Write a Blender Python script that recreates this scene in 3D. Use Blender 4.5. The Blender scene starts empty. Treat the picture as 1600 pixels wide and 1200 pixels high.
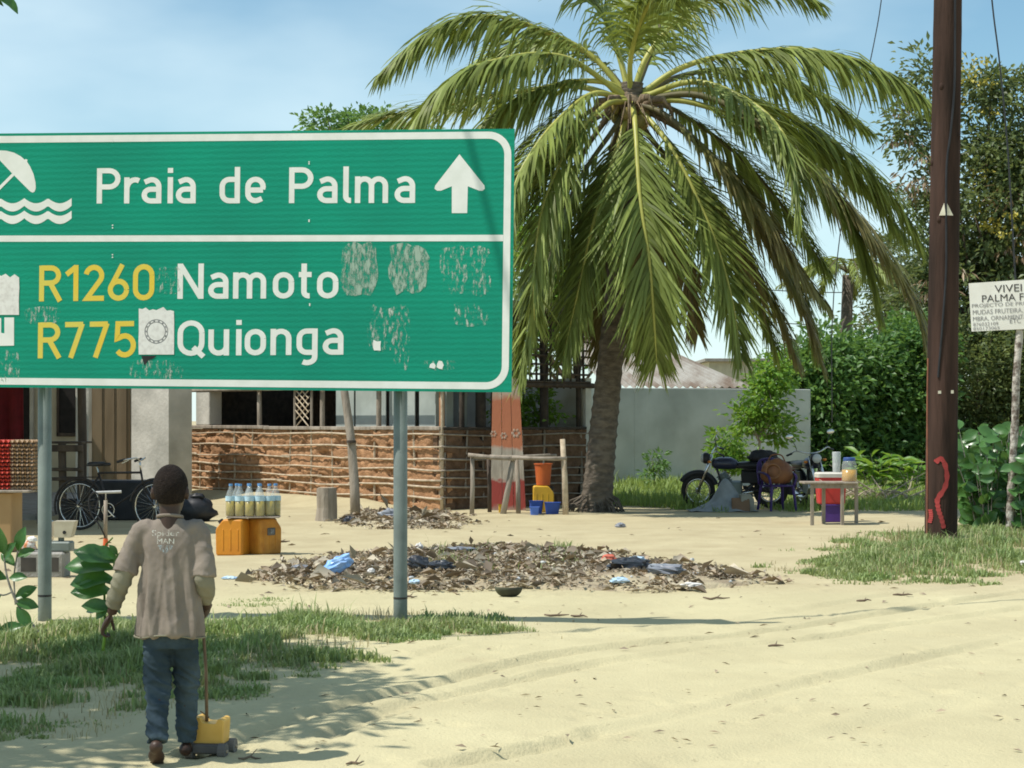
import bpy, math, random
import numpy as np
from mathutils import Vector, Matrix, Quaternion

# ------------------------------------------------------------------ camera
scene = bpy.context.scene
COL = scene.collection
FPX, HOR, CAMH = 2985.0, 655.0, 1.55          # focal length in photo pixels, horizon row, eye height
cam_data = bpy.data.cameras.new('camera')
cam_data.sensor_width = 36.0
cam_data.lens = FPX / 1600.0 * 36.0
cam_data.shift_y = (HOR - 600.0) / 1600.0
cam_data.clip_end = 3000.0
cam = bpy.data.objects.new('camera', cam_data)
cam.location = (0, 0, CAMH)
cam.rotation_euler = (math.radians(90), 0, 0)
COL.objects.link(cam)
scene.camera = cam

# ------------------------------------------------------------------ light
SUN_EL, SUN_AZ = math.radians(60), math.radians(16)
SUN_DIR = Vector((math.cos(SUN_EL) * math.cos(SUN_AZ), math.cos(SUN_EL) * math.sin(SUN_AZ), -math.sin(SUN_EL)))
sun_data = bpy.data.lights.new('sun', 'SUN')
sun_data.energy = 4.6
sun_data.angle = math.radians(0.55)
sun_data.color = (1.0, 0.955, 0.88)
sun = bpy.data.objects.new('sun', sun_data)
sun.rotation_mode = 'QUATERNION'
sun.rotation_quaternion = SUN_DIR.to_track_quat('-Z', 'Y')
sun.location = (-20, -5, 40)
COL.objects.link(sun)

world = bpy.data.worlds.new('World')
scene.world = world
world.use_nodes = True
wn, wl = world.node_tree.nodes, world.node_tree.links
wn.clear()
w_out = wn.new('ShaderNodeOutputWorld')
w_bg = wn.new('ShaderNodeBackground')
w_bg.inputs['Strength'].default_value = 0.115
w_sky = wn.new('ShaderNodeTexSky')
w_sky.sky_type = 'NISHITA'
w_sky.sun_disc = False
w_sky.sun_elevation = SUN_EL
w_sky.sun_rotation = math.atan2(-SUN_DIR.x, -SUN_DIR.y)
w_sky.air_density = 1.0
w_sky.dust_density = 0.15
w_sky.ozone_density = 1.8
w_co = wn.new('ShaderNodeTexCoord')
w_map = wn.new('ShaderNodeMapping')
w_map.inputs['Scale'].default_value = (1.0, 1.0, 2.6)
w_map.inputs['Location'].default_value = (0.31, 0.42, 0.73)
w_noise = wn.new('ShaderNodeTexNoise')
w_noise.inputs['Scale'].default_value = 3.2
w_noise.inputs['Detail'].default_value = 5.0
w_noise.inputs['Roughness'].default_value = 0.5
w_ramp = wn.new('ShaderNodeValToRGB')
w_ramp.color_ramp.elements[0].position = 0.36
w_ramp.color_ramp.elements[1].position = 0.72
w_ramp.color_ramp.elements[1].color = (0.75, 0.75, 0.75, 1)
w_mix = wn.new('ShaderNodeMix')
w_mix.data_type = 'RGBA'
w_mix.inputs['B'].default_value = (6.4, 7.8, 8.3, 1)
wl.new(w_co.outputs['Generated'], w_map.inputs['Vector'])
wl.new(w_map.outputs['Vector'], w_noise.inputs['Vector'])
wl.new(w_noise.outputs['Fac'], w_ramp.inputs['Fac'])
wl.new(w_ramp.outputs['Color'], w_mix.inputs['Factor'])
w_tint = wn.new('ShaderNodeMix'); w_tint.data_type = 'RGBA'; w_tint.blend_type = 'MULTIPLY'
w_tint.inputs['Factor'].default_value = 1.0
w_tint.inputs['B'].default_value = (0.88, 1.06, 1.0, 1)
wl.new(w_sky.outputs['Color'], w_tint.inputs['A'])
wl.new(w_tint.outputs['Result'], w_mix.inputs['A'])
wl.new(w_mix.outputs['Result'], w_bg.inputs['Color'])
wl.new(w_bg.outputs['Background'], w_out.inputs['Surface'])

vs = scene.view_settings
vs.view_transform = 'Standard'
vs.look = 'None'
vs.exposure = 0.22
vs.gamma = 1.0
vs.use_curve_mapping = False
scene.cycles.max_bounces = 7
scene.cycles.transparent_max_bounces = 12
scene.cycles.use_denoising = True
scene.cycles.filter_width = 1.8

# ------------------------------------------------------------------ helpers
PI = math.pi
rnd = random.Random(7)
nprng = np.random.default_rng(7)

def W(px, py, Y):
    """a point at depth Y seen at photo pixel (px, py)"""
    return Vector(((px - 800.0) / FPX * Y, Y, CAMH - (py - HOR) / FPX * Y))

def G(px, py):
    Y = FPX * CAMH / (py - HOR)
    return Vector(((px - 800.0) / FPX * Y, Y, 0.0))

def _hash(ix, iy, seed):
    h = (ix.astype(np.int64) * 374761393 + iy.astype(np.int64) * 668265263 + seed * 974711) & 0x7fffffff
    h = (h ^ (h >> 13)) * 1274126177 & 0x7fffffff
    h = h ^ (h >> 16)
    return (h & 0xffff) / 65535.0

def vnoise(x, y, seed=0):
    x = np.asarray(x, float); y = np.asarray(y, float)
    ix, iy = np.floor(x), np.floor(y)
    fx, fy = x - ix, y - iy
    fx = fx * fx * (3 - 2 * fx); fy = fy * fy * (3 - 2 * fy)
    a = _hash(ix, iy, seed); b = _hash(ix + 1, iy, seed)
    c = _hash(ix, iy + 1, seed); d = _hash(ix + 1, iy + 1, seed)
    return (a * (1 - fx) + b * fx) * (1 - fy) + (c * (1 - fx) + d * fx) * fy

def fbm(x, y, seed=0, octv=4):
    s, a, t = 0.0, 0.5, 0.0
    for k in range(octv):
        s = s + a * vnoise(x * 2 ** k, y * 2 ** k, seed + k * 17)
        t += a; a *= 0.5
    return s / t

def catmull(pts, n):
    P = [Vector(p) for p in pts]
    P = [P[0] * 2 - P[1]] + P + [P[-1] * 2 - P[-2]]
    segs = len(P) - 3
    out = []
    for i in range(n):
        t = i / (n - 1) * segs
        k = min(int(t), segs - 1); t -= k
        a, b, c, d = P[k], P[k + 1], P[k + 2], P[k + 3]
        out.append(0.5 * ((2 * b) + (c - a) * t + (2 * a - 5 * b + 4 * c - d) * t * t + (3 * b - a - 3 * c + d) * t ** 3))
    return out

class MB:
    """collects shapes that become ONE mesh"""
    def __init__(self):
        self.v = []; self.f = []
    def add(self, vs_, fs):
        o = len(self.v)
        self.v.extend([tuple(p) for p in vs_])
        self.f.extend([tuple(i + o for i in f) for f in fs])
        return self
    def box(self, c, s, R=None):
        c = Vector(c); hx, hy, hz = s[0] / 2, s[1] / 2, s[2] / 2
        p = [Vector((x, y, z)) for x in (-hx, hx) for y in (-hy, hy) for z in (-hz, hz)]
        if R is not None: p = [R @ q for q in p]
        return self.add([q + c for q in p], [(0, 1, 3, 2), (4, 6, 7, 5), (0, 4, 5, 1), (2, 3, 7, 6), (0, 2, 6, 4), (1, 5, 7, 3)])
    def cbox(self, c, s, b, R=None):
        """chamfered box"""
        c = Vector(c); h = [s[0] / 2, s[1] / 2, s[2] / 2]
        idx = {}; p = []
        for sx in (-1, 1):
            for sy in (-1, 1):
                for sz in (-1, 1):
                    for k in range(3):
                        q = [sx * (h[0] - b), sy * (h[1] - b), sz * (h[2] - b)]
                        q[k] = (sx, sy, sz)[k] * h[k]
                        idx[(sx, sy, sz, k)] = len(p); p.append(Vector(q))
        f = []
        S = (-1, 1)
        for a in S:
            f.append([idx[(a, -1, -1, 0)], idx[(a, -1, 1, 0)], idx[(a, 1, 1, 0)], idx[(a, 1, -1, 0)]][::-a])
            f.append([idx[(-1, a, -1, 1)], idx[(1, a, -1, 1)], idx[(1, a, 1, 1)], idx[(-1, a, 1, 1)]][::-a])
            f.append([idx[(-1, -1, a, 2)], idx[(-1, 1, a, 2)], idx[(1, 1, a, 2)], idx[(1, -1, a, 2)]][::-a])
        for a in S:
            for e in S:
                f.append([idx[(a, e, -1, 0)], idx[(a, e, 1, 0)], idx[(a, e, 1, 1)], idx[(a, e, -1, 1)]])
                f.append([idx[(a, -1, e, 0)], idx[(a, 1, e, 0)], idx[(a, 1, e, 2)], idx[(a, -1, e, 2)]])
                f.append([idx[(-1, a, e, 1)], idx[(1, a, e, 1)], idx[(1, a, e, 2)], idx[(-1, a, e, 2)]])
                for g in S:
                    f.append([idx[(a, e, g, 0)], idx[(a, e, g, 1)], idx[(a, e, g, 2)]])
        if R is not None: p = [R @ q for q in p]
        return self.add([q + c for q in p], f)
    def tube(self, path, rad, n=8, cap=True, ell=1.0):
        path = [Vector(q) for q in path]
        m = len(path)
        if not hasattr(rad, '__len__'): rad = [rad] * m
        t0 = (path[1] - path[0]).normalized()
        ref = Vector((0, 0, 1)) if abs(t0.z) < 0.9 else Vector((1, 0, 0))
        x = (ref - t0 * ref.dot(t0)).normalized()
        vs_, fs = [], []
        for i in range(m):
            t = (path[min(i + 1, m - 1)] - path[max(i - 1, 0)]).normalized()
            x = (x - t * x.dot(t))
            x = x.normalized() if x.length > 1e-6 else t.orthogonal().normalized()
            y = t.cross(x)
            for k in range(n):
                a = 2 * PI * k / n
                vs_.append(path[i] + x * (math.cos(a) * rad[i]) + y * (math.sin(a) * rad[i] * ell))
        for i in range(m - 1):
            for k in range(n):
                k2 = (k + 1) % n
                fs.append((i * n + k, i * n + k2, (i + 1) * n + k2, (i + 1) * n + k))
        if cap:
            fs.append(tuple(range(n))[::-1]); fs.append(tuple((m - 1) * n + k for k in range(n)))
        return self.add(vs_, fs)
    def loft(self, rings, n=20, power=2.0, R=None, o=(0, 0, 0)):
        """rings: (cx, cy, z, rx, ry) stacked along z, superellipse sections"""
        vs_, fs = [], []
        o = Vector(o)
        for (cx, cy, z, rx, ry) in rings:
            for k in range(n):
                a = 2 * PI * k / n
                ca, sa = math.cos(a), math.sin(a)
                q = Vector((cx + rx * math.copysign(abs(ca) ** (2 / power), ca), cy + ry * math.copysign(abs(sa) ** (2 / power), sa), z))
                vs_.append(o + (R @ q if R is not None else q))
        m = len(rings)
        for i in range(m - 1):
            for k in range(n):
                k2 = (k + 1) % n
                fs.append((i * n + k, i * n + k2, (i + 1) * n + k2, (i + 1) * n + k))
        fs.append(tuple(range(n))[::-1]); fs.append(tuple((m - 1) * n + k for k in range(n)))
        return self.add(vs_, fs)
    def ell(self, c, r, nu=12, nv=8, R=None):
        c = Vector(c)
        vs_, fs = [], []
        for j in range(1, nv):
            b = PI * j / nv
            for i in range(nu):
                a = 2 * PI * i / nu
                q = Vector((r[0] * math.sin(b) * math.cos(a), r[1] * math.sin(b) * math.sin(a), r[2] * math.cos(b)))
                vs_.append(c + (R @ q if R is not None else q))
        for s in (1, -1):
            q = Vector((0, 0, s * r[2])); vs_.append(c + (R @ q if R is not None else q))
        top, bot = len(vs_) - 2, len(vs_) - 1
        for j in range(nv - 2):
            for i in range(nu):
                i2 = (i + 1) % nu
                fs.append((j * nu + i, (j + 1) * nu + i, (j + 1) * nu + i2, j * nu + i2))
        for i in range(nu):
            i2 = (i + 1) % nu
            fs.append((top, i, i2)); fs.append((bot, (nv - 2) * nu + i2, (nv - 2) * nu + i))
        return self.add(vs_, fs)
    def torus(self, c, Rm, r, axis='Y', n=28, m=8, a0=0.0, a1=2 * PI):
        c = Vector(c)
        full = abs(a1 - a0 - 2 * PI) < 1e-6
        vs_, fs = [], []
        cnt = n if full else n + 1
        for i in range(cnt):
            a = a0 + (a1 - a0) * i / n
            for k in range(m):
                b = 2 * PI * k / m
                rr = Rm + r * math.cos(b)
                p, q, s = rr * math.cos(a), rr * math.sin(a), r * math.sin(b)
                vs_.append(c + (Vector((p, s, q)) if axis == 'Y' else Vector((p, q, s)) if axis == 'Z' else Vector((s, p, q))))
        for i in range(n):
            i2 = (i + 1) % cnt
            for k in range(m):
                k2 = (k + 1) % m
                fs.append((i * m + k, i * m + k2, i2 * m + k2, i2 * m + k))
        return self.add(vs_, fs)
    def prism(self, poly, O, U, V, depth):
        """2D polygon (u, v) in plane O+U*u+V*v, extruded by depth vector"""
        n = len(poly)
        a = [Vector(O) + Vector(U) * u + Vector(V) * v for u, v in poly]
        d = Vector(depth)
        fs = [tuple(range(n)), tuple(range(2 * n - 1, n - 1, -1))]
        for i in range(n):
            j = (i + 1) % n
            fs.append((i, i + n, j + n, j))
        return self.add(a + [q + d for q in a], fs)
    def poly(self, pts):
        return self.add(pts, [tuple(range(len(pts)))])
    def build(self, name, mat, parent=None, world=False, smooth=False):
        off = Vector((0, 0, 0))
        if parent is not None and world:
            q = parent
            while q is not None:
                off += q.location; q = q.parent
        me = bpy.data.meshes.new(name)
        me.from_pydata([(p[0] - off.x, p[1] - off.y, p[2] - off.z) for p in self.v], [], self.f)
        if smooth: me.polygons.foreach_set('use_smooth', [True] * len(me.polygons))
        me.update()
        o = bpy.data.objects.new(name, me)
        me.materials.append(mat)
        COL.objects.link(o)
        if parent is not None: o.parent = parent
        return o

def recalc(o):
    import bmesh
    bm = bmesh.new(); bm.from_mesh(o.data)
    bmesh.ops.recalc_face_normals(bm, faces=bm.faces)
    bm.to_mesh(o.data); bm.free()
    return o

def mesh_np(name, V, Fc, mat, parent=None, smooth=False, world=False):
    V = np.asarray(V, np.float32).reshape(-1, 3)
    if parent is not None and world:
        q = parent; off = np.zeros(3, np.float32)
        while q is not None:
            off += np.array(q.location, np.float32); q = q.parent
        V = V - off
    Fc = np.asarray(Fc, np.int32)
    k = Fc.shape[1]
    me = bpy.data.meshes.new(name)
    me.vertices.add(len(V)); me.vertices.foreach_set('co', V.ravel())
    me.loops.add(Fc.size); me.loops.foreach_set('vertex_index', Fc.ravel())
    me.polygons.add(len(Fc)); me.polygons.foreach_set('loop_start', np.arange(len(Fc), dtype=np.int32) * k)
    me.polygons.foreach_set('loop_total', np.full(len(Fc), k, np.int32))
    if smooth: me.polygons.foreach_set('use_smooth', np.ones(len(Fc), bool))
    me.update(calc_edges=True); me.validate()
    o = bpy.data.objects.new(name, me)
    me.materials.append(mat)
    COL.objects.link(o)
    if parent is not None: o.parent = parent
    return o

def tag(o, label=None, cat=None, group=None, kind=None):
    if label: o['label'] = label
    if cat: o['category'] = cat
    if group: o['group'] = group
    if kind: o['kind'] = kind
    return o

def thing(name, label, cat, loc=(0, 0, 0), rotz=0.0, group=None):
    o = bpy.data.objects.new(name, None)
    o.empty_display_size = 0.1
    o.location = loc; o.rotation_euler = (0, 0, rotz)
    COL.objects.link(o)
    return tag(o, label, cat, group)

def inst(src, name, parent=None, loc=(0, 0, 0), rot=(0, 0, 0), scale=(1, 1, 1), mat=None):
    """another object that shares the mesh of src"""
    o = bpy.data.objects.new(name, src.data if hasattr(src, 'data') else src)
    o.location = loc; o.rotation_euler = rot; o.scale = scale
    COL.objects.link(o)
    if parent is not None: o.parent = parent
    return o

def copy_tree(o, parent=None):
    c = o.copy(); COL.objects.link(c); c.parent = parent
    for ch in o.children: copy_tree(ch, c)
    return c

def rotz(a): return Matrix.Rotation(a, 3, 'Z')
def rotx(a): return Matrix.Rotation(a, 3, 'X')
def roty(a): return Matrix.Rotation(a, 3, 'Y')

# ------------------------------------------------------------------ materials
def M(name, c1, c2=None, rough=0.8, scale=6.0, lo=0.35, hi=0.65, detail=5.0, bump=0.0, bscale=40.0, spec=0.3,
      metal=0.0, stretch=(1, 1, 1), island=0.0, coord='Object', transm=0.0):
    m = bpy.data.materials.new(name); m.use_nodes = True
    N, L = m.node_tree.nodes, m.node_tree.links
    b = N['Principled BSDF']
    b.inputs['Roughness'].default_value = rough
    b.inputs['Specular IOR Level'].default_value = spec
    b.inputs['Metallic'].default_value = metal
    b.inputs['Transmission Weight'].default_value = transm
    if c2 is None: c2 = tuple(x * 0.72 for x in c1)
    tc = N.new('ShaderNodeTexCoord'); mp = N.new('ShaderNodeMapping')
    mp.inputs['Scale'].default_value = stretch
    L.new(tc.outputs[coord], mp.inputs['Vector'])
    nz = N.new('ShaderNodeTexNoise'); nz.inputs['Scale'].default_value = scale; nz.inputs['Detail'].default_value = detail
    L.new(mp.outputs['Vector'], nz.inputs['Vector'])
    rp = N.new('ShaderNodeValToRGB')
    rp.color_ramp.elements[0].position = lo; rp.color_ramp.elements[0].color = (*c1, 1)
    rp.color_ramp.elements[1].position = hi; rp.color_ramp.elements[1].color = (*c2, 1)
    L.new(nz.outputs['Fac'], rp.inputs['Fac'])
    out = rp.outputs['Color']
    if island > 0:
        ge = N.new('ShaderNodeNewGeometry'); hs = N.new('ShaderNodeHueSaturation'); mr = N.new('ShaderNodeMapRange')
        mr.inputs['To Min'].default_value = 1 - island; mr.inputs['To Max'].default_value = 1 + island
        L.new(ge.outputs['Random Per Island'], mr.inputs['Value']); L.new(mr.outputs['Result'], hs.inputs['Value'])
        L.new(out, hs.inputs['Color']); out = hs.outputs['Color']
    L.new(out, b.inputs['Base Color'])
    if bump > 0:
        n2 = N.new('ShaderNodeTexNoise'); n2.inputs['Scale'].default_value = bscale; n2.inputs['Detail'].default_value = 4
        L.new(mp.outputs['Vector'], n2.inputs['Vector'])
        bp = N.new('ShaderNodeBump'); bp.inputs['Strength'].default_value = bump; bp.inputs['Distance'].default_value = 0.02
        L.new(n2.outputs['Fac'], bp.inputs['Height']); L.new(bp.outputs['Normal'], b.inputs['Normal'])
    return m

def leafmat(name, c1, c2, tr=(0.16, 0.26, 0.03), trw=0.35, rough=0.45, spec=0.4, island=0.3, scale=0.6):
    """leaf: colour differs from leaf to leaf, light passes through it"""
    m = M(name, c1, c2, rough=rough, scale=scale, spec=spec, island=island)
    N, L = m.node_tree.nodes, m.node_tree.links
    b = N['Principled BSDF']; out = N['Material Output']
    t = N.new('ShaderNodeBsdfTranslucent'); t.inputs['Color'].default_value = (*tr, 1)
    mx = N.new('ShaderNodeMixShader'); mx.inputs['Fac'].default_value = trw
    L.new(b.outputs['BSDF'], mx.inputs[1]); L.new(t.outputs['BSDF'], mx.inputs[2])
    L.new(mx.outputs['Shader'], out.inputs['Surface'])
    return m

def clearmat(name, col, alpha=0.3, rough=0.12, trans=(1, 1, 1)):
    """thin clear plastic: partly see-through with a gloss"""
    m = bpy.data.materials.new(name); m.use_nodes = True
    N, L = m.node_tree.nodes, m.node_tree.links
    b = N['Principled BSDF']; b.inputs['Base Color'].default_value = (*col, 1); b.inputs['Roughness'].default_value = rough
    t = N.new('ShaderNodeBsdfTransparent'); t.inputs['Color'].default_value = (*trans, 1)
    mx = N.new('ShaderNodeMixShader'); mx.inputs['Fac'].default_value = alpha
    L.new(t.outputs['BSDF'], mx.inputs[1]); L.new(b.outputs['BSDF'], mx.inputs[2])
    L.new(mx.outputs['Shader'], N['Material Output'].inputs['Surface'])
    return m

m_wood_grey = M('weathered_pole_wood', (0.36, 0.31, 0.25), (0.2, 0.165, 0.125), scale=7, stretch=(1, 1, 0.25), bump=0.5)
m_wood_dark = M('dark_wood', (0.10, 0.075, 0.055), (0.05, 0.038, 0.03), scale=8, stretch=(1, 1, 0.2), bump=0.5)
m_stick = M('peeled_stick', (0.54, 0.45, 0.33), (0.36, 0.28, 0.19), scale=9, bump=0.4, bscale=60)
m_black = M('black_plastic', (0.018, 0.018, 0.02), (0.03, 0.03, 0.033), rough=0.45)
m_rubber = M('tyre_rubber', (0.02, 0.02, 0.02), (0.035, 0.032, 0.028), rough=0.85)
m_chrome = M('chrome_metal', (0.65, 0.65, 0.65), (0.5, 0.48, 0.45), rough=0.22, metal=1.0)
m_steel = M('grey_galvanised_steel', (0.20, 0.235, 0.215), (0.15, 0.175, 0.16), rough=0.55, metal=0.1, scale=5, spec=0.4, bump=0.1)
m_dark_metal = M('dark_painted_metal', (0.03, 0.03, 0.035), (0.06, 0.05, 0.045), rough=0.4, metal=0.3)

# ------------------------------------------------------------------ ground
def rut_pts(pix): return [(G(*p).x, G(*p).y) for p in pix]
RUTS = [
    (rut_pts([(300, 1180), (390, 1150), (500, 1114), (620, 1080), (740, 1052), (860, 1028), (980, 1012), (1100, 1000), (1230, 983), (1350, 964), (1480, 945), (1610, 922)]), 0.05, 0.5),
    (rut_pts([(520, 1150), (640, 1100), (800, 1062), (960, 1034), (1100, 1015), (1260, 1000), (1400, 978), (1610, 950)]), 0.05, 0.4),
    (rut_pts([(700, 1192), (860, 1165), (1000, 1131), (1225, 1079), (1375, 1045), (1610, 993)]), 0.06, 0.55),
    (rut_pts([(830, 992), (1000, 990), (1130, 975), (1250, 955), (1400, 930), (1600, 906)]), 0.06, 0.35),
    (rut_pts([(90, 1190), (220, 1160), (330, 1130), (450, 1095), (600, 1050), (700, 1020)]), 0.05, 0.22),
    (rut_pts([(1050, 1195), (1300, 1150), (1600, 1080)]), 0.09, 0.3),
]

def seg_dist(x, y, pts):
    d = np.full(x.shape, 1e9); sg = np.zeros(x.shape)
    for (ax, ay), (bx, by) in zip(pts[:-1], pts[1:]):
        dx, dy = bx - ax, by - ay
        t = np.clip(((x - ax) * dx + (y - ay) * dy) / (dx * dx + dy * dy), 0, 1)
        ex, ey = x - ax - t * dx, y - ay - t * dy
        dd = np.sqrt(ex * ex + ey * ey)
        cr = np.sign(dx * ey - dy * ex)
        up = dd < d
        d = np.where(up, dd, d); sg = np.where(up, cr, sg)
    return d, sg

def gh(x, y):
    """height of the sand at (x, y)"""
    x = np.asarray(x, float); y = np.asarray(y, float)
    near = np.clip((60 - y) / 20, 0, 1)
    z = (fbm(x * 0.35, y * 0.35, 3) - 0.5) * 0.07 * near
    z = z + (fbm(x * 2.1, y * 2.1, 9) - 0.5) * 0.022 * near
    z = z + (vnoise(x * 7.5, y * 7.5, 21) - 0.5) * 0.006 * near
    # low verge that carries the sign and the one round the utility pole
    z = z + 0.06 * np.exp(-(((x + 1.9) / 2.4) ** 2 + ((y - 12.9) / 1.3) ** 2))
    z = z + 0.04 * np.exp(-(((x - 5.9) / 2.2) ** 2 + ((y - 21.8) / 2.2) ** 2))
    wob = (fbm(x * 0.8, y * 0.8, 33) - 0.5) * 0.18
    for pts, w, k in RUTS:
        d, sg = seg_dist(x, y + wob * 0.5, pts)
        z = z + k * (-0.042 * np.exp(-(d / w) ** 2) + 0.03 * np.exp(-((d - 2.1 * w) / (0.9 * w)) ** 2) * (0.6 + 0.4 * sg)) * (0.35 + 1.1 * vnoise(x * 1.1, y * 1.1, 51))
    for pts, w, k in RUTS[:3]:
        d, sg = seg_dist(x, y + wob * 0.5, pts)
        brk = np.clip(vnoise(x * 0.8, y * 0.8, 77) * 2.2 - 0.6, 0, 1)
        z = z - (0.3 + k) * 0.042 * np.exp(-((d - w * 1.1 * (sg > 0)) / 0.034) ** 2) * brk
    # sand heaped against the mud wall of the hut
    d, sg = seg_dist(x, y, [(-1.3, 32.2), (-6.4, 38.2)])
    z = z + 0.16 * np.exp(-(d / 0.5) ** 2) * np.clip((-1.6 - x) / 1.0, 0, 1)
    return z

def gz(x, y): return float(gh(np.array([x]), np.array([y]))[0])

def axis(parts):
    out = []
    for a, b, s in parts: out += list(np.arange(a, b, s))
    return np.array(out)
gx = axis([(-900, -100, 100), (-100, -20, 8), (-20, -5, 0.2), (-5, 6.5, 0.04), (6.5, 16, 0.15), (16, 100, 7), (100, 901, 100)])
gy = axis([(-60, 0, 6), (0, 6, 0.5), (6, 18, 0.04), (18, 20, 0.08), (20, 40, 0.12), (40, 60, 0.5), (60, 160, 10), (160, 1500, 110)])
XX, YY = np.meshgrid(gx, gy)
ZZ = gh(XX, YY)
nx_, ny_ = len(gx), len(gy)
# footprints and small kicks in the loose sand
frng = np.random.default_rng(19)
for k in range(420):
    fy = frng.uniform(7.2, 19.5); fx = frng.uniform(-.26, .27) * fy
    th = frng.uniform(0, PI); la, lb = frng.uniform(.09, .14), frng.uniform(.035, .06); dp = frng.uniform(.004, .015)
    i0, i1 = np.searchsorted(gx, fx - .3), np.searchsorted(gx, fx + .3); j0, j1 = np.searchsorted(gy, fy - .3), np.searchsorted(gy, fy + .3)
    ex, ey = XX[j0:j1, i0:i1] - fx, YY[j0:j1, i0:i1] - fy
    ea, eb = (ex * math.cos(th) + ey * math.sin(th)) / la, (-ex * math.sin(th) + ey * math.cos(th)) / lb
    r2 = ea ** 2 + eb ** 2
    ZZ[j0:j1, i0:i1] += -dp * np.exp(-r2) + dp * .55 * np.exp(-(np.sqrt(r2) - 1.5) ** 2 / .12)
ii = (np.arange(ny_ - 1)[:, None] * nx_ + np.arange(nx_ - 1)[None, :]).ravel()
gF = np.stack([ii, ii + 1, ii + nx_ + 1, ii + nx_], 1)

def ground_material():
    m = bpy.data.materials.new('pale_sand'); m.use_nodes = True
    N, L = m.node_tree.nodes, m.node_tree.links
    b = N['Principled BSDF']; b.inputs['Roughness'].default_value = 0.95; b.inputs['Specular IOR Level'].default_value = 0.1
    ge = N.new('ShaderNodeNewGeometry')
    def nz(scale, det=5, rough=0.55):
        n = N.new('ShaderNodeTexNoise'); n.inputs['Scale'].default_value = scale; n.inputs['Detail'].default_value = det
        n.inputs['Roughness'].default_value = rough
        L.new(ge.outputs['Position'], n.inputs['Vector']); return n.outputs['Fac']
    def ramp(f, a, b_, ca, cb):
        r = N.new('ShaderNodeValToRGB'); r.color_ramp.elements[0].position = a; r.color_ramp.elements[1].position = b_
        r.color_ramp.elements[0].color = (*ca, 1); r.color_ramp.elements[1].color = (*cb, 1)
        L.new(f, r.inputs['Fac']); return r.outputs['Color']
    def mix(fac, a, b_):
        x = N.new('ShaderNodeMix'); x.data_type = 'RGBA'
        L.new(fac, x.inputs['Factor']); L.new(a, x.inputs['A']); L.new(b_, x.inputs['B']); return x.outputs['Result']
    loose = ramp(nz(0.9, 6), 0.3, 0.72, (0.51, 0.458, 0.28), (0.42, 0.372, 0.225))
    packed = ramp(nz(1.4, 6), 0.3, 0.7, (0.47, 0.41, 0.255), (0.38, 0.32, 0.195))
    # packed yard earth lies beyond the loose sand of the road; the border wanders
    sep = N.new('ShaderNodeSeparateXYZ'); L.new(ge.outputs['Position'], sep.inputs['Vector'])
    wob = N.new('ShaderNodeMath'); wob.operation = 'MULTIPLY_ADD'; wob.inputs[1].default_value = 3.0
    L.new(nz(0.5, 4), wob.inputs[0]); L.new(sep.outputs['Y'], wob.inputs[2])
    mr = N.new('ShaderNodeMapRange'); mr.inputs['From Min'].default_value = 18.0; mr.inputs['From Max'].default_value = 19.6
    L.new(wob.outputs[0], mr.inputs['Value'])
    base = mix(mr.outputs['Result'], loose, packed)
    # dark organic flecks and damp stains
    fl = ramp(nz(16, 3, 0.7), 0.66, 0.72, (0, 0, 0), (0.55, 0.55, 0.55))
    brown = N.new('ShaderNodeRGB'); brown.outputs[0].default_value = (0.16, 0.12, 0.075, 1)
    base = mix(fl, base, brown.outputs[0])
    st = ramp(nz(2.6, 4, 0.6), 0.6, 0.78, (0, 0, 0), (0.4, 0.4, 0.4))
    stc = N.new('ShaderNodeRGB'); stc.outputs[0].default_value = (0.36, 0.30, 0.19, 1)
    base = mix(st, base, stc.outputs[0])
    L.new(base, b.inputs['Base Color'])
    bp = N.new('ShaderNodeBump'); bp.inputs['Strength'].default_value = 0.4; bp.inputs['Distance'].default_value = 0.02
    add = N.new('ShaderNodeMath'); add.operation = 'ADD'
    L.new(nz(14, 5, 0.65), add.inputs[0]); L.new(nz(55, 3), add.inputs[1])
    L.new(add.outputs[0], bp.inputs['Height']); L.new(bp.outputs['Normal'], b.inputs['Normal'])
    return m

ground = mesh_np('ground', np.stack([XX.ravel(), YY.ravel(), ZZ.ravel()], 1), gF, ground_material(), smooth=True)
tag(ground, kind='structure')

# ------------------------------------------------------------------ big road sign
S_PR = Vector((3.0 / FPX * 14.0, 14.0, 0)); S_PL = Vector((-800.0 / FPX * 14.55, 14.55, 0))
S_LEN = (S_PR - S_PL).length
S_U = (S_PR - S_PL).normalized(); S_U.z = -0.047 / S_LEN; S_U.normalize()
S_N = S_U.cross(Vector((0, 0, 1))).normalized()
S_V = S_N.cross(S_U)
S_P0 = W(798, 613, 14.0)
def S(px, py):
    """place on the sign's face that is seen at a photo pixel"""
    d = Vector(((px - 800) / FPX, 1.0, -(py - HOR) / FPX)); c = Vector((0, 0, CAMH))
    t = (S_P0 - c).dot(S_N) / d.dot(S_N)
    p = c + d * t - S_P0
    return (p.dot(S_U), p.dot(S_V))
def SP(u, v, h=0.0): return S_P0 + S_U * u + S_V * v + S_N * h

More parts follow.
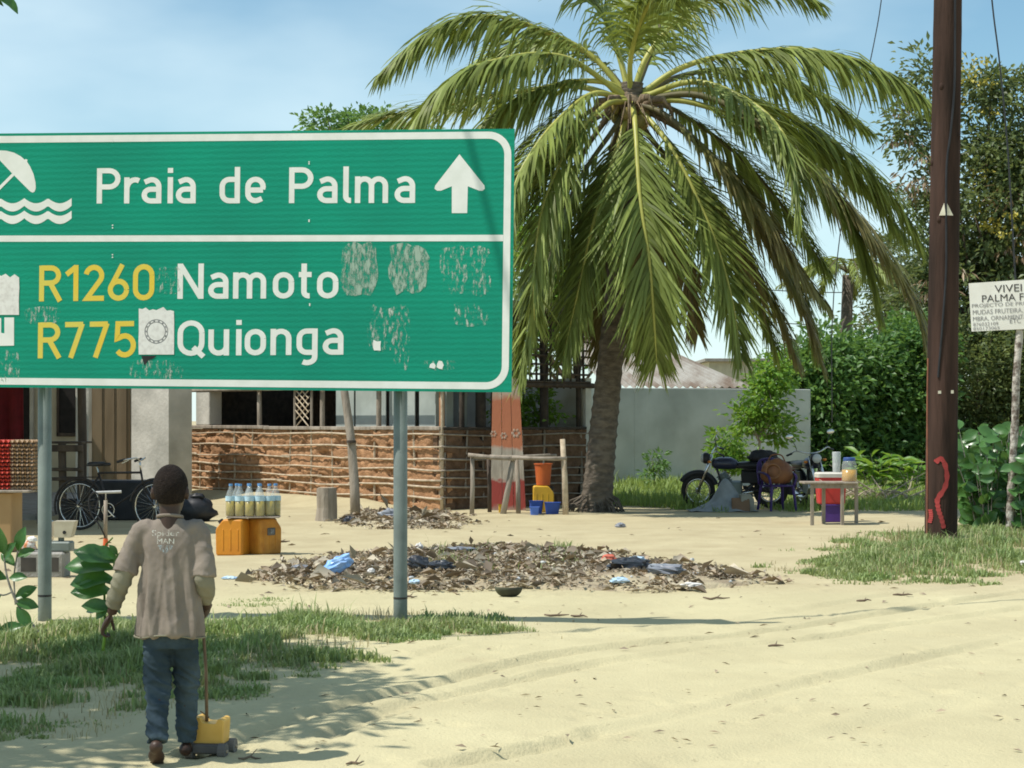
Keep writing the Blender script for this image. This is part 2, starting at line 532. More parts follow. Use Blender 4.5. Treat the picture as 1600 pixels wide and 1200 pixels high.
m_sign_green = M('green_reflective_sheet', (0.003, 0.30, 0.19), (0.004, 0.255, 0.165), rough=0.5, scale=1.2, spec=0.22)
def sheet_ribs(m):
    N, L = m.node_tree.nodes, m.node_tree.links
    b = N['Principled BSDF']
    tc = N.new('ShaderNodeTexCoord')
    wv = N.new('ShaderNodeTexWave'); wv.wave_type = 'BANDS'; wv.bands_direction = 'Z'
    wv.inputs['Scale'].default_value = 7.2; wv.inputs['Distortion'].default_value = 3.2; wv.inputs['Detail'].default_value = 4
    wv.inputs['Detail Scale'].default_value = 6.0
    L.new(tc.outputs['Object'], wv.inputs['Vector'])
    bp = N.new('ShaderNodeBump'); bp.inputs['Strength'].default_value = 0.16; bp.inputs['Distance'].default_value = 0.006
    L.new(wv.outputs['Fac'], bp.inputs['Height']); L.new(bp.outputs['Normal'], b.inputs['Normal'])
sheet_ribs(m_sign_green)
m_sign_white = M('white_reflective_sheet', (0.86, 0.86, 0.82), (0.78, 0.79, 0.74), rough=0.4, scale=9, spec=0.5)
m_sign_yellow = M('yellow_reflective_sheet', (0.80, 0.56, 0.05), (0.72, 0.60, 0.10), rough=0.4, scale=3, spec=0.5)
m_paper = M('weathered_paper', (0.82, 0.80, 0.77), (0.66, 0.63, 0.60), rough=0.9, scale=30, lo=0.45, hi=0.75)
m_ink = M('grey_ink', (0.12, 0.12, 0.13), (0.3, 0.3, 0.3), rough=0.9, scale=60)

uL = S(-112, 400)[0]
vT = S(803, 201)[1]
sign = thing('road_sign', 'large green road sign on two grey posts with white and yellow lettering', 'road sign',
             loc=(S_P0.x - 2.0, S_P0.y + 0.25, 0))
def sign_quad(mb, u0, v0, u1, v1, h):
    mb.poly([SP(u0, v0, h), SP(u1, v0, h), SP(u1, v1, h), SP(u0, v1, h)])

mb = MB()
mb.prism([(uL, 0), (0.004, 0), (0.004, vT), (uL, vT)], S_P0 - S_N * 0.03, S_U, S_V, S_N * 0.03)
recalc(mb.build('panel', m_sign_green, sign, world=True))
# stiffening rails behind the panel
for fv in (0.22, 0.5, 0.8):
    a, b = SP(uL + 0.1, vT * fv, -0.052), SP(-0.1, vT * fv, -0.052)
    q = MB(); q.tube([a, b], 0.02, 6); q.build('back_rail', m_steel, sign, world=True)

def rrect(u0, v0, u1, v1, r, n=10):
    out = []
    for cx, cy, a0 in ((u1 - r, v0 + r, -90), (u1 - r, v1 - r, 0), (u0 + r, v1 - r, 90), (u0 + r, v0 + r, 180)):
        for k in range(n + 1):
            a = math.radians(a0 + 90 * k / n)
            out.append((cx + r * math.cos(a), cy + r * math.sin(a)))
    return out
bi = 0.020
bw = 0.052
o_ = rrect(uL + bi, bi, -bi + 0.004, vT - bi, 0.17)
i_ = rrect(uL + bi + bw, bi + bw, -bi - bw + 0.004, vT - bi - bw, 0.17 - bw)
n = len(o_)
mb = MB(); mb.add([SP(u, v, 0.0012) for u, v in o_] + [SP(u, v, 0.0012) for u, v in i_], [(k, (k + 1) % n, (k + 1) % n + n, k + n) for k in range(n)])
mb.build('border', m_sign_white, sign, world=True)
mb = MB()
v_a, v_b = S(700, 377)[1], S(700, 367)[1]
sign_quad(mb, uL + bi + bw + 0.001, v_a, -bi - bw + 0.003, v_b, 0.0012)
mb.build('divider', m_sign_white, sign, world=True)

# --- stroke lettering: centre lines in units of the cap height
def arc(cx, cy, rx, ry, a0, a1, n=10):
    return [(cx + rx * math.cos(math.radians(a0 + (a1 - a0) * k / n)), cy + ry * math.sin(math.radians(a0 + (a1 - a0) * k / n))) for k in range(n + 1)]
h_ = 0.07
x_ = 0.74 - h_
GL = {
 'P': (0.66, [[(h_, 0), (h_, 1)], [(h_, 1 - h_)] + arc(0.34, 0.70, 0.24, 0.23, 90, -90) + [(h_, 0.47)]]),
 'R': (0.68, [[(h_, 0), (h_, 1)], [(h_, 1 - h_)] + arc(0.34, 0.72, 0.23, 0.21, 90, -90) + [(h_, 0.51)], [(0.33, 0.5), (0.62, 0)]]),
 'N': (0.72, [[(h_, 0), (h_, 1)], [(h_, 0.97), (0.63, 0.03)], [(0.63, 0), (0.63, 1)]]),
 'Q': (0.72, [arc(0.36, 0.64, 0.29, 0.29, 0, 180) + arc(0.36, 0.36, 0.29, 0.29, 180, 360) + [(0.65, 0.64)], [(0.42, 0.24), (0.70, -0.03)]]),
 '1': (0.46, [[(0.02, 0.74), (0.30, 0.95)], [(0.30, 0), (0.30, 1)]]),
 '2': (0.62, [arc(0.30, 0.70, 0.23, 0.23, 170, -28, 12) + [(0.10, h_), (0.60, h_)]]),
 '6': (0.64, [arc(0.31, 0.30, 0.24, 0.235, 0, 360, 20), [(0.11, 0.42), (0.42, 1.0)]]),
 '0': (0.64, [arc(0.31, 0.69, 0.24, 0.24, 0, 180) + arc(0.31, 0.31, 0.24, 0.24, 180, 360) + [(0.55, 0.69)]]),
 '7': (0.62, [[(0.0, 1 - h_), (0.52, 1 - h_)], [(0.50, 0.95), (0.17, 0.0)]]),
 '5': (0.62, [[(0.56, 1 - h_), (0.10, 1 - h_), (0.08, 0.52)] + arc(0.30, 0.33, 0.25, 0.265, 125, -145, 14)]),
 'r': (0.42, [[(h_, 0), (h_, 0.74)], arc(0.30, 0.40, 0.23, 0.27, 180, 62, 8)]),
 'a': (0.58, [[(0.08, 0.60)] + arc(0.28, 0.47, 0.19, 0.20, 110, 0, 8) + [(0.47, 0)], [(0.47, 0.40), (0.27, 0.40)] + arc(0.25, 0.235, 0.18, 0.165, 90, 270, 10) + [(0.47, h_)]]),
 'i': (0.24, [[(0.12, 0), (0.12, 0.74)], [(0.12, 0.86), (0.12, 1.0)]]),
 'd': (0.60, [[(0.48, 0), (0.48, 1.02)], [(0.48, x_)] + arc(0.27, 0.47, 0.20, 0.20, 90, 180, 6) + arc(0.27, 0.27, 0.20, 0.20, 180, 270, 6) + [(0.48, h_)]]),
 'e': (0.58, [[(0.08, 0.37), (0.49, 0.37)], arc(0.285, 0.465, 0.205, 0.205, -22, 180, 11) + arc(0.285, 0.275, 0.205, 0.205, 180, 300, 8) + [(0.46, 0.13)]]),
 'l': (0.30, [[(0.10, 1.02), (0.10, 0.20)] + arc(0.22, 0.19, 0.12, 0.12, 190, 280, 5)]),
 'm': (0.92, [[(h_, 0), (h_, 0.74)], arc(0.255, 0.48, 0.185, 0.19, 160, 0, 8) + [(0.44, 0)], arc(0.625, 0.48, 0.185, 0.19, 160, 0, 8) + [(0.81, 0)]]),
 'n': (0.60, [[(h_, 0), (h_, 0.74)], arc(0.275, 0.47, 0.205, 0.20, 160, 0, 8) + [(0.48, 0)]]),
 'u': (0.60, [[(0.48, 0), (0.48, 0.74)], [(h_, 0.74), (h_, 0.27)] + arc(0.275, 0.27, 0.205, 0.20, 180, 340, 8)]),
 'o': (0.60, [arc(0.285, 0.465, 0.21, 0.205, 0, 180) + arc(0.285, 0.275, 0.21, 0.205, 180, 360) + [(0.495, 0.465)]]),
 't': (0.42, [[(0.14, 0.98), (0.14, 0.20)] + arc(0.27, 0.19, 0.13, 0.12, 190, 280, 5), [(0.0, x_), (0.34, x_)]]),
 'g': (0.60, [[(0.48, 0.74), (0.48, -0.06)] + arc(0.28, -0.06, 0.20, 0.16, 0, -125, 8), [(0.48, x_)] + arc(0.27, 0.47, 0.20, 0.20, 90, 180, 6) + arc(0.27, 0.27, 0.20, 0.20, 180, 270, 6) + [(0.48, h_)]]),
 ' ': (0.46, []),
}
def ribbon(mb, pts, w, to3d):
    P = [Vector((p[0], p[1])) for p in pts]
    Q = [P[0]]
    for p in P[1:]:
        if (p - Q[-1]).length > 1e-5: Q.append(p)
    L_, R_ = [], []
    for k in range(len(Q)):
        a = (Q[k] - Q[k - 1]).normalized() if k > 0 else None
        b = (Q[k + 1] - Q[k]).normalized() if k < len(Q) - 1 else None
        if a is None: a = b
        if b is None: b = a
        t = (a + b)
        t = t.normalized() if t.length > 1e-4 else a
        nrm = Vector((-t.y, t.x))
        s = 1.0 / max(0.45, nrm.dot(Vector((-a.y, a.x))))
        L_.append(Q[k] + nrm * w * s / 2); R_.append(Q[k] - nrm * w * s / 2)
    m = len(Q)
    mb.add([to3d(p) for p in L_] + [to3d(p) for p in R_], [(k, k + m, k + 1 + m, k + 1) for k in range(m - 1)])

def letter_line(text, x0, x1, yb0, yb1, ytop0, mat, label):
    a = Vector(S(x0, yb0)); b = Vector(S(x1, yb1)); top = Vector(S(x0, ytop0))
    capH = top.y - a.y
    tot = sum(GL[c][0] for c in text) - 0.08
    sx = (b.x - a.x) / tot
    words, cur, x = [], [], 0.0
    for c in text:
        if c == ' ':
            words.append(cur); cur = []
        else: cur.append((c, x))
        x += GL[c][0]
    words.append(cur)
    layer = 0
    for wd in words:
        mb = MB()
        for c, xo in wd:
            for s, st in enumerate(GL[c][1]):
                hh = 0.0010 + 0.0002 * s
                def to3d(p, xo=xo, hh=hh):
                    u = (xo + .035 + p.x * .87) * sx
                    return SP(a.x + u, a.y + (b.y - a.y) * u / (b.x - a.x) + p.y * capH, hh)
                ribbon(mb, st, 0.146, to3d)
        o = mb.build('lettering', mat, sign, world=True)
        o['label'] = label + ' ' + ''.join(c for c, _ in wd)
letter_line('Praia de Palma', 149, 648, 318, 317, 263, m_sign_white, 'white lettering')
letter_line('R1260', 59, 240, 471, 469, 415, m_sign_yellow, 'yellow route number')
letter_line('Namoto', 275, 528, 467, 466, 412, m_sign_white, 'white lettering')
letter_line('R775', 57, 210, 560, 558, 504, m_sign_yellow, 'yellow route number')
letter_line('Quionga', 275, 536, 556, 554, 501, m_sign_white, 'white lettering')

def sign_poly(name, pix, mat, h=0.0012, label=None, thick=None):
    mb = MB()
    uv = [S(*p) for p in pix]
    mb.poly([SP(u, v, h) for u, v in uv])
    o = mb.build(name, mat, sign, world=True)
    recalc(o)
    if label: o['label'] = label
    return o
# straight-on arrow: head and shaft in one outline
sign_poly('arrow', [(718, 241), (757, 290), (757.5, 295), (754, 298), (749, 298), (731, 291), (730, 333), (706, 333), (706, 291), (689, 298), (683, 298), (679, 295), (680, 290)],
          m_sign_white, label='white arrow pointing straight up')
# beach pictogram
can = [(-46, 206)]
can = [(20.5, 272.5), (47, 299), (51, 301), (54, 299.5), (56, 294), (55.5, 285), (52.5, 272), (47, 260), (42.5, 253), (43, 249.5), (40.5, 248.5), (38.5, 249.5), (33, 244.5), (22, 238.5), (10, 235.5), (0, 235), (-11, 236.5), (-22, 240), (-28, 243), (-28, 247), (-24, 249), (-4, 247.5), (0, 251)]
can = [(20.5, 272.5), (47, 299), (51, 301), (54, 299.5), (56, 294), (55.5, 285), (52.5, 272), (47, 260), (42.5, 253), (43, 249.5), (40.5, 248.5), (38.5, 249.5), (33, 244.5), (22, 238.5), (10, 235.5), (0, 235), (-8, 236), (-12, 238)]
sign_poly('umbrella_canopy', can, m_sign_white, label='white umbrella of the beach pictogram')
sign_poly('umbrella_stick', [(19.5, 270.5), (23, 273.5), (-34, 331), (-38, 328)], m_sign_white, h=0.0015)
for dy in (0, 19.5):
    mb = MB(); up, lo = [], []
    for k in range(0, 81):
        x = -110 + 3 + k * (112 + 107) / 80.0
        ph = ((112 - x) / 37.0) % 1.0
        s = math.sin(PI * ph) ** 0.9
        up.append(SP(*S(x, 309.5 + dy + 8.2 * s), 0.0012)); lo.append(SP(*S(x, 321.5 + dy + 9.0 * s), 0.0012))
    m_ = len(up)
    mb.add(up + lo, [(k, k + m_, k + 1 + m_, k + 1) for k in range(m_ - 1)])
    o = mb.build('wave_band', m_sign_white, sign, world=True)

# torn paper stickers
rr = random.Random(5)
def torn(x0, y0, x1, y1, amp=3):
    pts = [(x0, y1), (x1, y1)]
    pts += [(x1 + rr.uniform(-.6, .6), y1 + (y0 + 6 - y1) * k / 4) for k in range(1, 4)]
    nn = 10
    pts += [(x1 + (x0 - x1) * k / nn, y0 + rr.uniform(-amp, amp) + 3 * (abs(k - nn / 2) / nn)) for k in range(nn + 1)]
    pts += [(x0 + rr.uniform(-.6, .6), y0 + (y1 - y0) * k / 4) for k in range(1, 4)]
    return pts
sign_poly('sticker', torn(217, 482, 272, 554), m_paper, 0.0030, 'torn white paper sticker with a grey round stamp')
mb = MB()
c0 = S(244.5, 518)
for r0, r1 in ((0.092, 0.086), (0.074, 0.068)):
    n = 36
    mb.add([SP(c0[0] + r * math.cos(2 * PI * k / n), c0[1] + r * math.sin(2 * PI * k / n), 0.0033) for r in (r0, r1) for k in range(n)],
           [(k, (k + 1) % n, (k + 1) % n + n, k + n) for k in range(n)])
for k in range(14):
    a = 2 * PI * k / 14
    mb.poly([SP(c0[0] + r * math.cos(a + e), c0[1] + r * math.sin(a + e), 0.0036) for r, e in ((0.076, -.09), (0.084, -.09), (0.084, .09), (0.076, .09))])
mb.build('stamp_ring', m_ink, sign, world=True)
sign_poly('sticker', torn(-40, 430, 30, 492, 4), m_paper, 0.0030, 'torn white paper stuck on the left end')
sign_poly('symbol_panel', [(-28, 497), (2, 497), (2, 520), (7, 521), (7, 496), (22, 496), (22, 540), (-28, 541)], m_sign_white, 0.0016)
sign_poly('sticker_scrap', [(221, 556), (245, 556), (240, 560), (232, 563), (226, 571)], m_black, 0.0026)

def residue_mat(name, col, thr, sc):
    m = bpy.data.materials.new(name); m.use_nodes = True
    N, L = m.node_tree.nodes, m.node_tree.links
    b = N['Principled BSDF']; b.inputs['Base Color'].default_value = (*col, 1); b.inputs['Roughness'].default_value = 0.9
    tc = N.new('ShaderNodeTexCoord'); mp = N.new('ShaderNodeMapping'); mp.inputs['Scale'].default_value = (1.6, 1.6, 0.55)
    nz = N.new('ShaderNodeTexNoise'); nz.inputs['Scale'].default_value = sc; nz.inputs['Detail'].default_value = 6; nz.inputs['Roughness'].default_value = 0.7
    L.new(tc.outputs['Object'], mp.inputs['Vector']); L.new(mp.outputs['Vector'], nz.inputs['Vector'])
    rp = N.new('ShaderNodeValToRGB'); rp.color_ramp.elements[0].position = thr; rp.color_ramp.elements[1].position = thr + 0.16
    L.new(nz.outputs['Fac'], rp.inputs['Fac'])
    t = N.new('ShaderNodeBsdfTransparent'); mx = N.new('ShaderNodeMixShader')
    L.new(rp.outputs['Color'], mx.inputs['Fac']); L.new(t.outputs['BSDF'], mx.inputs[1]); L.new(b.outputs['BSDF'], mx.inputs[2])
    L.new(mx.outputs['Shader'], N['Material Output'].inputs['Surface'])
    return m
m_res = residue_mat('glue_residue_grey', (0.34, 0.46, 0.37), 0.42, 22)
m_res2 = residue_mat('glue_residue_pale', (0.52, 0.60, 0.52), 0.52, 26)
def blob(x0, y0, x1, y1, amp=0.12, n=18):
    cx, cy, rx, ry = (x0 + x1) / 2, (y0 + y1) / 2, (x1 - x0) / 2, (y1 - y0) / 2
    out = []
    for k in range(n):
        a = 2 * PI * k / n
        ca, sa = math.cos(a), math.sin(a)
        q = (abs(ca) ** 6 + abs(sa) ** 6) ** (-1 / 6.0) * (1 + rr.uniform(-amp, amp))
        out.append((cx + rx * ca * q, cy + ry * sa * q))
    return out
for bx in ((531, 378, 590, 458), (609, 379, 668, 457)):
    sign_poly('glue_residue', blob(*bx), m_res, 0.0018)
for bx in ((690, 382, 765, 460), (575, 478, 605, 552), (604, 478, 632, 545), (708, 474, 760, 510), (245, 418, 283, 458), (40, 480, 92, 506), (615, 480, 640, 575), (660, 562, 712, 578), (0, 545, 30, 600), (205, 562, 285, 592)):
    sign_poly('glue_residue', blob(*bx), m_res2, 0.0018)
sign_poly('paint_fleck', blob(582, 533, 594, 548, .3, 9), m_sign_white, 0.0026)
sign_poly('paint_fleck', blob(672, 567, 680, 576, .3, 7), m_sign_white, 0.0026)
sign_poly('paint_fleck', blob(682, 564, 692, 577, .3, 7), m_sign_white, 0.0026)
for (x, y0, y1) in ((176, 219, 221), (483, 253, 256), (483, 344, 346), (176, 352, 356), (176, 398, 402), (484, 475, 477)):
    for k in range(2):
        yy = y0 + (y1 - y0) * k
        sign_poly('rivet', blob(x - 1.1, yy - 1.1, x + 1.1, yy + 1.1, .1, 7), m_sign_white, 0.0028)

# posts, set behind the panel; the sleeve top is cut at the panel
for px, py in ((59, 1000), (620.5, 983)):
    u0 = S(px, 500)[0]
    base = SP(u0, 0, -0.155)
    zz = gz(base.x, base.y)
    q = MB(); q.tube([(base.x, base.y, zz - 0.25), (base.x, base.y, zz + 0.18), (base.x, base.y, SP(u0, vT, 0).z - 0.06)], 0.052, 20)
    p = q.build('post', m_steel, sign, world=True, smooth=True)
    q = MB(); q.tube([(base.x, base.y, zz + 0.185), (base.x, base.y, zz + 0.20)], 0.0535, 20); q.build('weld_seam', m_dark_metal, p, world=True)
    for fv in (0.22, 0.5, 0.8):
        c = SP(u0, vT * fv, -0.09); q = MB(); q.box(c, (0.13, 0.12, 0.03)); q.build('clamp', m_steel, p, world=True)

# ------------------------------------------------------------------ foliage helpers
def norm_rows(a): return a / np.maximum(np.linalg.norm(a, axis=1, keepdims=True), 1e-9)

def leaf_arrays(C, D, Nn, L, Wd, fold=0.25):
    """leaf-shaped faces: base C, direction D, normal Nn, length L, width Wd -> verts, tris"""
    D = norm_rows(D); S_ = norm_rows(np.cross(D, Nn)); Nn = np.cross(S_, D)
    L = L[:, None]; Wd = Wd[:, None]
    p0 = C; p3 = C + D * L - Nn * L * 0.12
    mid = C + D * L * 0.48
    p1 = mid + S_ * Wd * 0.5 + Nn * Wd * fold
    p2 = mid - S_ * Wd * 0.5 + Nn * Wd * fold
    V = np.stack([p0, p1, p3, p2], 1).reshape(-1, 3)
    b = (np.arange(len(C)) * 4)[:, None]
    Fc = np.concatenate([b + np.array([[0, 1, 2]]), b + np.array([[0, 2, 3]])], 0)
    return V, Fc

def clump_points(rng, ells, n, inner=0.45):
    """points spread through ellipsoids ((cx,cy,cz),(rx,ry,rz)), denser towards the outside"""
    vol = np.array([e[1][0] * e[1][1] * e[1][2] for e in ells]) ** 0.67
    pick = rng.choice(len(ells), n, p=vol / vol.sum())
    d = norm_rows(rng.normal(size=(n, 3)))
    r = inner + (1 - inner) * rng.random(n) ** 0.6
    C = np.array([e[0] for e in ells])[pick]; R = np.array([e[1] for e in ells])[pick]
    return C + d * R * r[:, None], d

def crown_mesh(rng, ells, nclump, per, L, Wd, cr, droop=0.1, inner=0.45, up=0.7):
    P, out = clump_points(rng, ells, nclump, inner)
    size = cr * rng.uniform(0.55, 1.35, nclump)
    k = np.repeat(np.arange(nclump), per)
    off = rng.normal(size=(len(k), 3)) * np.array([1, 1, 0.55]) * 0.5
    C = P[k] + off * size[k][:, None]
    D = off + out[k] * 0.35 + rng.normal(size=off.shape) * 0.35 + np.array([0, 0, -droop])
    Nn = rng.normal(size=off.shape) * 0.55 + np.array([0, 0, up]) + out[k] * 0.35
    l = L * rng.uniform(0.6, 1.3, len(k)); w = Wd * rng.uniform(0.7, 1.25, len(k))
    V, Fc = leaf_arrays(C, D, Nn, l, w)
    return V, Fc, P

def tree(name, label, cat, base, fork, ells, nclump, per, L, Wd, cr, mat, bark, r0, limbs=14, seed=1, group=None, droop=0.1, inner=0.45, lean=(0, 0)):
    rng = np.random.default_rng(seed); pr = random.Random(seed)
    t = thing(name, label, cat, loc=base, group=group)
    V, Fc, P = crown_mesh(rng, ells, nclump, per, L, Wd, cr, droop, inner)
    mesh_np('crown', V, Fc, mat, t, world=True)
    b = Vector(base); f = Vector(fork)
    mb = MB()
    path = [b - Vector((0, 0, 0.2))] + [b.lerp(f, s) + Vector((pr.uniform(-1, 1), pr.uniform(-1, 1), 0)) * r0 * 0.8 for s in (0.12, 0.35, 0.6, 0.82)] + [f]
    mb.tube(path, [r0 * 1.5, r0 * 1.15, r0, r0 * 0.9, r0 * 0.8, r0 * 0.7], 10)
    mb.build('trunk', bark, t, world=True, smooth=True)
    mb = MB()
    for k in rng.choice(len(P), min(limbs, len(P)), replace=False):
        e = Vector(P[k]); s = b.lerp(f, pr.uniform(0.65, 1.0))
        m1 = s.lerp(e, 0.4) + Vector((pr.uniform(-.2, .2), pr.uniform(-.2, .2), pr.uniform(0.0, .3)))
        m2 = s.lerp(e, 0.75) + Vector((pr.uniform(-.15, .15), pr.uniform(-.15, .15), pr.uniform(0, .2)))
        mb.tube([s, m1, m2, e], [r0 * 0.45, r0 * 0.3, r0 * 0.18, r0 * 0.06], 5)
    mb.build('limbs', bark, t, world=True, smooth=True)
    return t

m_bark = M('grey_brown_bark', (0.17, 0.13, 0.095), (0.09, 0.07, 0.05), scale=10, stretch=(1, 1, 0.3), bump=0.8)
m_bark_pale = M('pale_bark', (0.36, 0.33, 0.29), (0.16, 0.14, 0.115), scale=9, stretch=(1, 1, 0.5), bump=0.6)
m_leaf_hedge = leafmat('hedge_leaf', (0.105, 0.205, 0.055), (0.055, 0.13, 0.036), tr=(0.22, 0.38, 0.07), trw=0.34)
m_leaf_tree = leafmat('olive_tree_leaf', (0.14, 0.18, 0.065), (0.075, 0.11, 0.042), tr=(0.24, 0.29, 0.08), trw=0.3, island=0.4)
m_leaf_light = leafmat('light_green_leaf', (0.12, 0.25, 0.03), (0.07, 0.17, 0.025), tr=(0.3, 0.45, 0.05), trw=0.38)
m_leaf_yellow = leafmat('yellow_blossom', (0.5, 0.42, 0.06), (0.4, 0.36, 0.08), tr=(0.4, 0.35, 0.05), trw=0.3)
m_leaf_dry = leafmat('dry_pod', (0.28, 0.2, 0.12), (0.2, 0.14, 0.08), tr=(0.3, 0.2, 0.1), trw=0.2)
m_leaf_broad = leafmat('broad_waxy_leaf', (0.07, 0.17, 0.045), (0.045, 0.12, 0.035), tr=(0.2, 0.34, 0.06), trw=0.25, rough=0.32, spec=0.5, island=0.2)
m_frond = leafmat('palm_leaflet', (0.215, 0.26, 0.062), (0.13, 0.17, 0.04), tr=(0.32, 0.38, 0.055), trw=0.22, rough=0.5, spec=0.25, island=0.42, scale=0.8)
m_frond_dry = leafmat('ageing_palm_leaflet', (0.17, 0.18, 0.05), (0.19, 0.15, 0.065), tr=(0.28, 0.26, 0.07), trw=0.25, rough=0.5, island=0.3, scale=1.2)
m_rachis = M('palm_midrib', (0.42, 0.40, 0.09), (0.28, 0.29, 0.06), rough=0.45, scale=3, spec=0.4)
m_rachis_dark = M('palm_leaf_base', (0.13, 0.12, 0.05), (0.09, 0.075, 0.04), rough=0.6, scale=5)

# ------------------------------------------------------------------ coconut palm
PALM_Y = 32.0
def frond(parent, ctrl, Lmax, nleaf, seed, mat=m_frond, rmat=m_rachis, droop=0.7, start=0.14, r0=0.05, width=0.048, azim=None, side_v=0.12):
    rng = np.random.default_rng(seed)
    pts = catmull(ctrl, 44)
    P = np.array([list(p) for p in pts])
    T = norm_rows(np.gradient(P, axis=0))
    seg = np.concatenate([[0], np.cumsum(np.linalg.norm(np.diff(P, axis=0), axis=1))]); tot = seg[-1]; seg /= tot
    h = np.array([P[-1][0] - P[0][0], P[-1][1] - P[0][1], 0.0]) if azim is None else np.array([azim[0], azim[1], 0.0])
    h /= max(np.linalg.norm(h), 1e-6)
    side0 = np.array([-h[1], h[0], 0.0])
    s = start + (1 - start) * (np.linspace(0, 1, nleaf) ** 0.92)
    s = np.clip(s + rng.normal(size=nleaf) * 0.004, start, 1)
    pos = np.stack([np.interp(s, seg, P[:, k]) for k in range(3)], 1)
    tan = norm_rows(np.stack([np.interp(s, seg, T[:, k]) for k in range(3)], 1))
    prof = np.clip(np.minimum((s - start + 0.09) / 0.26, 1.0), 0, 1) * (1 - 0.62 * np.clip((s - 0.5) / 0.5, 0, 1) ** 1.6)
    allV, allF, o = [], [], 0
    ST = np.array([0.0, 0.22, 0.5, 0.78, 1.0]); WD = np.array([0.55, 1.0, 0.9, 0.55, 0.05])
    for sg in (-1, 1):
        L = Lmax * prof * rng.uniform(0.72, 1.12, nleaf) * np.where(rng.random(nleaf) < 0.04, 0.45, 1.0)
        phi = np.radians(38 + 26 * s + rng.normal(size=nleaf) * 6)
        nrm = np.cross(tan, side0 * sg) * sg
        nrm = norm_rows(nrm); nrm *= np.sign(nrm[:, 2:3] + 1e-6)
        d0 = side0[None] * sg * np.cos(phi)[:, None] + tan * np.sin(phi)[:, None] + nrm * (side_v + 0.25 * rng.random(nleaf))[:, None]
        d0 = norm_rows(d0)
        dr = droop * rng.uniform(0.35, 1.7, nleaf) * (0.8 + 0.4 * vnoise(s * 14, s * 0 + seed, seed))
        tw = rng.normal(size=(nleaf, 3)) * 0.13
        V = []
        prev = pos.copy()
        for j, q in enumerate(ST):
            if j > 0:
                dirn = norm_rows(d0 + tw * q + np.array([0, 0, -1.0]) * (dr * (ST[j] + ST[j - 1]) * 1.0)[:, None])
                prev = prev + dirn * (L * (ST[j] - ST[j - 1]))[:, None]
            else: dirn = d0
            wv = tan - dirn * np.sum(tan * dirn, 1, keepdims=True)
            wv = norm_rows(wv + nrm * 0.25)
            ww = (width * WD[j] * (0.6 + 0.5 * prof))[:, None]
            V.append(prev + wv * ww * 0.5); V.append(prev - wv * ww * 0.5)
        V = np.stack(V, 1).reshape(-1, 3)
        k = 2 * len(ST)
        b = (np.arange(nleaf) * k)[:, None]
        Fq = np.concatenate([b + np.array([[2 * j, 2 * j + 1, 2 * j + 3, 2 * j + 2]]) for j in range(len(ST) - 1)], 0)
        allV.append(V); allF.append(Fq + o); o += len(V)
    ob = mesh_np('frond', np.concatenate(allV), np.concatenate(allF), mat, parent, world=True, smooth=True)
    mb = MB(); mb.tube(pts, [r0 * (1 - i / 43.0) ** 0.8 * (1.5 if i < 3 else 1.0) + 0.006 for i in range(44)], 6)
    mb.build('midrib', rmat, ob, world=True, smooth=True)
    return ob

palm_base = G(930, 800); palm_base = Vector((palm_base.x, PALM_Y, 0))
palm = thing('coconut_palm', 'tall leaning coconut palm with drooping fronds beside the mud hut', 'palm tree', loc=palm_base)
tr_pts = [W(930, 812, PALM_Y), W(933, 780, PALM_Y), W(940, 700, PALM_Y), W(950, 600, PALM_Y), W(962, 480, PALM_Y), (W(973, 360, PALM_Y)), W(982, 250, PALM_Y), W(986, 170, PALM_Y), W(988, 130, PALM_Y)]
path = catmull(tr_pts, 130)
rad = []
for i in range(130):
    s = i / 129.0
    r = 0.275 - 0.06 * min(1, s / 0.5) + 0.14 * math.exp(-s / 0.045) - 0.03 * s
    rad.append(r * (1.0 + (0.055 if i % 3 == 0 else -0.02) + rnd.uniform(-.015, .015)))
m_palm_bark = M('ringed_palm_bark', (0.15, 0.125, 0.095), (0.08, 0.066, 0.05), scale=7, stretch=(1, 1, 2.2), bump=0.9, bscale=14)
mb = MB(); mb.tube(path, rad, 16); mb.build('trunk', m_palm_bark, palm, world=True, smooth=True)
mb = MB()
for k in range(46):
    a = rnd.uniform(0, 2 * PI); l = rnd.uniform(.25, .6)
    b = palm_base + Vector((math.cos(a) * .22, math.sin(a) * .22, rnd.uniform(.05, .3)))
    mb.tube([b, b + Vector((math.cos(a) * l * .4, math.sin(a) * l * .4, -.08)), b + Vector((math.cos(a) * l * .7, math.sin(a) * l * .7, -.35))], [.022, .017, .01], 5)
mb.build('root_skirt', m_palm_bark, palm, world=True)
PC = W(986, 160, PALM_Y)
def FP(lst):
    out = [PC + Vector((0, 0, 0))]
    for px, py, dy in lst: out.append(W(px, py, PALM_Y + dy))
    return out
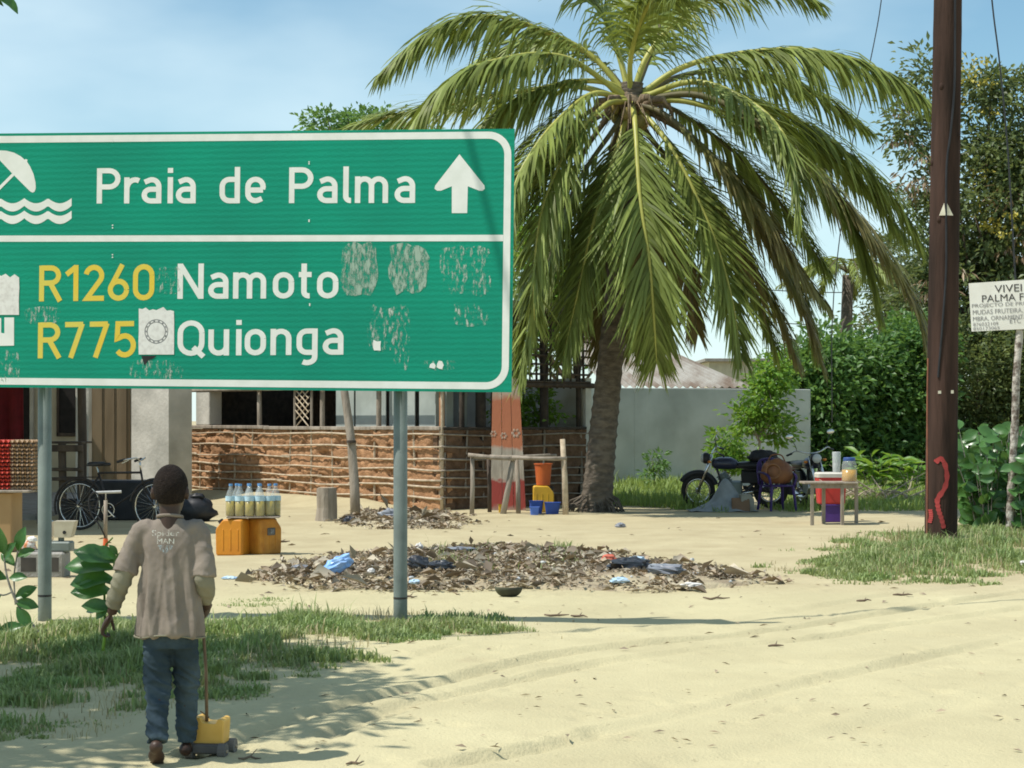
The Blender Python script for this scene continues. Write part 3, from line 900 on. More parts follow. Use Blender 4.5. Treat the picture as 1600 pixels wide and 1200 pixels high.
fr = [
 # (control pixels with depth offset, leaflet length, leaflets, droop, material, rib)
 ([(930, 92, .1), (855, 50, .2), (765, 25, .2), (680, 45, .0), (600, 112, -.3)], .98, 92, .75, m_frond, m_rachis),
 ([(905, 100, -.5), (850, 85, -.9), (795, 90, -1.2), (735, 108, -1.4), (680, 148, -1.5), (640, 205, -1.6)], .98, 92, .95, m_frond, m_rachis),
 ([(930, 146, -.7), (882, 178, -1.3), (841, 223, -1.8), (806, 285, -2.2), (798, 350, -2.4)], .95, 84, .8, m_frond, m_rachis),
 ([(900, 135, .5), (800, 145, 1.1), (690, 165, 1.5), (600, 185, 1.6), (545, 205, 1.6)], .95, 84, .5, m_frond, m_rachis),
 ([(965, 80, .3), (940, 20, .6), (895, -40, .7), (840, -70, .8)], 1.0, 80, .75, m_frond, m_rachis),
 ([(985, 95, -.4), (1000, 35, -1.0), (1025, -10, -1.7), (1050, -25, -2.4), (1060, -5, -3.0)], .95, 80, .8, m_frond, m_rachis),
 ([(1010, 90, .1), (1060, 30, .3), (1125, -10, .4), (1200, -25, .3), (1270, 0, .2)], .95, 84, .8, m_frond, m_rachis),
 ([(1060, 108, .0), (1150, 84, -.1), (1260, 78, -.3), (1360, 102, -.4), (1440, 150, -.5), (1470, 185, -.5)], .95, 96, .95, m_frond, m_rachis),
 ([(1080, 128, -.7), (1165, 155, -1.4), (1222, 207, -2.0), (1245, 280, -2.5), (1247, 345, -2.7)], 1.0, 92, .75, m_frond, m_rachis),
 ([(1100, 140, .6), (1220, 175, 1.2), (1325, 240, 1.5), (1395, 310, 1.5), (1435, 375, 1.4)], 1.0, 90, .7, m_frond, m_rachis),
 ([(1100, 150, -.4), (1230, 225, -.9), (1330, 330, -1.1), (1400, 425, -1.1), (1432, 490, -1.1), (1450, 560, -1.0)], .95, 100, .8, m_frond_dry, m_rachis_dark),
 ([(1080, 215, .6), (1160, 300, 1.0), (1225, 390, 1.2), (1258, 475, 1.2), (1272, 548, 1.1)], .8, 80, .8, m_frond, m_rachis_dark),
 ([(1060, 240, .3), (1130, 340, .4), (1180, 425, .4), (1215, 490, .3), (1243, 560, .3)], .85, 80, .8, m_frond_dry, m_rachis_dark),
 ([(1030, 205, -.6), (1070, 270, -1.0), (1115, 370, -1.3), (1143, 465, -1.4), (1158, 560, -1.4)], .95, 100, .5, m_frond, m_rachis),
 ([(992, 190, -.9), (1000, 310, -1.6), (1014, 400, -1.8), (1022, 500, -1.8), (1026, 565, -1.7)], 1.12, 112, .36, m_frond, m_rachis),
 ([(945, 190, .1), (895, 270, .3), (855, 380, .4), (828, 470, .4), (812, 560, .3)], .85, 84, .8, m_frond, m_rachis_dark),
 ([(960, 220, .8), (930, 330, 1.3), (905, 430, 1.4), (890, 520, 1.3)], .9, 80, .6, m_frond, m_rachis_dark),
 ([(1000, 210, 1.0), (1040, 330, 1.8), (1075, 440, 2.0), (1090, 520, 2.0)], .9, 80, .6, m_frond_dry, m_rachis_dark),
 ([(920, 175, .9), (840, 250, 1.5), (780, 340, 1.8), (750, 420, 1.8)], .9, 80, .7, m_frond, m_rachis_dark),
 ([(1050, 170, 1.1), (1150, 240, 1.9), (1230, 330, 2.3), (1290, 420, 2.4)], .9, 80, .7, m_frond, m_rachis_dark),
 ([(1340 - 300, 180, -.5), (1120, 250, -1.0), (1190, 330, -1.3), (1240, 410, -1.4), (1285, 470, -1.4)], .85, 84, .85, m_frond_dry, m_rachis_dark),
 ([(950, 110, .8), (890, 70, 1.6), (810, 70, 2.2), (730, 110, 2.6)], .95, 80, .8, m_frond, m_rachis_dark),
]
AZ = {14: (0.05, -1), 13: (0.45, -.8), 5: (0.1, -1), 8: (.75, -.75), 2: (-.75, -.75), 16: (-.3, .9), 17: (.3, .9), 15: (-.9, .3)}
fr += [([(960, 200, -.3), (900, 290, -.6), (860, 400, -.8), (830, 500, -.8), (815, 590, -.8)], .95, 96, .7, m_frond, m_rachis_dark),
 ([(965, 230, -.5), (930, 340, -.9), (905, 450, -1), (880, 560, -1)], .95, 92, .6, m_frond, m_rachis),
 ([(1000, 240, .2), (1010, 350, .4), (1000, 450, .5), (990, 540, .5)], .95, 90, .5, m_frond_dry, m_rachis_dark),
 ([(1020, 220, .8), (1110, 320, 1.2), (1170, 430, 1.4), (1210, 540, 1.4)], .95, 90, .7, m_frond, m_rachis_dark),
 ([(940, 180, .6), (870, 230, 1.0), (800, 320, 1.2), (760, 420, 1.2)], .95, 88, .8, m_frond, m_rachis_dark),
 ([(1080, 160, -.3), (1200, 210, -.6), (1300, 300, -.8), (1350, 400, -.8), (1370, 480, -.8)], .98, 96, .9, m_frond, m_rachis),
 ([(1090, 150, .9), (1230, 200, 1.6), (1340, 280, 1.9), (1410, 370, 1.9)], .95, 88, .8, m_frond, m_rachis_dark),
 ([(1060, 120, 1.0), (1150, 110, 1.8), (1260, 140, 2.3), (1350, 200, 2.5)], .95, 88, .8, m_frond, m_rachis_dark),
 ([(950, 130, -.2), (880, 130, -.5), (800, 160, -.7), (740, 210, -.8), (700, 270, -.8)], .95, 90, .9, m_frond, m_rachis),
 ([(1010, 100, .6), (1030, 40, 1.4), (1010, -10, 2.2), (970, -20, 3.0)], .95, 80, .8, m_frond, m_rachis_dark),
 ([(1050, 190, -.2), (1130, 270, -.4), (1200, 380, -.4), (1250, 480, -.5), (1280, 560, -.5)], .9, 92, .8, m_frond_dry, m_rachis_dark)]
fr += [([(945, 165, -.8), (890, 230, -1.5), (850, 320, -1.9), (835, 420, -2.0), (835, 500, -2.0)], .92, 88, .7, m_frond, m_rachis),
 ([(975, 240, .3), (955, 350, .5), (945, 450, .5), (940, 550, .5)], .9, 88, .6, m_frond_dry, m_rachis_dark)]
AZ.update({33: (-.6, -.8), 34: (-.3, .9)})
AZ.update({23: (-.5, -.8), 24: (.1, .9), 22: (-.8, -.5)})
for k, (pix, L, nl, dr, fm, rm) in enumerate(fr):
    frond(palm, FP(pix), L * 1.36, int(nl * 1.55), 100 + k, fm, rm, dr * (1.55 if k in (0, 1, 7, 9, 27, 30) else .95), start=0.22, azim=AZ.get(k), width=.046)
# sheaths, flower stalks and small nuts at the heart of the crown
m_nut = M('green_coconut', (0.16, 0.15, 0.04), (0.26, 0.19, 0.06), rough=0.45, scale=4)
m_sheath = M('dry_fibre_sheath', (0.27, 0.2, 0.13), (0.13, 0.095, 0.06), scale=12, bump=0.8)
for k in range(9):
    a = 2 * PI * k / 9 + .2
    c = PC + Vector((math.cos(a) * rnd.uniform(.2, .34), math.sin(a) * rnd.uniform(.2, .34) - .12, rnd.uniform(-.42, -.1)))
    q = MB(); q.ell(c, (.085, .085, .11), 10, 7); q.build('coconut', m_nut, palm, world=True, smooth=True)
for k in range(11):
    a = 2 * PI * k / 11
    d = Vector((math.cos(a), math.sin(a) - .3, 0)); p = PC + d * .1 + Vector((0, 0, -.25))
    q = MB(); q.tube([p, p + d * .25 + Vector((0, 0, .25)), p + d * .5 + Vector((0, 0, .22)), p + d * .62 + Vector((0, 0, rnd.uniform(-.2, .05)))], [.09, .075, .05, .012], 7, ell=.45)
    q.build('dry_sheath', m_sheath, palm, world=True, smooth=True)
mb = MB()
for k in range(40):
    a = rnd.uniform(0, 2 * PI); d = Vector((math.cos(a), math.sin(a) - .4, 0)); p = PC + Vector((0, 0, -.1))
    mb.tube([p, p + d * .3 + Vector((0, 0, .05)), p + d * .6 + Vector((0, 0, rnd.uniform(-.6, -.2)))], [.014, .011, .006], 4)
mb.build('flower_stalks', m_sheath, palm, world=True)
mb = MB(); mb.ell(PC + Vector((0, 0, -.1)), (.24, .24, .38), 12, 8); mb.build('crown_heart', m_sheath, palm, world=True, smooth=True)

# far palm behind the hedge
fp = thing('coconut_palm', 'distant slim palm trunk and small crown rising behind the hedge', 'palm tree', loc=(W(1322, 700, 62).x, 62, 0))
mb = MB(); mb.tube([(fp.location.x, 62, -.2), W(1321, 560, 62), W(1325, 430, 62)], [.24, .2, .18], 10); mb.build('trunk', m_palm_bark, fp, world=True, smooth=True)
PC2 = W(1325, 425, 62)
for k in range(11):
    a = 2 * PI * k / 11 + .15; R_ = 2.2
    d = Vector((math.cos(a), math.sin(a), 0))
    up = rnd.uniform(.0, 1.0)
    frond(fp, [PC2, PC2 + d * .7 + Vector((0, 0, .35 * up + .1)), PC2 + d * 1.5 + Vector((0, 0, .15 * up - .1)), PC2 + d * R_ + Vector((0, 0, -1.0 + .6 * up))], .7, 44, 300 + k, m_frond, m_rachis_dark, .8, r0=.035, width=.06)

# ------------------------------------------------------------------ trees and bushes
def E(px, py, Y, rpx, rpy, ry):
    c = W(px, py, Y); return ((c.x, c.y, c.z), (rpx * Y / FPX, ry, rpy * Y / FPX))

def on_ground(px, Y): return (W(px, 0, Y).x, Y, 0.0)

Yt = 52.0
tree('broadleaf_tree', 'tall dark olive tree with yellow blossom behind the utility pole', 'tree', on_ground(1545, Yt), W(1545, 470, Yt),
     [E(1540, 330, Yt, 90, 130, 2.4), E(1600, 230, Yt, 70, 120, 2.0), E(1500, 470, Yt, 80, 110, 2.4), E(1590, 520, Yt, 80, 130, 2.4), E(1430, 205, Yt, 28, 60, .9), E(1445, 120, Yt, 22, 40, .7),
      E(1540, 140, Yt, 38, 48, 1.0), E(1445, 330, Yt, 36, 60, 1.2), E(1660, 330, Yt, 80, 200, 2.2), E(1560, 640, Yt, 90, 60, 2.0), E(1430, 480, Yt, 40, 70, 1.6)],
     640, 46, .23, .1, .6, m_leaf_tree, m_bark, .2, limbs=46, seed=11, inner=.3)
tr1 = [o for o in scene.objects if o.name.startswith('broadleaf_tree')][0]
rng = np.random.default_rng(5)
V, Fc, _ = crown_mesh(rng, [E(1520, 150, Yt, 40, 60, 1.5), E(1550, 290, Yt, 50, 30, 1.8), E(1570, 340, Yt - 1.5, 40, 40, .8)], 26, 16, .13, .1, .3)
tag(mesh_np('blossom', V, Fc, m_leaf_yellow, tr1, world=True), kind='stuff')
V, Fc, _ = crown_mesh(rng, [E(1405, 195, Yt, 28, 50, 1.0), E(1440, 270, Yt - 1, 30, 50, 1.0), E(1580, 350, Yt - 1.8, 40, 60, .5), E(1480, 430, Yt - 2, 50, 60, .5)], 26, 12, .26, .06, .3, droop=1.0)
tag(mesh_np('seed_pods', V, Fc, m_leaf_dry, tr1, world=True), kind='stuff')

Yh = 47.0
HG = 'bushes of the hedge beyond the yard'
tree('hedge_bush', 'dense dark green bush beside the end of the white wall', 'bush', on_ground(1275, Yh), W(1275, 690, Yh),
     [E(1285, 640, Yh, 52, 90, 1.5), E(1290, 560, Yh, 42, 45, 1.3), E(1250, 600, Yh, 25, 60, 1.0), E(1280, 710, Yh, 60, 45, 1.5)], 330, 34, .2, .1, .5, m_leaf_hedge, m_bark, .07, seed=21, group=HG)
tree('hedge_bush', 'dense dark green bush in front of the distant palm trunk', 'bush', on_ground(1350, Yh + 1), W(1350, 690, Yh + 1),
     [E(1350, 640, Yh + 1, 55, 90, 1.5), E(1345, 570, Yh + 1, 48, 40, 1.3), E(1380, 610, Yh + 1, 30, 60, 1.0), E(1350, 710, Yh + 1, 65, 45, 1.5)], 350, 34, .2, .1, .5, m_leaf_hedge, m_bark, .07, seed=22, group=HG)
tree('hedge_bush', 'dense dark green bush close behind the left side of the utility pole', 'bush', on_ground(1425, Yh + 1.5), W(1425, 690, Yh + 1.5),
     [E(1425, 620, Yh + 1.5, 50, 90, 1.5), E(1430, 540, Yh + 1.5, 45, 50, 1.3), E(1430, 700, Yh + 1.5, 60, 45, 1.5)], 330, 34, .2, .1, .5, m_leaf_hedge, m_bark, .07, seed=23, group=HG)
tree('hedge_bush', 'dense dark bush to the right of the utility pole under the olive tree', 'bush', on_ground(1530, Yh + 3), W(1530, 690, Yh + 3),
     [E(1530, 600, Yh + 3, 70, 95, 1.5), E(1600, 600, Yh + 3, 60, 95, 1.5), E(1560, 690, Yh + 3, 100, 45, 1.5)], 360, 42, .18, .08, .45, m_leaf_tree, m_bark, .07, seed=24, group=HG)

tree('young_tree', 'slender young tree with light leaves against the white wall', 'tree', on_ground(1183, 41.5), W(1190, 660, 41.5),
     [E(1190, 630, 41.5, 30, 42, .7), E(1205, 590, 41.5, 28, 30, .6), E(1165, 655, 41.5, 22, 18, .5), E(1215, 670, 41.5, 22, 30, .5)], 74, 34, .15, .075, .3, m_leaf_light, m_bark_pale, .035, limbs=20, seed=31)
tree('sapling', 'small leafy sapling at the foot of the white wall above the motorcycle', 'bush', on_ground(1135, 38.5), W(1135, 740, 38.5),
     [E(1135, 700, 38.5, 24, 32, .5), E(1160, 725, 38.5, 28, 14, .5)], 44, 28, .14, .055, .22, m_leaf_light, m_bark, .025, limbs=14, seed=32)
tree('wall_weed', 'thin dark weed growing at the foot of the white wall near the palm', 'weed', on_ground(1022, 40), W(1022, 740, 40),
     [E(1026, 722, 40, 12, 24, .3), E(1018, 745, 40, 14, 14, .3)], 16, 20, .12, .045, .14, m_leaf_hedge, m_bark, .012, limbs=8, seed=33)
tree('background_tree', 'light green tree crown seen between the hut lattice and the palm', 'tree', on_ground(900, 56), W(900, 600, 56),
     [E(900, 450, 56, 70, 70, 2.0), E(840, 400, 56, 70, 90, 2.0), E(950, 520, 56, 50, 60, 1.6), E(820, 520, 56, 60, 60, 1.6)], 240, 40, .2, .1, .55, m_leaf_light, m_bark, .16, seed=34)
tree('background_tree', 'far tree whose crown peeks over the top of the road sign', 'tree', on_ground(560, 60), W(560, 400, 60),
     [E(515, 195, 60, 38, 26, 1.6), E(580, 230, 60, 80, 60, 2.0), E(640, 250, 60, 80, 60, 2.0)], 170, 36, .2, .1, .5, m_leaf_hedge, m_bark, .18, seed=35)
tree('background_tree', 'pale hazy tree behind the palm fronds left of the utility pole', 'tree', on_ground(1400, 66), W(1400, 560, 66),
     [E(1390, 420, 66, 45, 60, 1.8), E(1420, 480, 66, 50, 70, 1.8), E(1380, 520, 66, 60, 50, 1.8)], 150, 36, .2, .09, .5, m_leaf_tree, m_bark, .16, seed=36)

# overhanging tree at the left, mostly out of view, whose shade falls across the verge
tree('roadside_tree', 'roadside tree leaning in from the left whose leaf tips hang at the top corner', 'tree', (-6.2, 10.2, 0), (-5.6, 10.2, 3.0),
     [((-5.3, 10.2, 4.9), (1.5, 1.6, .9)), ((-4.6, 11.4, 4.6), (.9, .7, .5)), ((-4.2, 9.2, 4.7), (.9, .9, .6)), ((-5.0, 8.5, 4.5), (1.0, 1.0, .7)), ((-3.9, 10.2, 4.5), (.5, .6, .35))],
     270, 34, .17, .08, .36, m_leaf_hedge, m_bark, .12, seed=41, inner=.2)

# broad-leaf plants: every leaf a piece of its own
def broadleaf_mesh(name, n=9, wmax=0.5, cup=0.10, tipw=0.0):
    vs_, fs = [], []
    prof = [0.04, 0.35, 0.66, 0.88, 1.0, 0.98, 0.82, 0.5, 0.05]
    for i in range(n):
        t = i / (n - 1); w = prof[i] * wmax / 2
        z = -0.22 * t * t + 0.10 * t
        for s in (-1, -.5, 0, .5, 1): vs_.append((w * s, t, z + cup * abs(s) * prof[i] * (0.9 + .3 * math.sin(9 * t + s))))
    for i in range(n - 1):
        for k in range(4):
            a = i * 5 + k; fs.append((a, a + 1, a + 6, a + 5))
    me = bpy.data.meshes.new(name); me.from_pydata(vs_, [], fs); me.polygons.foreach_set('use_smooth', [True] * len(fs)); me.update()
    return me
me_broad = broadleaf_mesh('broad_leaf', wmax=.62); me_broad.materials.append(m_leaf_broad)
me_obov = broadleaf_mesh('obovate_leaf', wmax=.5)
m_leaf_held = leafmat('fresh_dark_leaf', (0.05, 0.15, 0.03), (0.035, 0.11, 0.025), tr=(0.14, 0.28, 0.04), trw=.2, rough=.35, spec=.5, island=0, scale=8)
me_obov.materials.append(m_leaf_held)
me_lance = broadleaf_mesh('lance_leaf', wmax=.26); me_lance.materials.append(m_leaf_light)

def put_leaf(me, parent, p, d, up, size, name='leaf', world=True):
    d = Vector(d).normalized(); up = Vector(up)
    x = d.cross(up).normalized(); z = x.cross(d)
    o = bpy.data.objects.new(name, me)
    off = Vector((0, 0, 0))
    if world:
        q = parent
        while q is not None: off += q.location; q = q.parent
    mt = Matrix(((x.x, d.x, z.x, 0), (x.y, d.y, z.y, 0), (x.z, d.z, z.z, 0), (0, 0, 0, 1)))
    o.matrix_basis = Matrix.Translation(Vector(p) - off) @ mt @ Matrix.Scale(size, 4)
    COL.objects.link(o); o.parent = parent
    return o

def shrub(name, label, base, stems, me, size, per, rs, hgt, spread, group=None, cat='shrub'):
    pr = random.Random(rs)
    t = thing(name, label, cat, loc=base, group=group)
    for k in range(stems):
        a = pr.uniform(0, 2 * PI); sp = spread * math.sqrt(pr.random())
        tip = Vector(base) + Vector((math.cos(a) * sp, math.sin(a) * sp * .7, hgt * pr.uniform(.55, 1.0)))
        b = Vector(base) + Vector((math.cos(a) * sp * .35, math.sin(a) * sp * .3, -.05))
        pts = catmull([b, b.lerp(tip, .5) + Vector((0, 0, .08)), tip], 9)
        q = MB(); q.tube(pts, [.009 - .0006 * i for i in range(9)], 5); q.build('stem', m_bark_pale, t, world=True)
        for j in range(per):
            s = pts[min(8, 1 + j * 8 // per)]
            b2 = pr.uniform(0, 2 * PI)
            d = Vector((math.cos(b2), math.sin(b2), pr.uniform(-.1, .7)))
            upv = Vector((d.x * -.3, d.y * -.3 - .35, 1))
            if me is me_broad:
                d = Vector((math.cos(b2), .45 * math.sin(b2) - .2, pr.uniform(-.3, 1.0))); upv = Vector((pr.uniform(-.5, .3), -1.0, pr.uniform(.1, .9)))
            put_leaf(me, t, s, d, upv, size * pr.uniform(.65, 1.15))
    return t
shrub('waxy_shrub', 'shrub with large round waxy leaves right of the utility pole', on_ground(1545, 26.5), 34, me_broad, .25, 8, 3, 1.45, .6)
shrub('waxy_shrub', 'round-leaved shrub at the right edge behind the thin signpost', on_ground(1605, 26.2), 18, me_broad, .25, 8, 4, 1.3, .4)
shrub('wild_ginger', 'clump of bright green lance-leaved plants at the hedge foot', on_ground(1375, 40.5), 15, me_lance, .55, 4, 6, .85, .65)
shrub('wild_ginger', 'bright lance-leaved plants close against the left of the utility pole', on_ground(1428, 40.0), 10, me_lance, .5, 4, 8, .8, .4)

rt = [o for o in scene.objects if o.name.startswith('roadside_tree')][0]
for (ax, ay), (bx_, by_), sz in (((-14, -16), (30, 17), .16), ((-30, -6), (6, 6), .13), ((-20, -30), (14, -8), .14)):
    p_, e_ = W(ax, ay, 10.0), W(bx_, by_, 10.0)
    put_leaf(me_obov, rt, p_, e_ - p_, (.2, -.6, .9), (e_ - p_).length)
q = MB(); q.tube(catmull([(-4.4, 10.1, 4.6), (-3.4, 10.0, 4.2), W(-20, -18, 10.0)], 10), .008, 5); q.build('twig', m_bark, rt, world=True)

# plant at the left edge of the picture, by the left sign post
pl = thing('roadside_plant', 'tall thin-stemmed plant with broad leaves at the left edge by the signpost', 'plant', loc=(G(72, 1006).x, G(72, 1006).y, 0))
Yp = pl.location.y
stp = [W(74, 1008, Yp), W(50, 975, Yp), W(28, 945, Yp), W(12, 905, Yp), W(6, 868, Yp)]
q = MB(); q.tube(catmull(stp, 16), [.012 - .0004 * i for i in range(16)], 6); q.build('stem', m_bark_pale, pl, world=True)
q = MB(); q.tube(catmull([W(20, 925, Yp), W(2, 930, Yp), W(-20, 915, Yp)], 8), .006, 5); q.build('stem', m_bark_pale, pl, world=True)
q = MB(); q.tube(catmull([W(24, 945, Yp), W(22, 900, Yp), W(28, 860, Yp)], 8), .006, 5); q.build('stem', m_bark_pale, pl, world=True)
for px, py, dx, dz, sz in ((8, 868, -.2, 1, .2), (6, 875, .6, .9, .16), (12, 905, -1, .3, .2), (14, 903, 1, .1, .14), (22, 935, .9, .5, .17), (22, 940, 1, -.2, .17), (26, 948, .7, -.9, .18), (2, 930, -.7, -.7, .18), (28, 862, .25, .9, .18), (24, 885, -.7, .6, .15), (-18, 916, .2, 1, .2), (4, 985, -1, .6, .2), (-5, 990, 1, .35, .2), (26, 870, .9, .4, .14)):
    put_leaf(me_obov, pl, W(px, py, Yp), (dx, rnd.uniform(-.5, .3), dz), (rnd.uniform(-.3, .3), -1, .5), sz)

# ------------------------------------------------------------------ grass
m_grass = leafmat('verge_grass', (0.22, 0.31, 0.11), (0.28, 0.31, 0.13), tr=(0.30, 0.40, 0.11), trw=.3, rough=.6, island=.4, scale=1.5)
m_grass_lush = leafmat('lush_grass', (0.22, 0.31, 0.075), (0.17, 0.24, 0.06), tr=(0.36, 0.46, 0.09), trw=.3, rough=.55, island=.3, scale=1.5)
def grass(name, label, poly_pix, n, hmin, hmax, width, mat, seed, thin=0.4, edge=0.25, sc=1.3, ground_pts=None):
    rng = np.random.default_rng(seed)
    pts = np.array([(G(*p).x, G(*p).y) for p in poly_pix]) if ground_pts is None else np.array(ground_pts)
    lo, hi = pts.min(0) - edge, pts.max(0) + edge
    X = rng.uniform(lo[0], hi[0], n * 5); Y = rng.uniform(lo[1], hi[1], n * 5)
    inside = np.zeros(len(X), bool); m = len(pts)
    dist = np.full(len(X), 1e9)
    for i in range(m):
        (ax, ay), (bx, by) = pts[i], pts[(i + 1) % m]
        c = ((ay > Y) != (by > Y)) & (X < (bx - ax) * (Y - ay) / (by - ay + 1e-12) + ax)
        inside ^= c
        d, _ = seg_dist(X, Y, [(ax, ay), (bx, by)]); dist = np.minimum(dist, d)
    dens = fbm(X * sc, Y * sc, seed, 5)
    rag = (fbm(X * 1.9, Y * 1.9, seed + 40, 4) - .5) * edge * 2.4
    sdist = np.where(inside, dist, -dist) + rag
    fade = np.clip(sdist / edge, 0, 1)
    tuft = vnoise(X * 9, Y * 9, seed + 70)
    keep = (sdist > 0) & (dens * (0.55 + 0.45 * fade) + (tuft - .5) * .22 > thin + rng.random(len(X)) * 0.16 - 0.08)
    X, Y, fade, dens = X[keep][:n], Y[keep][:n], fade[keep][:n], dens[keep][:n]
    k = len(X)
    Z = gh(X, Y)
    a = rng.uniform(0, 2 * PI, k); H_ = rng.uniform(hmin, hmax, k) * (0.4 + 0.6 * fade) * (0.35 + 1.3 * vnoise(X * 3.1, Y * 3.1, seed + 5)) * np.where(rng.random(k) < .03, 1.8, 1)
    lean = rng.uniform(.15, .9, k)
    w = width * rng.uniform(.6, 1.3, k)
    dx, dy = np.cos(a), np.sin(a)
    b0 = np.stack([X, Y, Z - .01], 1)
    sd = np.stack([-dy, dx, np.zeros(k)], 1) * w[:, None] * .5
    mid = b0 + np.stack([dx * lean * H_ * .3, dy * lean * H_ * .3, H_ * .62], 1)
    tip = b0 + np.stack([dx * lean * H_ * .9, dy * lean * H_ * .9, H_ * (1 - .3 * lean)], 1)
    V = np.stack([b0 - sd, b0 + sd, mid + sd * .8, mid - sd * .8, tip], 1).reshape(-1, 3)
    b = (np.arange(k) * 5)[:, None]
    Fc = np.concatenate([b + np.array([[0, 1, 2]]), b + np.array([[0, 2, 3]]), b + np.array([[3, 2, 4]])], 0)
    o = mesh_np(name, V, Fc, mat)
    return tag(o, label, 'grass', kind='stuff')
grass('grass', 'green grass verge under the road sign', [(-60, 985), (0, 990), (120, 978), (200, 975), (330, 972), (480, 968), (600, 972), (660, 962), (740, 966), (800, 985), (835, 1003), (760, 1006), (660, 1012), (560, 1024), (500, 1050), (420, 1075), (330, 1110), (220, 1130), (120, 1165), (0, 1178), (-80, 1185)],
      52000, .03, .105, .011, m_grass, 61, thin=.42, edge=.5, sc=1.3)
grass('grass', 'grass mound around the foot of the utility pole', [(1235, 884), (1290, 862), (1370, 838), (1440, 826), (1520, 822), (1680, 815), (1700, 890), (1600, 898), (1500, 908), (1400, 914), (1330, 915), (1290, 905)],
      44000, .04, .135, .015, m_grass, 62, thin=.37, edge=.85, sc=1.0)
grass('grass', 'bright grass strip along the foot of the white wall', [(945, 790), (945, 752), (1075, 745), (1130, 760), (1120, 800), (1040, 793)], 14000, .08, .28, .024, m_grass_lush, 63, thin=.25, edge=.4, sc=.7)
grass('grass', 'grass at the hedge foot beyond the small table', [(1200, 800), (1200, 760), (1460, 745), (1700, 760), (1700, 790), (1440, 800), (1340, 800)], 22000, .06, .2, .022, m_grass_lush, 64, thin=.36, edge=.5, sc=.6)
grass('grass', 'thin weeds on the sand beside the litter heap', [(340, 938), (440, 936), (470, 945), (400, 952), (330, 948)], 500, .02, .05, .008, m_grass, 65, thin=.42, edge=.2, sc=2)
grass('grass', 'sparse grass growing out of the litter heap', [(600, 905), (640, 862), (880, 855), (960, 868), (900, 915)], 2600, .06, .16, .010, m_grass, 66, thin=.44, edge=.2, sc=1.4)
m_straw = leafmat('dry_grass_stalk', (0.46, 0.39, 0.22), (0.36, 0.31, 0.17), tr=(0.4, 0.33, 0.16), trw=.2, rough=.7, island=.35, scale=1.5)
grass('dry_grass', 'dry straw stalks mixed into the grass verge under the road sign', [(-60, 985), (200, 972), (480, 966), (660, 960), (800, 982), (850, 1004), (700, 1012), (520, 1052), (330, 1115), (120, 1170), (-80, 1188)], 3500, .03, .11, .006, m_straw, 67, thin=.36, edge=.6, sc=2.2)
grass('dry_grass', 'dry straw stalks mixed into the grass mound by the utility pole', [(1225, 886), (1290, 860), (1440, 822), (1680, 812), (1700, 892), (1500, 912), (1330, 918)], 3500, .05, .18, .008, m_straw, 68, thin=.36, edge=.8, sc=1.6)

# ------------------------------------------------------------------ mud and stick hut
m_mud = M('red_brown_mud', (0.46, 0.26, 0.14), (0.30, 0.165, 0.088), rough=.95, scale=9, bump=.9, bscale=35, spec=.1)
m_mud_shade = M('shaded_brown_mud', (0.20, 0.125, 0.08), (0.13, 0.08, 0.05), rough=.95, scale=9, bump=.9, bscale=35, spec=.1)  # darker copy of the mud; shade of the side wall in its colour
m_plaster = M('pale_plaster', (0.60, 0.60, 0.55), (0.47, 0.47, 0.43), rough=.9, scale=2.5, bump=.3, bscale=20)
m_plaster_old = M('stained_grey_plaster', (0.58, 0.55, 0.48), (0.30, 0.29, 0.25), rough=.9, scale=1.6, lo=.3, hi=.75, bump=.5, bscale=14)
m_beige = M('beige_wall_paint', (0.50, 0.44, 0.32), (0.41, 0.36, 0.26), rough=.9, scale=2, bump=.2)
m_thatch = M('grey_thatch', (0.2, 0.16, 0.11), (0.12, 0.095, 0.07), rough=.95, scale=14, stretch=(1, 1, 4), bump=1)
m_rafter = M('dark_brown_pole', (0.07, 0.055, 0.042), (0.035, 0.028, 0.022), scale=8, bump=.5)  # near-black brown; darkens the hut's unlit inside as well
HC0 = Vector((-1.20, 32.6, 0)); HC1 = Vector((-6.45, 38.5, 0))
HA = (HC1 - HC0).normalized(); HB = Vector((-HA.y * -1, HA.x * -1, 0))
HB = Vector((HA.y, -HA.x, 0)); HLEN = (HC1 - HC0).length; HDEP = 3.4
hut = thing('mud_hut', 'low mud and stick hut with open upper side behind the road sign', 'hut', loc=(HC0.x, HC0.y, 0))
def worley(u, v, cu, cv, seed):
    U, V_ = u / cu, v / cv
    best = np.full(U.shape, 9.0)
    iu, iv = np.floor(U), np.floor(V_)
    for du in (-1, 0, 1):
        for dv in (-1, 0, 1):
            a, b = iu + du, iv + dv
            pu = a + .15 + .7 * _hash(a, b, seed); pv = b + .15 + .7 * _hash(a, b, seed + 5)
            best = np.minimum(best, (U - pu) ** 2 + (V_ - pv) ** 2)
    return np.sqrt(best)
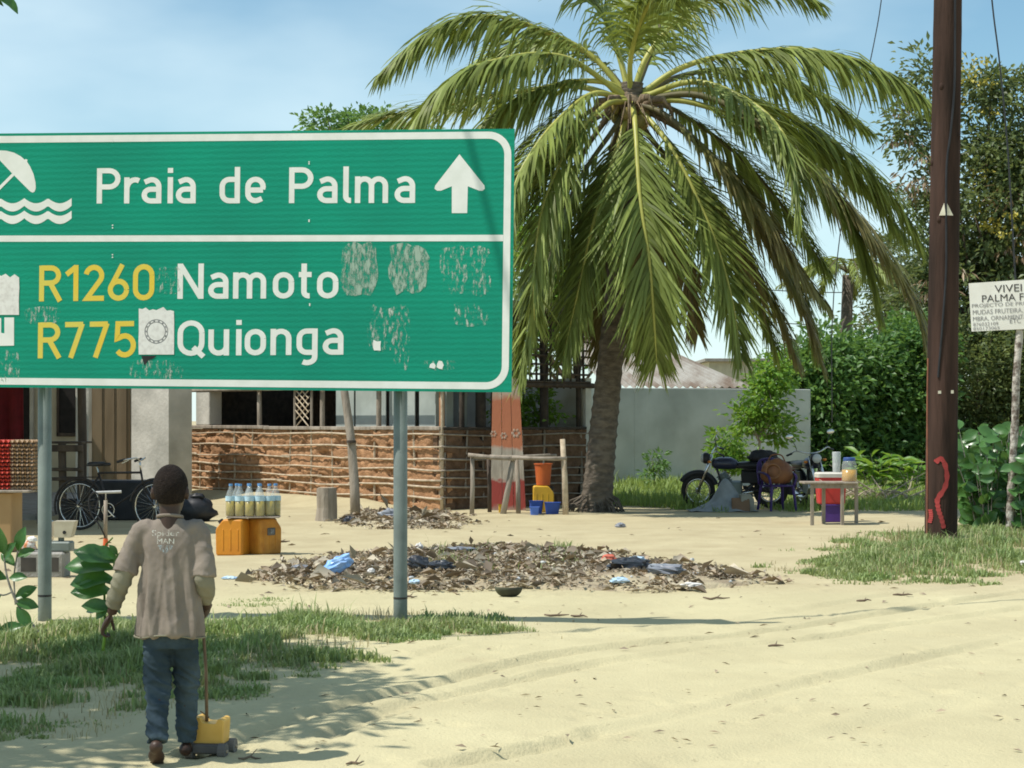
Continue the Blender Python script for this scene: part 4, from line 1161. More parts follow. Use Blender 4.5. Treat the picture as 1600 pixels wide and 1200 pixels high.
def mud_wall(O, D, length, height, N_, seed, rails, mat, z0=-.05):
    """lumpy daub pressed between the rails"""
    nu, nv = int(length / .032), int((height - z0) / .028)
    u, v = np.meshgrid(np.linspace(0, length, nu), np.linspace(z0, height, nv))
    wd = worley(u, v + .03 * np.sin(u * 7), .15, .135, seed); wd2 = worley(u + 3, v, .065, .06, seed + 9)
    d = .085 * np.sqrt(np.clip(1 - wd ** 2, 0, 1)) + .028 * np.sqrt(np.clip(1 - wd2 ** 2, 0, 1)) + .05 * (fbm(u * 3, v * 3, seed) - .5)
    for r in rails: d -= .008 * np.exp(-((v - r) / .03) ** 2)
    d -= .092
    d += .05 * (vnoise(u * 3.2, v * 3.6, seed + 2) - .5)
    d -= .06 * (vnoise(u * 5.5, v * 6.5, seed + 6) > .74)
    O, D, N_ = np.array(O), np.array(D), np.array(N_)
    P = O[None, None] + D[None, None] * u[..., None] + N_[None, None] * d[..., None]
    P[..., 2] += v
    ii = (np.arange(nv - 1)[:, None] * nu + np.arange(nu - 1)[None, :]).ravel()
    Fq = np.stack([ii, ii + 1, ii + nu + 1, ii + nu], 1)
    o = mesh_np('mud_daub', P.reshape(-1, 3), Fq, mat, hut, world=True, smooth=True)
    o['kind'] = 'stuff'
    mb = MB(); R = Matrix((Vector(D), Vector(-N_), Vector((0, 0, 1)))).transposed()
    mb.box(Vector(O) + Vector(D) * length / 2 - Vector(N_) * .19 + Vector((0, 0, (height + z0) / 2 - .01)), (length - .02, .12, height - z0 - .03), R)
    mb.build('wall_core', mat, hut, world=True)
RAILS = [1.27, 1.07, .86, .67, .52, .38, .20]
def rails(O, D, length, N_, zs, seed, rad=.019, mat=m_stick, parent=hut):
    pr = random.Random(seed)
    for z in zs:
        x = -.05
        while x < length - .2:
            l = pr.uniform(2.2, 3.6); e = min(x + l, length + .05)
            if length - e < .6: e = length + .05
            n = 8; pts = []
            zz = z + pr.uniform(-.014, .014); ph = pr.uniform(0, 6); lift = pr.uniform(0, .012)
            for k in range(n):
                t = x + (e - x) * k / (n - 1)
                pts.append(Vector(O) + Vector(D) * t + Vector(N_) * (.032 + lift + pr.uniform(-.004, .004)) + Vector((0, 0, zz + .016 * math.sin(t * 2.1 + ph) + pr.uniform(-.006, .006))))
            r = rad * pr.uniform(.75, 1.15)
            q = MB(); q.tube(pts, [r * (1 - .25 * k / (n - 1)) for k in range(n)], 6)
            q.build('rail', mat, parent, world=True, smooth=True)
            x = e - pr.uniform(.05, .3)
def studs(O, D, length, N_, z1, step, seed, rad=.02, mat=m_stick, z0=-.2):
    pr = random.Random(seed); x = .06
    while x < length:
        b = Vector(O) + Vector(D) * x - Vector(N_) * .008
        q = MB(); q.tube([b + Vector((0, 0, z0)), b + Vector(D) * pr.uniform(-.03, .03) + Vector((0, 0, z1 * .5)), b + Vector(D) * pr.uniform(-.04, .04) + Vector((0, 0, z1))], rad * pr.uniform(.8, 1.2), 6)
        q.build('stud', mat, hut, world=True); x += step * pr.uniform(.8, 1.2)
NF, NS = -HB, -HA
mud_wall(HC0, HA, HLEN, 1.36, NF, 3, RAILS, m_mud)
rails(HC0, HA, HLEN, NF, RAILS, 8)
studs(HC0, HA, HLEN, NF, 1.36, .62, 9)
mud_wall(HC0, HB, HDEP, 1.36, NS, 13, RAILS, m_mud_shade)
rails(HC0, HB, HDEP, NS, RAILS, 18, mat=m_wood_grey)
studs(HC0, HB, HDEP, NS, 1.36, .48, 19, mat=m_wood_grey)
# top boards of the half walls
x = 0
while x < HLEN - .3:
    l = rnd.uniform(1.5, 2.4); e = min(x + l, HLEN)
    c = HC0 + HA * (x + e) / 2 + NF * (-.03 + rnd.uniform(-.006, .006)) + Vector((0, 0, 1.395 + rnd.uniform(-.012, .012)))
    q = MB(); q.cbox(c, (e - x - .01, .16, .065), .01, Matrix((HA, HB, Vector((0, 0, 1)))).transposed()); q.build('top_board', m_wood_grey, hut, world=True); x = e
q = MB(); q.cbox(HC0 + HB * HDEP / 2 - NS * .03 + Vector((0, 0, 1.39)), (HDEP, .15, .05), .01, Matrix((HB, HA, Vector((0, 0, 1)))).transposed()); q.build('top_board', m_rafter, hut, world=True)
# posts
def hpost(p, r, z1, mat, name='post', z0=-.2, top=None):
    q = MB(); t = Vector(top) if top is not None else Vector((p[0], p[1], z1))
    q.tube([Vector((p[0], p[1], z0)), Vector((p[0], p[1], z0)).lerp(t, .5) + Vector((rnd.uniform(-.02, .02), 0, 0)), t], [r, r * .95, r * .9], 9)
    return q.build(name, mat, hut, world=True, smooth=True)
m_orange_wood = M('new_orange_timber', (0.42, 0.2, 0.09), (0.32, 0.15, 0.07), scale=6, stretch=(1, 1, .2))
hpost(HC0 + NF * .0 - NS * .0, .03, 3.45, m_stick)
hpost(HC0 + HA * .14 - NF * .1, .05, 3.4, m_orange_wood)
for t in (1.9, 3.6, 5.7): hpost(HC0 + HA * t - NF * .12, .05, 3.3, m_wood_grey)
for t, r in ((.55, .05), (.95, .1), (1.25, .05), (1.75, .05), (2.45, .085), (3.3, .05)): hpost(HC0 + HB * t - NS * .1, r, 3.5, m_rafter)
# plastered end column over the half wall
q = MB(); q.cbox(HC0 + HA * (HLEN - .42) - NF * .13 + Vector((0, 0, 1.95)), (.5, .3, 1.04), .015, Matrix((HA, HB, Vector((0, 0, 1)))).transposed()); q.build('end_column', m_plaster_old, hut, world=True)
# back wall; end wall and added inner sheet near-black for the unlit interior
R_ab = Matrix((HA, HB, Vector((0, 0, 1)))).transposed()
q = MB(); q.box(HC0 + HB * (HDEP + .08) + HA * HLEN / 2 + Vector((0, 0, 1.15)), (HLEN, .14, 2.3), R_ab); q.build('back_wall', m_plaster, hut, world=True)
q = MB(); q.box(HC0 + HA * (HLEN + .0) + HB * (HDEP / 2 + .15) + Vector((0, 0, 1.6)), (.14, HDEP - .3, 3.2), R_ab); q.build('end_wall', m_rafter, hut, world=True)
q = MB(); q.box(HC0 + HA * (HLEN * .63) + HB * 1.9 + Vector((0, 0, 1.6)), (HLEN * .36, .05, 3.2), R_ab); q.build('dark_interior_sheet', m_rafter, hut, world=True)
# unseen upper reed panel, added to block light into the hut, low eave, roof
for k in range(24, 46):
    t = .1 + k * (HLEN - .2) / 45
    p = HC0 + HA * t - NF * .1
    q = MB(); q.tube([p + Vector((0, 0, 2.14)), p + Vector((0, 0, 3.35))], .088, 6); q.build('reed_light_block', m_thatch, hut, world=True)
q = MB(); q.tube([HC0 - HA * .1 + Vector((0, 0, 2.13)), HC1 + HA * .1 + Vector((0, 0, 2.13))], .04, 7); q.build('eave_pole', m_wood_grey, hut, world=True)
# stick lattice of the unfinished gable above the side opening
for k in range(9):
    z = 2.2 + k * .155
    p0, p1 = HC0 + HB * (-.05) + NS * .02, HC0 + HB * (HDEP + .1) + NS * .02
    q = MB(); q.tube([p0 + Vector((0, 0, z + rnd.uniform(-.03, .03))), p0.lerp(p1, .5) + Vector((0, 0, z + rnd.uniform(-.04, .04))), p1 + Vector((0, 0, z + rnd.uniform(-.03, .03)))], .02, 6)
    q.build('lattice_stick', m_wood_dark, hut, world=True)
for k in range(21):
    p = HC0 + HB * (.04 + k * HDEP / 20.5)
    q = MB(); q.tube([p + Vector((0, 0, 2.1)), p + HB * rnd.uniform(-.04, .04) + Vector((0, 0, 3.5))], rnd.uniform(.018, .032), 6)
    q.build('lattice_stick', m_rafter, hut, world=True)
q = MB(); q.tube([HC0 - HB * .2 + Vector((0, 0, 2.16)), HC0 + HB * (HDEP + .2) + Vector((0, 0, 2.16))], .05, 7); q.build('lintel_pole', m_wood_dark, hut, world=True)
# diamond lattice in the front opening
for k in range(7):
    for sgn in (-1, 1):
        p = HC0 + HA * 4.15 - NF * .05 + Vector((0, 0, 1.42 + .13 * k))
        w = .42
        q = MB(); q.tube([p - HA * w / 2 * sgn + NF * .01 * sgn, p + HA * w / 2 * sgn + Vector((0, 0, .3)) + NF * .01 * sgn], .013, 5); q.build('lattice_slat', m_stick, hut, world=True)
for dt in (-.27, .27):
    p = HC0 + HA * (4.15 + dt) - NF * .07
    q = MB(); q.tube([p + Vector((0, 0, 1.38)), p + Vector((0, 0, 2.2))], .025, 6); q.build('lattice_post', m_wood_grey, hut, world=True)
mb = MB()
zr0, zr1 = 3.52, 3.25
cs = [HC0 - HA * .12 - HB * .25, HC1 + HA * .3 - HB * .25, HC1 + HA * .3 + HB * (HDEP + .3), HC0 - HA * .12 + HB * (HDEP + .3)]
zs = [zr0, zr1, zr1, zr0]
mb.add([Vector((c.x, c.y, z)) for c, z in zip(cs, zs)] + [Vector((c.x, c.y, z + .12)) for c, z in zip(cs, zs)], [(0, 3, 2, 1), (4, 5, 6, 7), (0, 1, 5, 4), (1, 2, 6, 5), (2, 3, 7, 6), (3, 0, 4, 7)])
mb.build('roof', m_thatch, hut, world=True)
m_sheet = M('grey_green_sheeting', (.36, .40, .37), (.28, .315, .29), rough=.6, scale=2.5)  # panels added to catch skylight where the hut opening stays too dark
for t0, t1 in ((.25, 1.0), (1.12, 1.85), (1.95, 2.85), (2.9, 3.45)):
    q = MB(); q.cbox(HC0 + HA * (t0 + t1) / 2 - NF * .32 + Vector((0, 0, 1.82)), (t1 - t0, .02, 1.0), .004, R_ab); q.build('added_sheet_panel', m_sheet, hut, world=True)
for t0, t1 in ((.12, .52), (.66, .84), (1.05, 1.2)):
    q = MB(); q.cbox(HC0 + HB * (t0 + t1) / 2 - NS * .32 + Vector((0, 0, 1.78)), (t1 - t0, .02, .8), .004, Matrix((HB, HA, Vector((0, 0, 1)))).transposed()); q.build('added_sheet_panel', m_sheet, hut, world=True)
# climber growing inside the side opening
cl = tree('climbing_plant', 'leafy climber in the side opening of the hut beside the palm trunk', 'plant', HC0 + HB * 2.9 + HA * .55, HC0 + HB * 2.8 + HA * .5 + Vector((0, 0, 1.5)),
     [(tuple(HC0 + HB * 2.7 + HA * .5 + Vector((0, 0, 1.75))), (.45, .4, .4)), (tuple(HC0 + HB * 2.0 + HA * .5 + Vector((0, 0, 1.7))), (.3, .3, .35))], 40, 26, .11, .06, .2, m_leaf_light, m_bark, .02, seed=51)

# leaning pole and stump in front of the hut
lp = thing('leaning_pole', 'grey slanting pole propped up in front of the mud wall', 'pole', loc=(G(556, 806).x, G(556, 806).y, 0))
b = lp.location; q = MB(); Yl = b.y
q.tube([Vector((b.x, b.y, -.2)), W(554, 760, Yl), W(549, 690, Yl + .1), W(538, 610, Yl + .2), W(529, 560, Yl + .3)], [.085, .078, .07, .062, .055], 10); q.build('shaft', m_wood_grey, lp, world=True, smooth=True)
q = MB(); q.tube([W(549, 692, Yl + .02), W(549, 688, Yl + .02)], .078, 10); q.build('binding', m_wood_dark, lp, world=True)
st = thing('tree_stump', 'short grey sawn stump standing on the sand by the mud wall', 'stump', loc=(G(510, 814).x, G(510, 814).y, gz(G(510, 814).x, G(510, 814).y)))
q = MB(); q.tube([(0, 0, -.08), (0, 0, .05), (.01, 0, .2), (.005, 0, .38), (0, 0, .5)], [.19, .165, .155, .155, .15], 14); q.build('trunk', m_wood_grey, st, smooth=False)
q = MB(); q.tube([(0, 0, .5), (0, 0, .508)], .125, 14); q.build('cut_face', m_stick, st)

# ------------------------------------------------------------------ shop with porch at the left
Ysw = 39.0
shop = thing('shop_building', 'plastered shop with shaded porch at the left behind the bicycle', 'building', loc=(-9.5, Ysw, 0))
def wbox(name, px0, px1, py0, py1, Y, dep, mat, parent, zmin=None):
    a, b2 = W(px0, py0, Y), W(px1, py1, Y)
    z0 = b2.z if zmin is None else zmin
    q = MB(); q.cbox(((a.x + b2.x) / 2, Y + dep / 2, (a.z + z0) / 2), (b2.x - a.x, dep, a.z - z0), .01); return q.build(name, mat, parent, world=True)
m_dark_room = M('unlit_room', (0.03, 0.026, 0.024), (0.018, 0.016, 0.015), rough=.95)  # flat near-black slabs stand for the unlit room behind the openings
m_door = M('brown_timber_door', (0.27, 0.2, 0.12), (0.2, 0.145, 0.085), rough=.7, scale=5, stretch=(1, 1, .15), bump=.2)
q = MB(); q.box((-11.2, Ysw + .15, 1.7), (8.6, .3, 3.6)); q.build('wall', m_beige, shop, world=True)
d = wbox('door', 138, 203, 480, 790, Ysw - .06, .055, m_door, shop, zmin=0)
for k in range(3):
    w_ = wbox('door_panel', 145 + k * 19, 160 + k * 19, 500, 775, Ysw - .075, .014, m_door, d, zmin=.15)
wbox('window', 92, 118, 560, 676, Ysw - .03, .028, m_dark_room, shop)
for a in ((88, 92, 556, 680), (118, 122, 556, 680), (88, 122, 676, 682)): wbox('window_frame', *a, Ysw - .05, .048, m_wood_dark, shop)
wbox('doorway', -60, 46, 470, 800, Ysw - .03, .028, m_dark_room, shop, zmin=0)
wbox('door_jamb', 46, 52, 470, 800, Ysw - .06, .058, m_plaster_old, shop, zmin=0)
# pier
K0 = Vector((-6.47, 36.0, 0)); 
mb = MB(); p = [K0, K0 + HA * 1.36, K0 + HA * 1.36 + HB * .51, K0 + HB * .51]
mb.add([Vector((c.x, c.y, -.1)) for c in p] + [Vector((c.x, c.y, 3.1)) for c in p], [(3, 2, 1, 0), (4, 5, 6, 7), (0, 1, 5, 4), (1, 2, 6, 5), (2, 3, 7, 6), (3, 0, 4, 7)])
recalc(mb.build('pier', m_plaster_old, shop, world=True))
wbox('porch_column', 118, 139, 400, 800, 37.0, .26, m_plaster_old, shop, zmin=-.05)
# porch floor and corrugated porch roof, unseen and shaped to cast the porch shade
m_roof_tin = M('old_zinc_sheet', (0.42, 0.41, 0.4), (0.27, 0.2, 0.15), rough=.45, metal=.5, scale=2.2, lo=.45, hi=.7)
m_roof_rust = M('rusty_roof_sheet', (0.33, 0.315, 0.28), (0.165, 0.125, 0.095), rough=.8, metal=.1, scale=1.6, lo=.36, hi=.62, stretch=(1, 1, .35))
m_concrete = M('grey_concrete', (0.34, 0.32, 0.29), (0.24, 0.225, 0.2), rough=.95, scale=6, bump=.5)
def corrugated(name, A, B, C, D, pitch, amp, mat, parent, rows=2):
    """sheet between edge A-B (eave) and D-C (ridge), waves run from eave to ridge"""
    A, B, C, D = map(Vector, (A, B, C, D))
    n = int((B - A).length / pitch * 6)
    nrm = (B - A).cross(D - A).normalized()
    vs_, fs = [], []
    for j in range(rows):
        for i in range(n + 1):
            t = i / n
            p0 = A.lerp(B, t); p1 = D.lerp(C, t)
            vs_.append(p0.lerp(p1, j / (rows - 1)) + nrm * amp * math.sin(i / 6 * 2 * PI))
    for j in range(rows - 1):
        for i in range(n):
            a = j * (n + 1) + i; fs.append((a, a + 1, a + n + 2, a + n + 1))
    mb = MB(); mb.add(vs_, fs); return mb.build(name, mat, parent, world=True, smooth=True)
pr_ = corrugated('porch_roof', (-13.5, 25.0, 2.5), (-5.1, 25.3, 2.5), (-9.8, 38.9, 3.25), (-14.5, 38.9, 3.25), .12, .018, m_roof_tin, shop)
for x_p, y_p in ((-6.72, 29.8), (-9.6, 25.4)):
    q = MB(); q.tube([(x_p, y_p, -.2), (x_p + .02, y_p, 1.2), (x_p, y_p, 2.5)], [.075, .07, .065], 9); q.build('porch_post', m_wood_dark, shop, world=True, smooth=True)
q = MB(); q.cbox((-9.6, 33.6, .03), (4.6, 8.6, .14), .02); q.build('porch_floor', m_concrete, shop, world=True)

# ------------------------------------------------------------------ white yard wall and houses beyond
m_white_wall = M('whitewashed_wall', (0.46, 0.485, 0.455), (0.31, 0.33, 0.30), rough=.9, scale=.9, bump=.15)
yw = thing('yard_wall', 'long whitewashed yard wall in shade right of the palm trunk', 'wall', loc=(4.5, 44.2, 0))
WD_ = Vector((math.cos(math.radians(25)), math.sin(math.radians(25)), 0)); WN = Vector((-WD_.y, WD_.x, 0))
WS = Vector((2.02, 43.0, 0)); RW = Matrix((WD_, WN, Vector((0, 0, 1)))).transposed()
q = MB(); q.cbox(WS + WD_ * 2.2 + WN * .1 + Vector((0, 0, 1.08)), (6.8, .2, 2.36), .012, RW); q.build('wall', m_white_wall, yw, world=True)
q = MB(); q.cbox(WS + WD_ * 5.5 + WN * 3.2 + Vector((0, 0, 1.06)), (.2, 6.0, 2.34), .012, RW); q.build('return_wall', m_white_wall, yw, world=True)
for t in (1.0,):
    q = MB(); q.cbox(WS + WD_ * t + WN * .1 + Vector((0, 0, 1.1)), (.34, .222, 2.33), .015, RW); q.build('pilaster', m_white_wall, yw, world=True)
rh = thing('rusty_roof_house', 'house with a rust streaked corrugated roof behind the white wall', 'house', loc=(4.6, 51, 0))
A, B = W(945, 604, 50), W(1175, 606, 50); C_, D_ = W(1000, 528, 53.5), W(880, 526, 53.5)
q = MB(); q.box(((A.x + B.x) / 2 - .1, 52.2, (A.z - .1) / 2), (B.x - A.x - .5, 3.6, A.z - .1)); q.build('wall', m_plaster, rh, world=True)
corrugated('roof', A, B, C_, D_, .2, .035, m_roof_rust, rh)
corrugated('roof', B, W(1120, 604, 56), C_, C_ + Vector((-.02, 0, 0)), .2, .035, m_roof_rust, rh)
q = MB(); q.cbox((A + B) / 2 + Vector((0, -.02, -.09)), ((B - A).length, .06, .14), .01); q.build('fascia', m_wood_dark, rh, world=True)
ch = thing('cream_house', 'small cream house wall glimpsed above the white wall', 'house', loc=(W(1155, 600, 60).x, 60, 0))
a, b = W(1108, 565, 60), W(1205, 650, 60)
q = MB(); q.box(((a.x + b.x) / 2, 61.5, a.z / 2), (b.x - a.x, 3, a.z)); q.build('wall', M('cream_paint', (.66, .6, .44), (.55, .5, .36)), ch, world=True)
q = MB(); q.cbox(((a.x + b.x) / 2, 61.5, a.z + .05), (b.x - a.x + .3, 3.3, .1), .01); q.build('roof_slab', m_concrete, ch, world=True)
bh = thing('blue_wall', 'light blue painted wall glimpsed through the shrubs at the right', 'wall', loc=(W(1520, 655, 57).x, 57, 0))
q = MB(); q.cbox((W(1530, 655, 57).x, 57.1, .78), (5.4, .2, 1.62), .01); q.build('wall', M('light_blue_paint', (.25, .55, .62), (.2, .47, .55)), bh, world=True)
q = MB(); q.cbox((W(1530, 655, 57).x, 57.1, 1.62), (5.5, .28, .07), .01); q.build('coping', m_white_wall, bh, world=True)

# ------------------------------------------------------------------ utility pole
PY = FPX * CAMH / (851 - HOR)
pole = thing('utility_pole', 'thick dark brown wooden utility pole with red paint mark', 'utility pole', loc=(W(1470, 851, PY).x, PY, 0))
m_pole = M('creosoted_pole', (0.072, 0.042, 0.032), (0.028, 0.019, 0.015), rough=.92, spec=.12, scale=5, stretch=(1, 1, .12), bump=.8, bscale=22)
pc = [W(1469, 900, PY), W(1470, 850, PY), W(1472, 650, PY), W(1475, 400, PY), W(1478, 200, PY), W(1481, 0, PY), W(1485, -300, PY)]
prad = [.205, .2, .192, .183, .178, .172, .155]
pth = catmull(pc, 60); prr = [float(np.interp(i / 59 * 6, range(7), prad)) * (1 + rnd.uniform(-.012, .012)) for i in range(60)]
q = MB(); q.tube(pth, prr, 22); q.build('shaft', m_pole, pole, world=True, smooth=True)
def on_pole(px, py, lift=.004):
    z = CAMH - (py - HOR) / FPX * PY
    k = min(range(60), key=lambda i: abs(pth[i].z - z)); k2 = min(59, max(0, k))
    zs_ = [p_.z for p_ in pth]
    cx = float(np.interp(z, zs_, [p_.x for p_ in pth])); r = float(np.interp(z, zs_, prr)) + lift
    x = (px - 800) / FPX * PY - cx
    a = math.asin(max(-.98, min(.98, x / r)))
    return Vector((cx + r * math.sin(a), PY - r * math.cos(a), z))
q = MB(); q.tube(catmull([on_pole(*p_, .006) for p_ in ((1487, -60), (1487, 60), (1486, 140), (1480, 210), (1474, 260), (1473, 330), (1473, 420), (1468, 500), (1461, 590))], 50), .013, 6)
q.build('crack_line', m_black, pole, world=True)  # black tube stands for the dark of a deep crack
q = MB(); q.tube(catmull([on_pole(*p_, .006) for p_ in ((1448, 560), (1447, 640), (1447, 760), (1446, 850))], 20), .011, 6); q.build('earth_rod', M('rusty_rod', (.3, .12, .07), (.2, .08, .05)), pole, world=True)
m_red_paint = M('red_spray_paint', (0.40, 0.055, 0.05), (0.30, 0.045, 0.04), rough=.85)
def pole_stroke(pix, w, name, mat, lift=.007):
    P = catmull([Vector((a_, b_, 0)) for a_, b_ in pix], 26)
    L_, R_ = [], []
    for k in range(26):
        t = (P[min(25, k + 1)] - P[max(0, k - 1)]).normalized(); nn = Vector((-t.y, t.x, 0)); ww = w * (1 + .2 * math.sin(k * 1.7)) / 2
        L_.append(on_pole((P[k] + nn * ww).x, (P[k] + nn * ww).y, lift)); R_.append(on_pole((P[k] - nn * ww).x, (P[k] - nn * ww).y, lift))
    mb = MB(); mb.add(L_ + R_, [(k, k + 1, k + 27, k + 26) for k in range(25)]); return recalc(mb.build(name, mat, pole, world=True))
pole_stroke([(1457, 722), (1464, 716), (1471, 726), (1474, 745), (1470, 762), (1461, 776), (1459, 783)], 7, 'paint_mark', m_red_paint)
pole_stroke([(1459, 781), (1461, 795), (1465, 808), (1469, 824)], 6.5, 'paint_mark', m_red_paint, .0085)
pole_stroke([(1450, 795), (1451, 806), (1449, 816)], 5, 'paint_mark', m_red_paint)
m_cream_plastic = M('cream_reflector', (.75, .7, .55), (.6, .55, .42), rough=.5)
for tri in (((1463, 339), (1470, 320), (1472, 339)), ((1473, 339), (1474, 320), (1484, 339))):
    mb = MB(); f = [on_pole(*t, .012) for t in tri]; bk = [on_pole(*t, .001) for t in tri]
    mb.add(f + bk, [(0, 1, 2), (5, 4, 3), (0, 3, 4, 1), (1, 4, 5, 2), (2, 5, 3, 0)]); mb.build('triangle_marker', m_cream_plastic, pole, world=True)
mb = MB(); f = [on_pole(*t, .012) for t in ((1461, 611), (1485, 610), (1485, 615), (1461, 615.5))]; bk = [on_pole(*t, .001) for t in ((1461, 611), (1485, 610), (1485, 615), (1461, 615.5))]
mb.add(f + bk, [(0, 1, 2, 3), (0, 4, 5, 1), (1, 5, 6, 2), (2, 6, 7, 3), (3, 7, 4, 0)]); mb.build('name_tag', m_cream_plastic, pole, world=True)
for kx, ky in ((1468, 138), (1457, 255), (1493, 215), (1464, 345)):
    q = MB(); q.ell(on_pole(kx, ky, -.015), (.035, .03, .05), 9, 6); q.build('knot', m_pole, pole, world=True, smooth=True)

# overhead wires
m_wire = M('black_wire', (.02, .02, .022), (.03, .03, .03), rough=.5)
def wire(label, pts, r):
    o = MB().tube(catmull(pts, 24), r, 5).build('overhead_wire', m_wire); return tag(o, label, 'wire', 'overhead wires')
wire('thin stay wire slanting down the sky left of the utility pole', [W(1390, -120, 40), W(1377, 0, 40), W(1366, 65, 40), W(1348, 150, 40), W(1330, 235, 40), W(1302, 470, 40), W(1300, 660, 40)], .012)
wire('thin wire crossing the sky right of the utility pole', [W(1542, -80, 40), W(1552, 20, 40), W(1562, 100, 40), W(1575, 240, 40), W(1590, 500, 40)], .018)
wire('faint horizontal wire low in the sky behind the palm', [W(1180, 502, 75), W(1290, 508, 75), W(1400, 503, 75), W(1700, 480, 75)], .02)
wire('faint upper horizontal wire in the sky behind the palm', [W(1180, 452, 75), W(1290, 457, 75), W(1400, 453, 75), W(1700, 430, 75)], .02)
P1 = SP(*S(730, 205)); P2 = SP(*S(800, 480)); dn = (P2 - SUN_DIR * 4.5) - (P1 - SUN_DIR * 3.0)
wire('overhead service wire above the road that draws a thin shadow across the sign', [P1 - SUN_DIR * 3.0 - dn * 60, P1 - SUN_DIR * 3.0 - dn * 2, P2 - SUN_DIR * 4.5 + dn * 2, P2 - SUN_DIR * 4.5 + dn * 70], .022)

# ------------------------------------------------------------------ small nursery board
def text_mesh(body, name, size=1.0):
    cu = bpy.data.curves.new(name, 'FONT'); cu.body = body; cu.size = size; cu.resolution_u = 3
    ob = bpy.data.objects.new(name, cu); COL.objects.link(ob)
    dg = bpy.context.evaluated_depsgraph_get(); dg.update()
    me = bpy.data.meshes.new_from_object(ob.evaluated_get(dg))
    bpy.data.objects.remove(ob); bpy.data.curves.remove(cu)
    return me
def text_part(body, parent, O, U, V, N_, width, height, mat, name='lettering', bend=None):
    """flat lettering: fitted into width x height from corner O"""
    me = text_mesh(body, name)
    co = np.empty(len(me.vertices) * 3, np.float32); me.vertices.foreach_get('co', co); co = co.reshape(-1, 3)
    lo, hi = co.min(0), co.max(0)
    uu = (co[:, 0] - lo[0]) / (hi[0] - lo[0]) * width; vv = (co[:, 1] - lo[1]) / (hi[1] - lo[1]) * height
    P = np.array(O)[None] + np.array(U)[None] * uu[:, None] + np.array(V)[None] * vv[:, None]
    if bend is not None: P = np.array([list(bend(Vector(p_))) for p_ in P])
    q = parent; off = np.zeros(3)
    while q is not None: off += np.array(q.location); q = q.parent
    me.vertices.foreach_set('co', (P - off).astype(np.float32).ravel()); me.update()
    me.materials.clear(); me.materials.append(mat)
    o = bpy.data.objects.new(name, me); COL.objects.link(o); o.parent = parent; o['label'] = 'lettering ' + body.replace('\n', ' ')
    return o
BY = FPX * CAMH / (832 - HOR)
bs = thing('nursery_sign', 'small white lettered board on a crooked pale branch post at the right edge', 'sign', loc=(W(1578, 832, BY).x, BY, 0))
q = MB(); q.tube(catmull([W(1577, 845, BY), W(1578, 800, BY), W(1581, 740, BY), W(1586, 660, BY), W(1588, 590, BY), W(1593, 520, BY), W(1594, 470, BY)], 30), [.052 * (1 + rnd.uniform(-.1, .1)) for _ in range(30)], 9)
m_birch = M('mottled_branch', (.5, .46, .4), (.13, .1, .08), scale=11, lo=.42, hi=.6, bump=.6)
q.build('post', m_birch, bs, world=True, smooth=True)
bu = Vector((math.cos(.4), -math.sin(.4), .03)).normalized(); bv = Vector((-.03, 0, 1)).normalized(); BO = W(1518, 518, BY + .18)
q = MB(); q.prism([(0, 0), (1.36, 0), (1.33, .68), (-.02, .665)], BO, bu, bv, (.01, .022, 0)); recalc(q.build('board', M('white_board_paint', (.76, .75, .68), (.66, .64, .57), rough=.7, scale=3), bs, world=True))
m_letter = M('dark_letter_paint', (.05, .045, .045), (.08, .07, .07), rough=.8); m_letter2 = M('faded_letter_paint', (.2, .19, .19), (.32, .31, .3), rough=.8)
def bline(body, x, y0, y1, x1, mat):
    s = BY / FPX
    off = (x - 1518) * s * .99; up = (518 - y1) * s
    text_part(body, bs, BO + bu * off + bv * up + Vector((-.002, -.004, 0)), bu, bv, (0, -1, 0), (x1 - x) * s * .99, (y1 - y0) * s, mat)
bline('VIVEI', 1556, 447.5, 459, 1598, m_letter); bline('PALMA FE', 1536, 462, 473, 1609, m_letter)
bline('PROJECTO DE PROD', 1520, 475, 482.5, 1614, m_letter2); bline('MUDAS FRUTEIRA, F', 1521, 484.5, 493, 1606, m_letter2)
bline('MBRA, ORNAMENTA', 1521, 495, 503, 1605, m_letter2); bline('ETC', 1578, 500.5, 508, 1595, m_letter2)
bline('876032109', 1521, 504.5, 510, 1560, m_letter2); bline('850173065', 1521, 511.5, 516.5, 1562, m_letter2)

# ------------------------------------------------------------------ small shapes shared by the objects
def pillow(outline, depth, rings=((0, .9), (.05, .97), (.14, 1.0), (.86, 1.0), (.95, .97), (1, .9)), c=None):
    """outline in (x, z) blown up along y with rounded edges"""
    cx = sum(p[0] for p in outline) / len(outline); cz = sum(p[1] for p in outline) / len(outline)
    mb = MB(); vs_, fs = [], []
    n = len(outline)
    for t, s in rings:
        for x, z in outline: vs_.append((cx + (x - cx) * s, (t - .5) * depth, cz + (z - cz) * s))
    for i in range(len(rings) - 1):
        for k in range(n):
            k2 = (k + 1) % n; fs.append((i * n + k, (i + 1) * n + k, (i + 1) * n + k2, i * n + k2))
    fs.append(tuple(range(n))); fs.append(tuple((len(rings) - 1) * n + k for k in range(n))[::-1])
    return mb.add(vs_, fs)
def rround(pts, r=.03, n=4):
    """round the corners of a 2D outline"""
    out = []
    m = len(pts)
    for i in range(m):
        p, a, b = Vector(pts[i]), Vector(pts[i - 1]), Vector(pts[(i + 1) % m])
        ra = min(r, (a - p).length * .45, (b - p).length * .45)
        s, e = p + (a - p).normalized() * ra, p + (b - p).normalized() * ra
        for k in range(n + 1):
            t = k / n; q = s * (1 - t) ** 2 + p * 2 * t * (1 - t) + e * t * t
            out.append((q.x, q.y))
    return out
